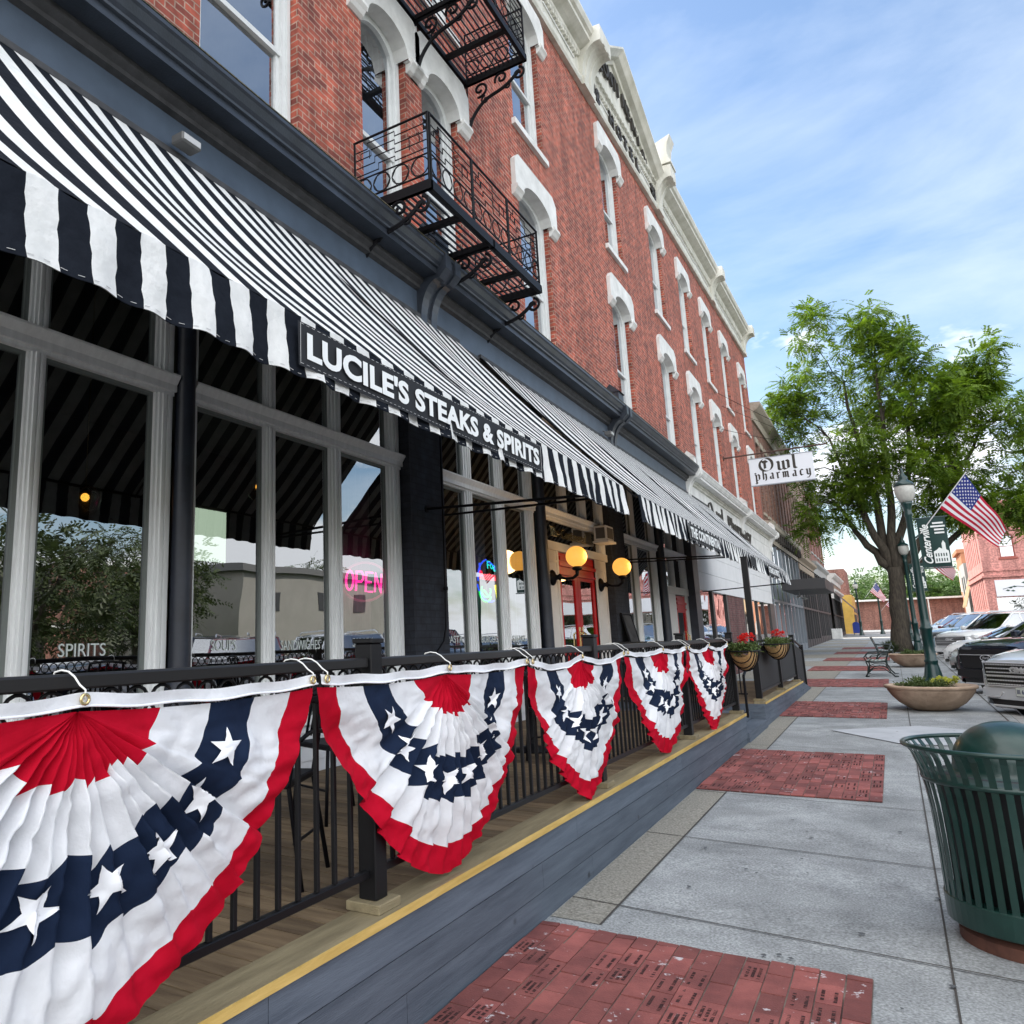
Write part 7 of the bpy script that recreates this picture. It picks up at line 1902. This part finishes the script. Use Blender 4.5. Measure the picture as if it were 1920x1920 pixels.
# ================================================================ OTHER BUILDINGS
def rect_holes(m, x, y0, y1, z0, z1, holes, depth=0.35, face=1, axis='y'):
    """wall in the plane x (axis='y') or y=x (axis='x') with rectangular holes [(a,b,za,zb)] sorted in rows of equal height"""
    rowsz = sorted(set([(h[2], h[3]) for h in holes]))
    def bx(a, b_, za, zb):
        if b_ - a < 1e-4 or zb - za < 1e-4: return
        if axis == 'y': m.box(x - depth * face, x, a, b_, za, zb)
        else: m.box(a, b_, x, x + depth * face, za, zb)
    zc_ = z0
    for (za, zb) in rowsz:
        bx(y0, y1, zc_, za)
        hs_ = sorted([h for h in holes if (h[2], h[3]) == (za, zb)]); c = y0
        for h in hs_:
            bx(c, h[0], za, zb); c = h[1]
        bx(c, y1, za, zb); zc_ = zb
    bx(y0, y1, zc_, z1)
def win_parts(parent, x, holes, fmat, gmat, depth=0.15, face=1, axis='y', fw=0.08):
    for (a, b_, za, zb) in holes:
        m = MB()
        def bx(a1, b1, z1_, z2_, d0, d1):
            if axis == 'y': m.box(x - d1 * face, x - d0 * face, a1, b1, z1_, z2_)
            else: m.box(a1, b1, x + d0 * face, x + d1 * face, z1_, z2_)
        bx(a, a + fw, za, zb, depth - 0.06, depth); bx(b_ - fw, b_, za, zb, depth - 0.06, depth); bx(a + fw, b_ - fw, zb - fw, zb, depth - 0.06, depth); bx(a + fw, b_ - fw, za, za + fw, depth - 0.06, depth)
        if zb - za > 1.2: bx(a + fw, b_ - fw, (za + zb) / 2 - 0.03, (za + zb) / 2 + 0.03, depth - 0.07, depth)
        w_ = m.build('window', fmat, parent)
        p = MB(); d = depth - 0.02
        if axis == 'y': p.quad((x - d * face, a + fw, za + fw), (x - d * face, b_ - fw, za + fw), (x - d * face, b_ - fw, zb - fw), (x - d * face, a + fw, zb - fw))
        else: p.quad((a + fw, x + d * face, za + fw), (b_ - fw, x + d * face, za + fw), (b_ - fw, x + d * face, zb - fw), (a + fw, x + d * face, zb - fw))
        p.build('pane', gmat, w_)
BRB = brick_mat('brown brick', (0.24, 0.095, 0.06), (0.15, 0.065, 0.05), (0.28, 0.22, 0.18)); BRC = brick_mat('tan brick', (0.30, 0.19, 0.13), (0.22, 0.14, 0.10), (0.30, 0.25, 0.2)); BRD = brick_mat('dull red brick', (0.32, 0.12, 0.09), (0.24, 0.09, 0.07), (0.3, 0.24, 0.2))
DKF = mat('dark shop frame', (0.03, 0.03, 0.032), 0.5); GYF = mat('grey blue shop frame', (0.22, 0.25, 0.28), 0.5)
def shop_block(label, y0, y1, zr, bm, trim, fm, nwin, wz, seed, ww=0.8, shopz=4.6, corn=0.45, brackets=False, upper=True, wtrim=WFRAME):
    g0 = G(y0)
    th = thing('shop_building', label, 'building', (W, (y0 + y1) / 2, G((y0 + y1) / 2)), group=None)
    m = MB(); holes = []
    if upper:
        p = (y1 - y0) / nwin
        for i in range(nwin):
            c = y0 + p * (i + 0.5); holes.append((c - ww / 2, c + ww / 2, wz[0], wz[1]))
    rect_holes(m, W, y0 + 0.01, y1 - 0.01, shopz, zr, holes)
    m.build('brick_wall', bm, th)
    m = MB(); m.box(-14, W - 0.36, y0 + 0.02, y1 - 0.02, -0.5, zr - 0.3); m.build('building_core', DARKIN, th)
    m = MB(); m.box(-14, W - 0.37, y0 + 0.012, y0 + 0.30, 0, zr - 0.05); m.box(-14, W - 0.37, y1 - 0.3, y1 - 0.012, 0, zr - 0.05); m.build('side_wall', bm, th)
    win_parts(th, W, holes, wtrim, GLASSU, 0.22)
    for h in holes:
        m = MB(); m.box(W + 0.002, W + 0.07, h[0] - 0.08, h[1] + 0.08, h[2] - 0.14, h[2] - 0.005); m.box(W + 0.002, W + 0.05, h[0] - 0.12, h[1] + 0.12, h[3] + 0.01, h[3] + 0.30); m.build('window_stone', trim, th)
    m = MB(); m.prism([(W, zr - 0.85), (W + 0.08, zr - 0.85), (W + 0.10, zr - 0.45), (W + corn * 0.6, zr - 0.35), (W + corn, zr - 0.15), (W + corn, zr), (W - 0.3, zr + 0.06), (W - 0.3, zr - 0.85)], y0 + 0.005, y1 - 0.005); fixn(m.build('roof_cornice', trim, th))
    m = MB(); m.prism([(W - 0.1, shopz - 0.75), (W + 0.06, shopz - 0.75), (W + 0.08, shopz - 0.2), (W + 0.30, shopz - 0.05), (W + 0.32, shopz + 0.12), (W - 0.1, shopz + 0.2)], y0 + 0.02, y1 - 0.02); fixn(m.build('shop_cornice', trim, th))
    if brackets:
        m = MB(); y = y0 + 0.4
        while y < y1 - 0.3: m.box(W + 0.07, W + 0.27, y, y + 0.16, shopz - 0.55, shopz - 0.14); y += 0.9
        m.build('bracket_row', LET, th)
    m = MB(); n = max(2, int((y1 - y0) / 1.7)); rg = random.Random(seed)
    for i in range(n + 1):
        y = y0 + 0.05 + (y1 - y0 - 0.2) * i / n; m.box(W - 0.10, W + 0.02, y, y + (0.14 if i % 3 else 0.32), g0 - 0.1, shopz - 0.751)
    m.box(W - 0.08, W + 0.015, y0 + 0.05, y1 - 0.05, 3.0, 3.12); m.box(W - 0.08, W + 0.0, y0 + 0.05, y1 - 0.05, g0 - 0.1, g0 + 0.5)
    m.build('shop_frame', fm, th)
    p = MB(); p.quad((W - 0.05, y0 + 0.05, g0), (W - 0.05, y1 - 0.05, g0), (W - 0.05, y1 - 0.05, shopz - 0.75), (W - 0.05, y0 + 0.05, shopz - 0.75)); p.build('shop_glass', GLASS, th)
    return th
a = shop_block('two storey brown brick building with bracketed shop cornice next to the hotel', YE + 0.02, 53.9, 12.5, BRB, mat('dirty cream trim', (0.36, 0.32, 0.26), 0.8, var=0.2), GYF, 9, (7.2, 10.6), 3, ww=0.75, shopz=6.6, brackets=True)
# canopy of that shop
th = thing('flat_canopy', 'flat dark canopy projecting over the sidewalk beyond the striped awnings', 'canopy', (W, 43, 3.8))
m = MB(); m.bevbox(W + 0.36, -2.35, 40.2, 46.2, 3.50, 3.98, 0.01); m.build('canopy_slab', mat('dark canopy metal', (0.025, 0.024, 0.026), 0.5), th)
m = MB()
for y in (41, 43.2, 45.4): m.tube([(W + 0.1, y, 5.8), (-2.5, y, 3.98)], 0.018, 6)
m.build('tie_rod', IRONK, th)
m = MB()
for y in (42, 44.5): m.lathe([(0.02, 0.2), (0.03, 0.12), (0.16, 0.0)], (-3.6, y, 3.22), 16); m.tube([(-3.6, y, 3.4), (-3.6, y, 3.5)], 0.01, 6)
m.build('shade_lamp', WFRAME, th)
shop_block('two storey dark brick building with narrow arched windows, second beyond the hotel', 54.0, 64.9, 12.6, BRC, mat('sandstone trim', (0.34, 0.27, 0.20), 0.8, var=0.15), DKF, 7, (7.3, 10.4), 4, ww=0.8, shopz=6.2)
shop_block('two storey brick building with pale bay windows, last before the alley', 65.0, 78.8, 13.1, BRD, mat('grey stone trim', (0.35, 0.35, 0.34), 0.8, var=0.15), DKF, 5, (7.5, 11.0), 5, ww=1.5, shopz=6.6)
shop_block('low single storey shop with brown awning beyond the alley', 84.9, 100.0, 7.0, BRC, mat('pale grey trim', (0.5, 0.5, 0.48), 0.8), DKF, 3, (5, 6), 6, shopz=5.4, upper=False)
th = thing('brown_awning', 'brown sloping awning on the low shop beyond the alley', 'awning', (W, 92, 4))
m = MB(); m.prism([(W + 0.1, 5.2), (-2.9, 3.6), (-2.9, 3.3), (-2.95, 3.3), (-2.95, 3.6), (W + 0.1, 5.25)], 86, 97); fixn(m.build('canopy_fabric', mat('brown canvas', (0.10, 0.065, 0.06), 0.85), th))
th = thing('yellow_shop', 'small yellow painted shop far down the left side', 'building', (W + 1, 106, 1.2))
m = MB(); m.box(-14, -3.6, 103, 112, 0.8, 5.6); m.build('wall', mat('yellow render', (0.55, 0.36, 0.08), 0.8, var=0.15, vscale=1.5), th)
m = MB(); m.box(-9, -4.0, 103.2, 111.8, 5.61, 8.6); m.build('upper_wall', BRD, th)
m = MB(); m.box(-3.599, -3.55, 104, 106, 1.6, 3.4); m.box(-3.599, -3.55, 107.5, 110, 1.6, 3.4); m.build('window', DKF, th)
th = thing('mail_box', 'blue collection mail box far along the left sidewalk', 'mail box', (-3.3, 97, G(97)))
m = MB(); m.prism([(-3.65, G(97) + 0.15), (-3.0, G(97) + 0.15), (-3.0, G(97) + 1.05)] + [(-3.325 + 0.325 * math.cos(R(a_)), G(97) + 1.05 + 0.28 * math.sin(R(a_))) for a_ in range(15, 170, 15)] + [(-3.65, G(97) + 1.05)], 96.7, 97.3); m.build('body', mat('mail box blue', (0.02, 0.05, 0.30), 0.4), th)
m = MB(); m.box(-3.62, -3.55, 96.72, 96.8, G(97), G(97) + 0.15); m.box(-3.1, -3.03, 96.72, 96.8, G(97), G(97) + 0.15); m.build('leg', DKF, th)
# white slatted planter box by the dark shop
th = thing('white_planter_box', 'white slatted box standing against the dark shop before the alley', 'planter box', (-3.9, 76.6, G(76.6)))
m = MB()
for i in range(5): m.box(-4.45 + 0.16 * i, -4.45 + 0.16 * i + 0.13, 76.0, 76.05, G(76) + 0.05, G(76) + 0.9)
m.box(-4.45, -3.70, 76.051, 76.8, G(76) + 0.08, G(76) + 0.85); m.build('box', WHITE, th)
# low brick wall building with white canopy closing the street
th = thing('street_end_building', 'low red brick building with white posts closing the street', 'building', (2, 138, 1.6))
m = MB(); m.box(-14, 12, 138, 141, 1.0, 5.8); m.build('wall', BRD, th)
m = MB(); m.box(-9, 10, 136.8, 138.2, 5.81, 6.05)
for i in range(4): m.box(-4.6 + 4.6 * i, -4.45 + 4.6 * i, 136.9, 137.05, 1.3, 5.8)
m.build('white_canopy', WHITE, th)

# pink corner building across the intersection, its street side in the sun
PINK = brick_mat('pink painted brick', (0.66, 0.29, 0.25), (0.58, 0.25, 0.22), (0.55, 0.27, 0.24)); PTR = mat('red brown trim', (0.30, 0.075, 0.055), 0.6)
th = thing('corner_building', 'two storey pink brick corner building with white sign on the right', 'building', (16, 97, 1.0))
PX, PY = 8.2, 97.0
wfront = [(PX + 1.55 + 2.75 * i, PX + 2.75 + 2.75 * i, 8.3, 10.5) for i in range(7)]
m = MB(); rect_holes(m, PY, PX, PX + 21, 4.4, 13.9, wfront, axis='x'); m.box(PX, PX + 0.7, PY, PY + 0.35, 0.8, 4.4); m.box(PX + 5.5, PX + 6.1, PY, PY + 0.35, 0.8, 4.4)
sideh = [(PY + 1.7 + 1.95 * i, PY + 2.35 + 1.95 * i, 8.0, 10.9) for i in range(8)] + [(PY + 1.7 + 1.95 * i, PY + 2.35 + 1.95 * i, 3.4, 6.3) for i in range(8)]
rect_holes(m, PX, PY + 0.351, PY + 17.5, 0.8, 13.9, sideh, face=-1); m.build('brick_wall', PINK, th)
m = MB(); m.box(PX + 0.36, PX + 21, PY + 0.4, PY + 17.4, 0.8, 13.5); m.build('building_core', DARKIN, th)
win_parts(th, PY, wfront, PTR, GLASSU, 0.2, axis='x', fw=0.1)
m = MB()
for h in sideh: m.box(PX + 0.12, PX + 0.15, h[0], h[1], h[2], h[3])
m.build('blocked_windows', mat('recessed boarding', (0.30, 0.12, 0.09), 0.8), th)
for h in wfront:
    m = MB(); m.box(h[0] - 0.15, h[1] + 0.15, PY - 0.10, PY - 0.001, h[2] - 0.2, h[2] - 0.01); m.build('window_sill', PTR, th)
m = MB()
for z0, z1, d in ((7.0, 7.12, 0.10), (6.5, 6.62, 0.14), (6.38, 6.499, 0.2), (13.2, 13.4, 0.2), (13.7, 13.95, 0.35), (11.6, 11.75, 0.08)):
    m.box(PX - d, PX + 21, PY - d, PY - 0.001, z0, z1); m.box(PX - d, PX - 0.001, PY - 0.0005, PY + 17.5, z0, z1)
m.build('string_course', PINK, th)
m = MB(); m.box(PX + 0.75, PX + 20, PY - 0.12, PY - 0.02, 4.5, 6.1); sb = m.build('sign_board', mat('white shop sign', (0.72, 0.72, 0.76), 0.6), th)
m = MB(); text_mb('H', (PX + 3.25, PY - 0.125, 4.72), (1, 0, 0), (0, 0, 1), height=0.5, depth=0.01, mb=m)
m.tube([(PX + 1.3, PY - 0.14, 5.2), (PX + 2.2, PY - 0.14, 5.45), (PX + 3.2, PY - 0.14, 5.35), (PX + 4.4, PY - 0.14, 5.2)], 0.025, 5)
for (a_, b_) in ((1.5, 5.05), (1.9, 5.0), (2.05, 5.4), (2.8, 5.75), (1.75, 5.3)): m.prism([(PX + a_, b_), (PX + a_ + 0.18, b_ + 0.10), (PX + a_ + 0.36, b_), (PX + a_ + 0.18, b_ - 0.08)], PY - 0.14, PY - 0.125)
m.build('sign_lettering', mat('dark green print', (0.03, 0.07, 0.05), 0.6), sb)
m = MB(); p = MB(); p.quad((PX + 0.7, PY + 0.2, 1.2), (PX + 5.5, PY + 0.2, 1.2), (PX + 5.5, PY + 0.2, 4.4), (PX + 0.7, PY + 0.2, 4.4)); p.quad((PX + 6.1, PY + 0.2, 1.2), (PX + 21, PY + 0.2, 1.2), (PX + 21, PY + 0.2, 4.4), (PX + 6.1, PY + 0.2, 4.4)); p.build('shop_glass', GLASS, th)
# buildings beyond the corner building along the same side
ORB = mat('orange brick', (0.45, 0.19, 0.10), 0.85, var=0.12, vscale=2)
th = thing('gabled_shop', 'brown shop with steep timber gable roof beyond the pink building', 'building', (8, 118, 1.2))
m = MB(); m.prism([(PX + 0.6, 1.0), (PX + 9, 1.0), (PX + 9, 9.8), (PX + 0.6, 9.8)], 115, 121); m.build('wall', mat('dark brown siding', (0.09, 0.045, 0.035), 0.8), th)
m = MB(); m.add([(PX - 0.6, 114.6, 4.2), (PX - 0.6, 121, 4.2), (PX + 0.8, 121, 9.0), (PX + 0.8, 114.6, 9.0), (PX - 0.6, 114.6, 4.0), (PX - 0.6, 121, 4.0), (PX + 0.8, 121, 8.8), (PX + 0.8, 114.6, 8.8)], [(0, 3, 2, 1), (4, 5, 6, 7), (0, 1, 5, 4), (1, 2, 6, 5), (2, 3, 7, 6), (3, 0, 4, 7)]); m.build('timber_roof', mat('cedar shingles', (0.35, 0.24, 0.13), 0.8, var=0.2), th)
for i in range(4):
    m = MB(); m.box(PX + 0.3, PX + 0.59, 115.4 + 1.4 * i, 115.9 + 1.4 * i, 1.0, 4.0); m.build('post', WHITE, th)
th = thing('grey_shop', 'pale grey shop front beyond the gabled shop', 'building', (8, 126, 1.2))
m = MB(); m.box(PX + 0.2, PX + 9, 121.5, 129, 1.0, 9.6); m.build('wall', mat('grey stucco', (0.36, 0.35, 0.33), 0.8, var=0.1), th)
m = MB(); m.box(PX + 0.15, PX + 0.199, 123, 124, 5.6, 8.0); m.box(PX + 0.15, PX + 0.199, 126, 127, 5.6, 8.0); m.build('window', DKF, th)
th = thing('orange_building', 'taller orange brick building beyond the grey shop', 'building', (9, 134, 1.2))
m = MB(); m.box(PX + 0.6, PX + 10, 129.2, 138, 1.0, 11.5); m.box(PX + 0.2, PX + 10, 129.1, 138, 11.5, 12.0); m.build('wall', ORB, th)
m = MB()
for i in range(3): m.box(PX + 0.55, PX + 0.599, 130.3 + 2.6 * i, 131.4 + 2.6 * i, 6.5, 9.5)
m.build('window', WHITE, th)
# buildings on the far side of the square: they stand right of the frame and show in the reflections
th = thing('grey_bank', 'flat grey modern building across the square with a plain parapet', 'building', (34, 48, 0))
m = MB(); m.box(30, 44, 41, 60, -0.5, 7.0); m.build('wall', mat('grey panel wall', (0.22, 0.21, 0.19), 0.8, var=0.08, vscale=0.6), th)
m = MB(); m.box(29.6, 44, 40.6, 60.3, 7.0, 7.5); m.build('parapet', mat('dark parapet', (0.10, 0.10, 0.10), 0.7), th)
m = MB()
for yy in (44, 50, 55): m.box(29.95, 29.999, yy, yy + 1.6, 4.2, 5.6)
m.build('window', DKF, th)
th = thing('red_brick_block', 'red brick two storey building with white bands across the square', 'building', (48, 52, 0))
m = MB(); rect_holes(m, 45, 36, 68, -0.5, 8.4, [(40 + 3 * i, 41.2 + 3 * i, 4.6, 6.6) for i in range(9)], face=-1); m.build('brick_wall', BRD, th)
m = MB(); m.box(44.8, 56, 35.9, 68, 8.4, 8.9); m.box(44.9, 44.999, 36, 68, 3.5, 3.8); m.build('white_band', WHITE, th)
win_parts(th, 45, [(40 + 3 * i, 41.2 + 3 * i, 4.6, 6.6) for i in range(9)], WFRAME, GLASSU, 0.2, face=-1)
m = MB(); m.box(45.4, 56, 36, 68, -0.5, 8.2); m.build('building_core', DARKIN, th)
th = thing('long_low_block', 'long low shop row on the far side of the square, seen in the reflections', 'building', (50, 5, 0))
m = MB(); m.box(46, 58, -30, 30, -1, 7.2); m.build('wall', BRC, th)
m = MB()
for i in range(12): m.box(45.9, 45.999, -26 + 4.6 * i, -23.5 + 4.6 * i, 0.8, 3.4)
m.build('window', DKF, th)
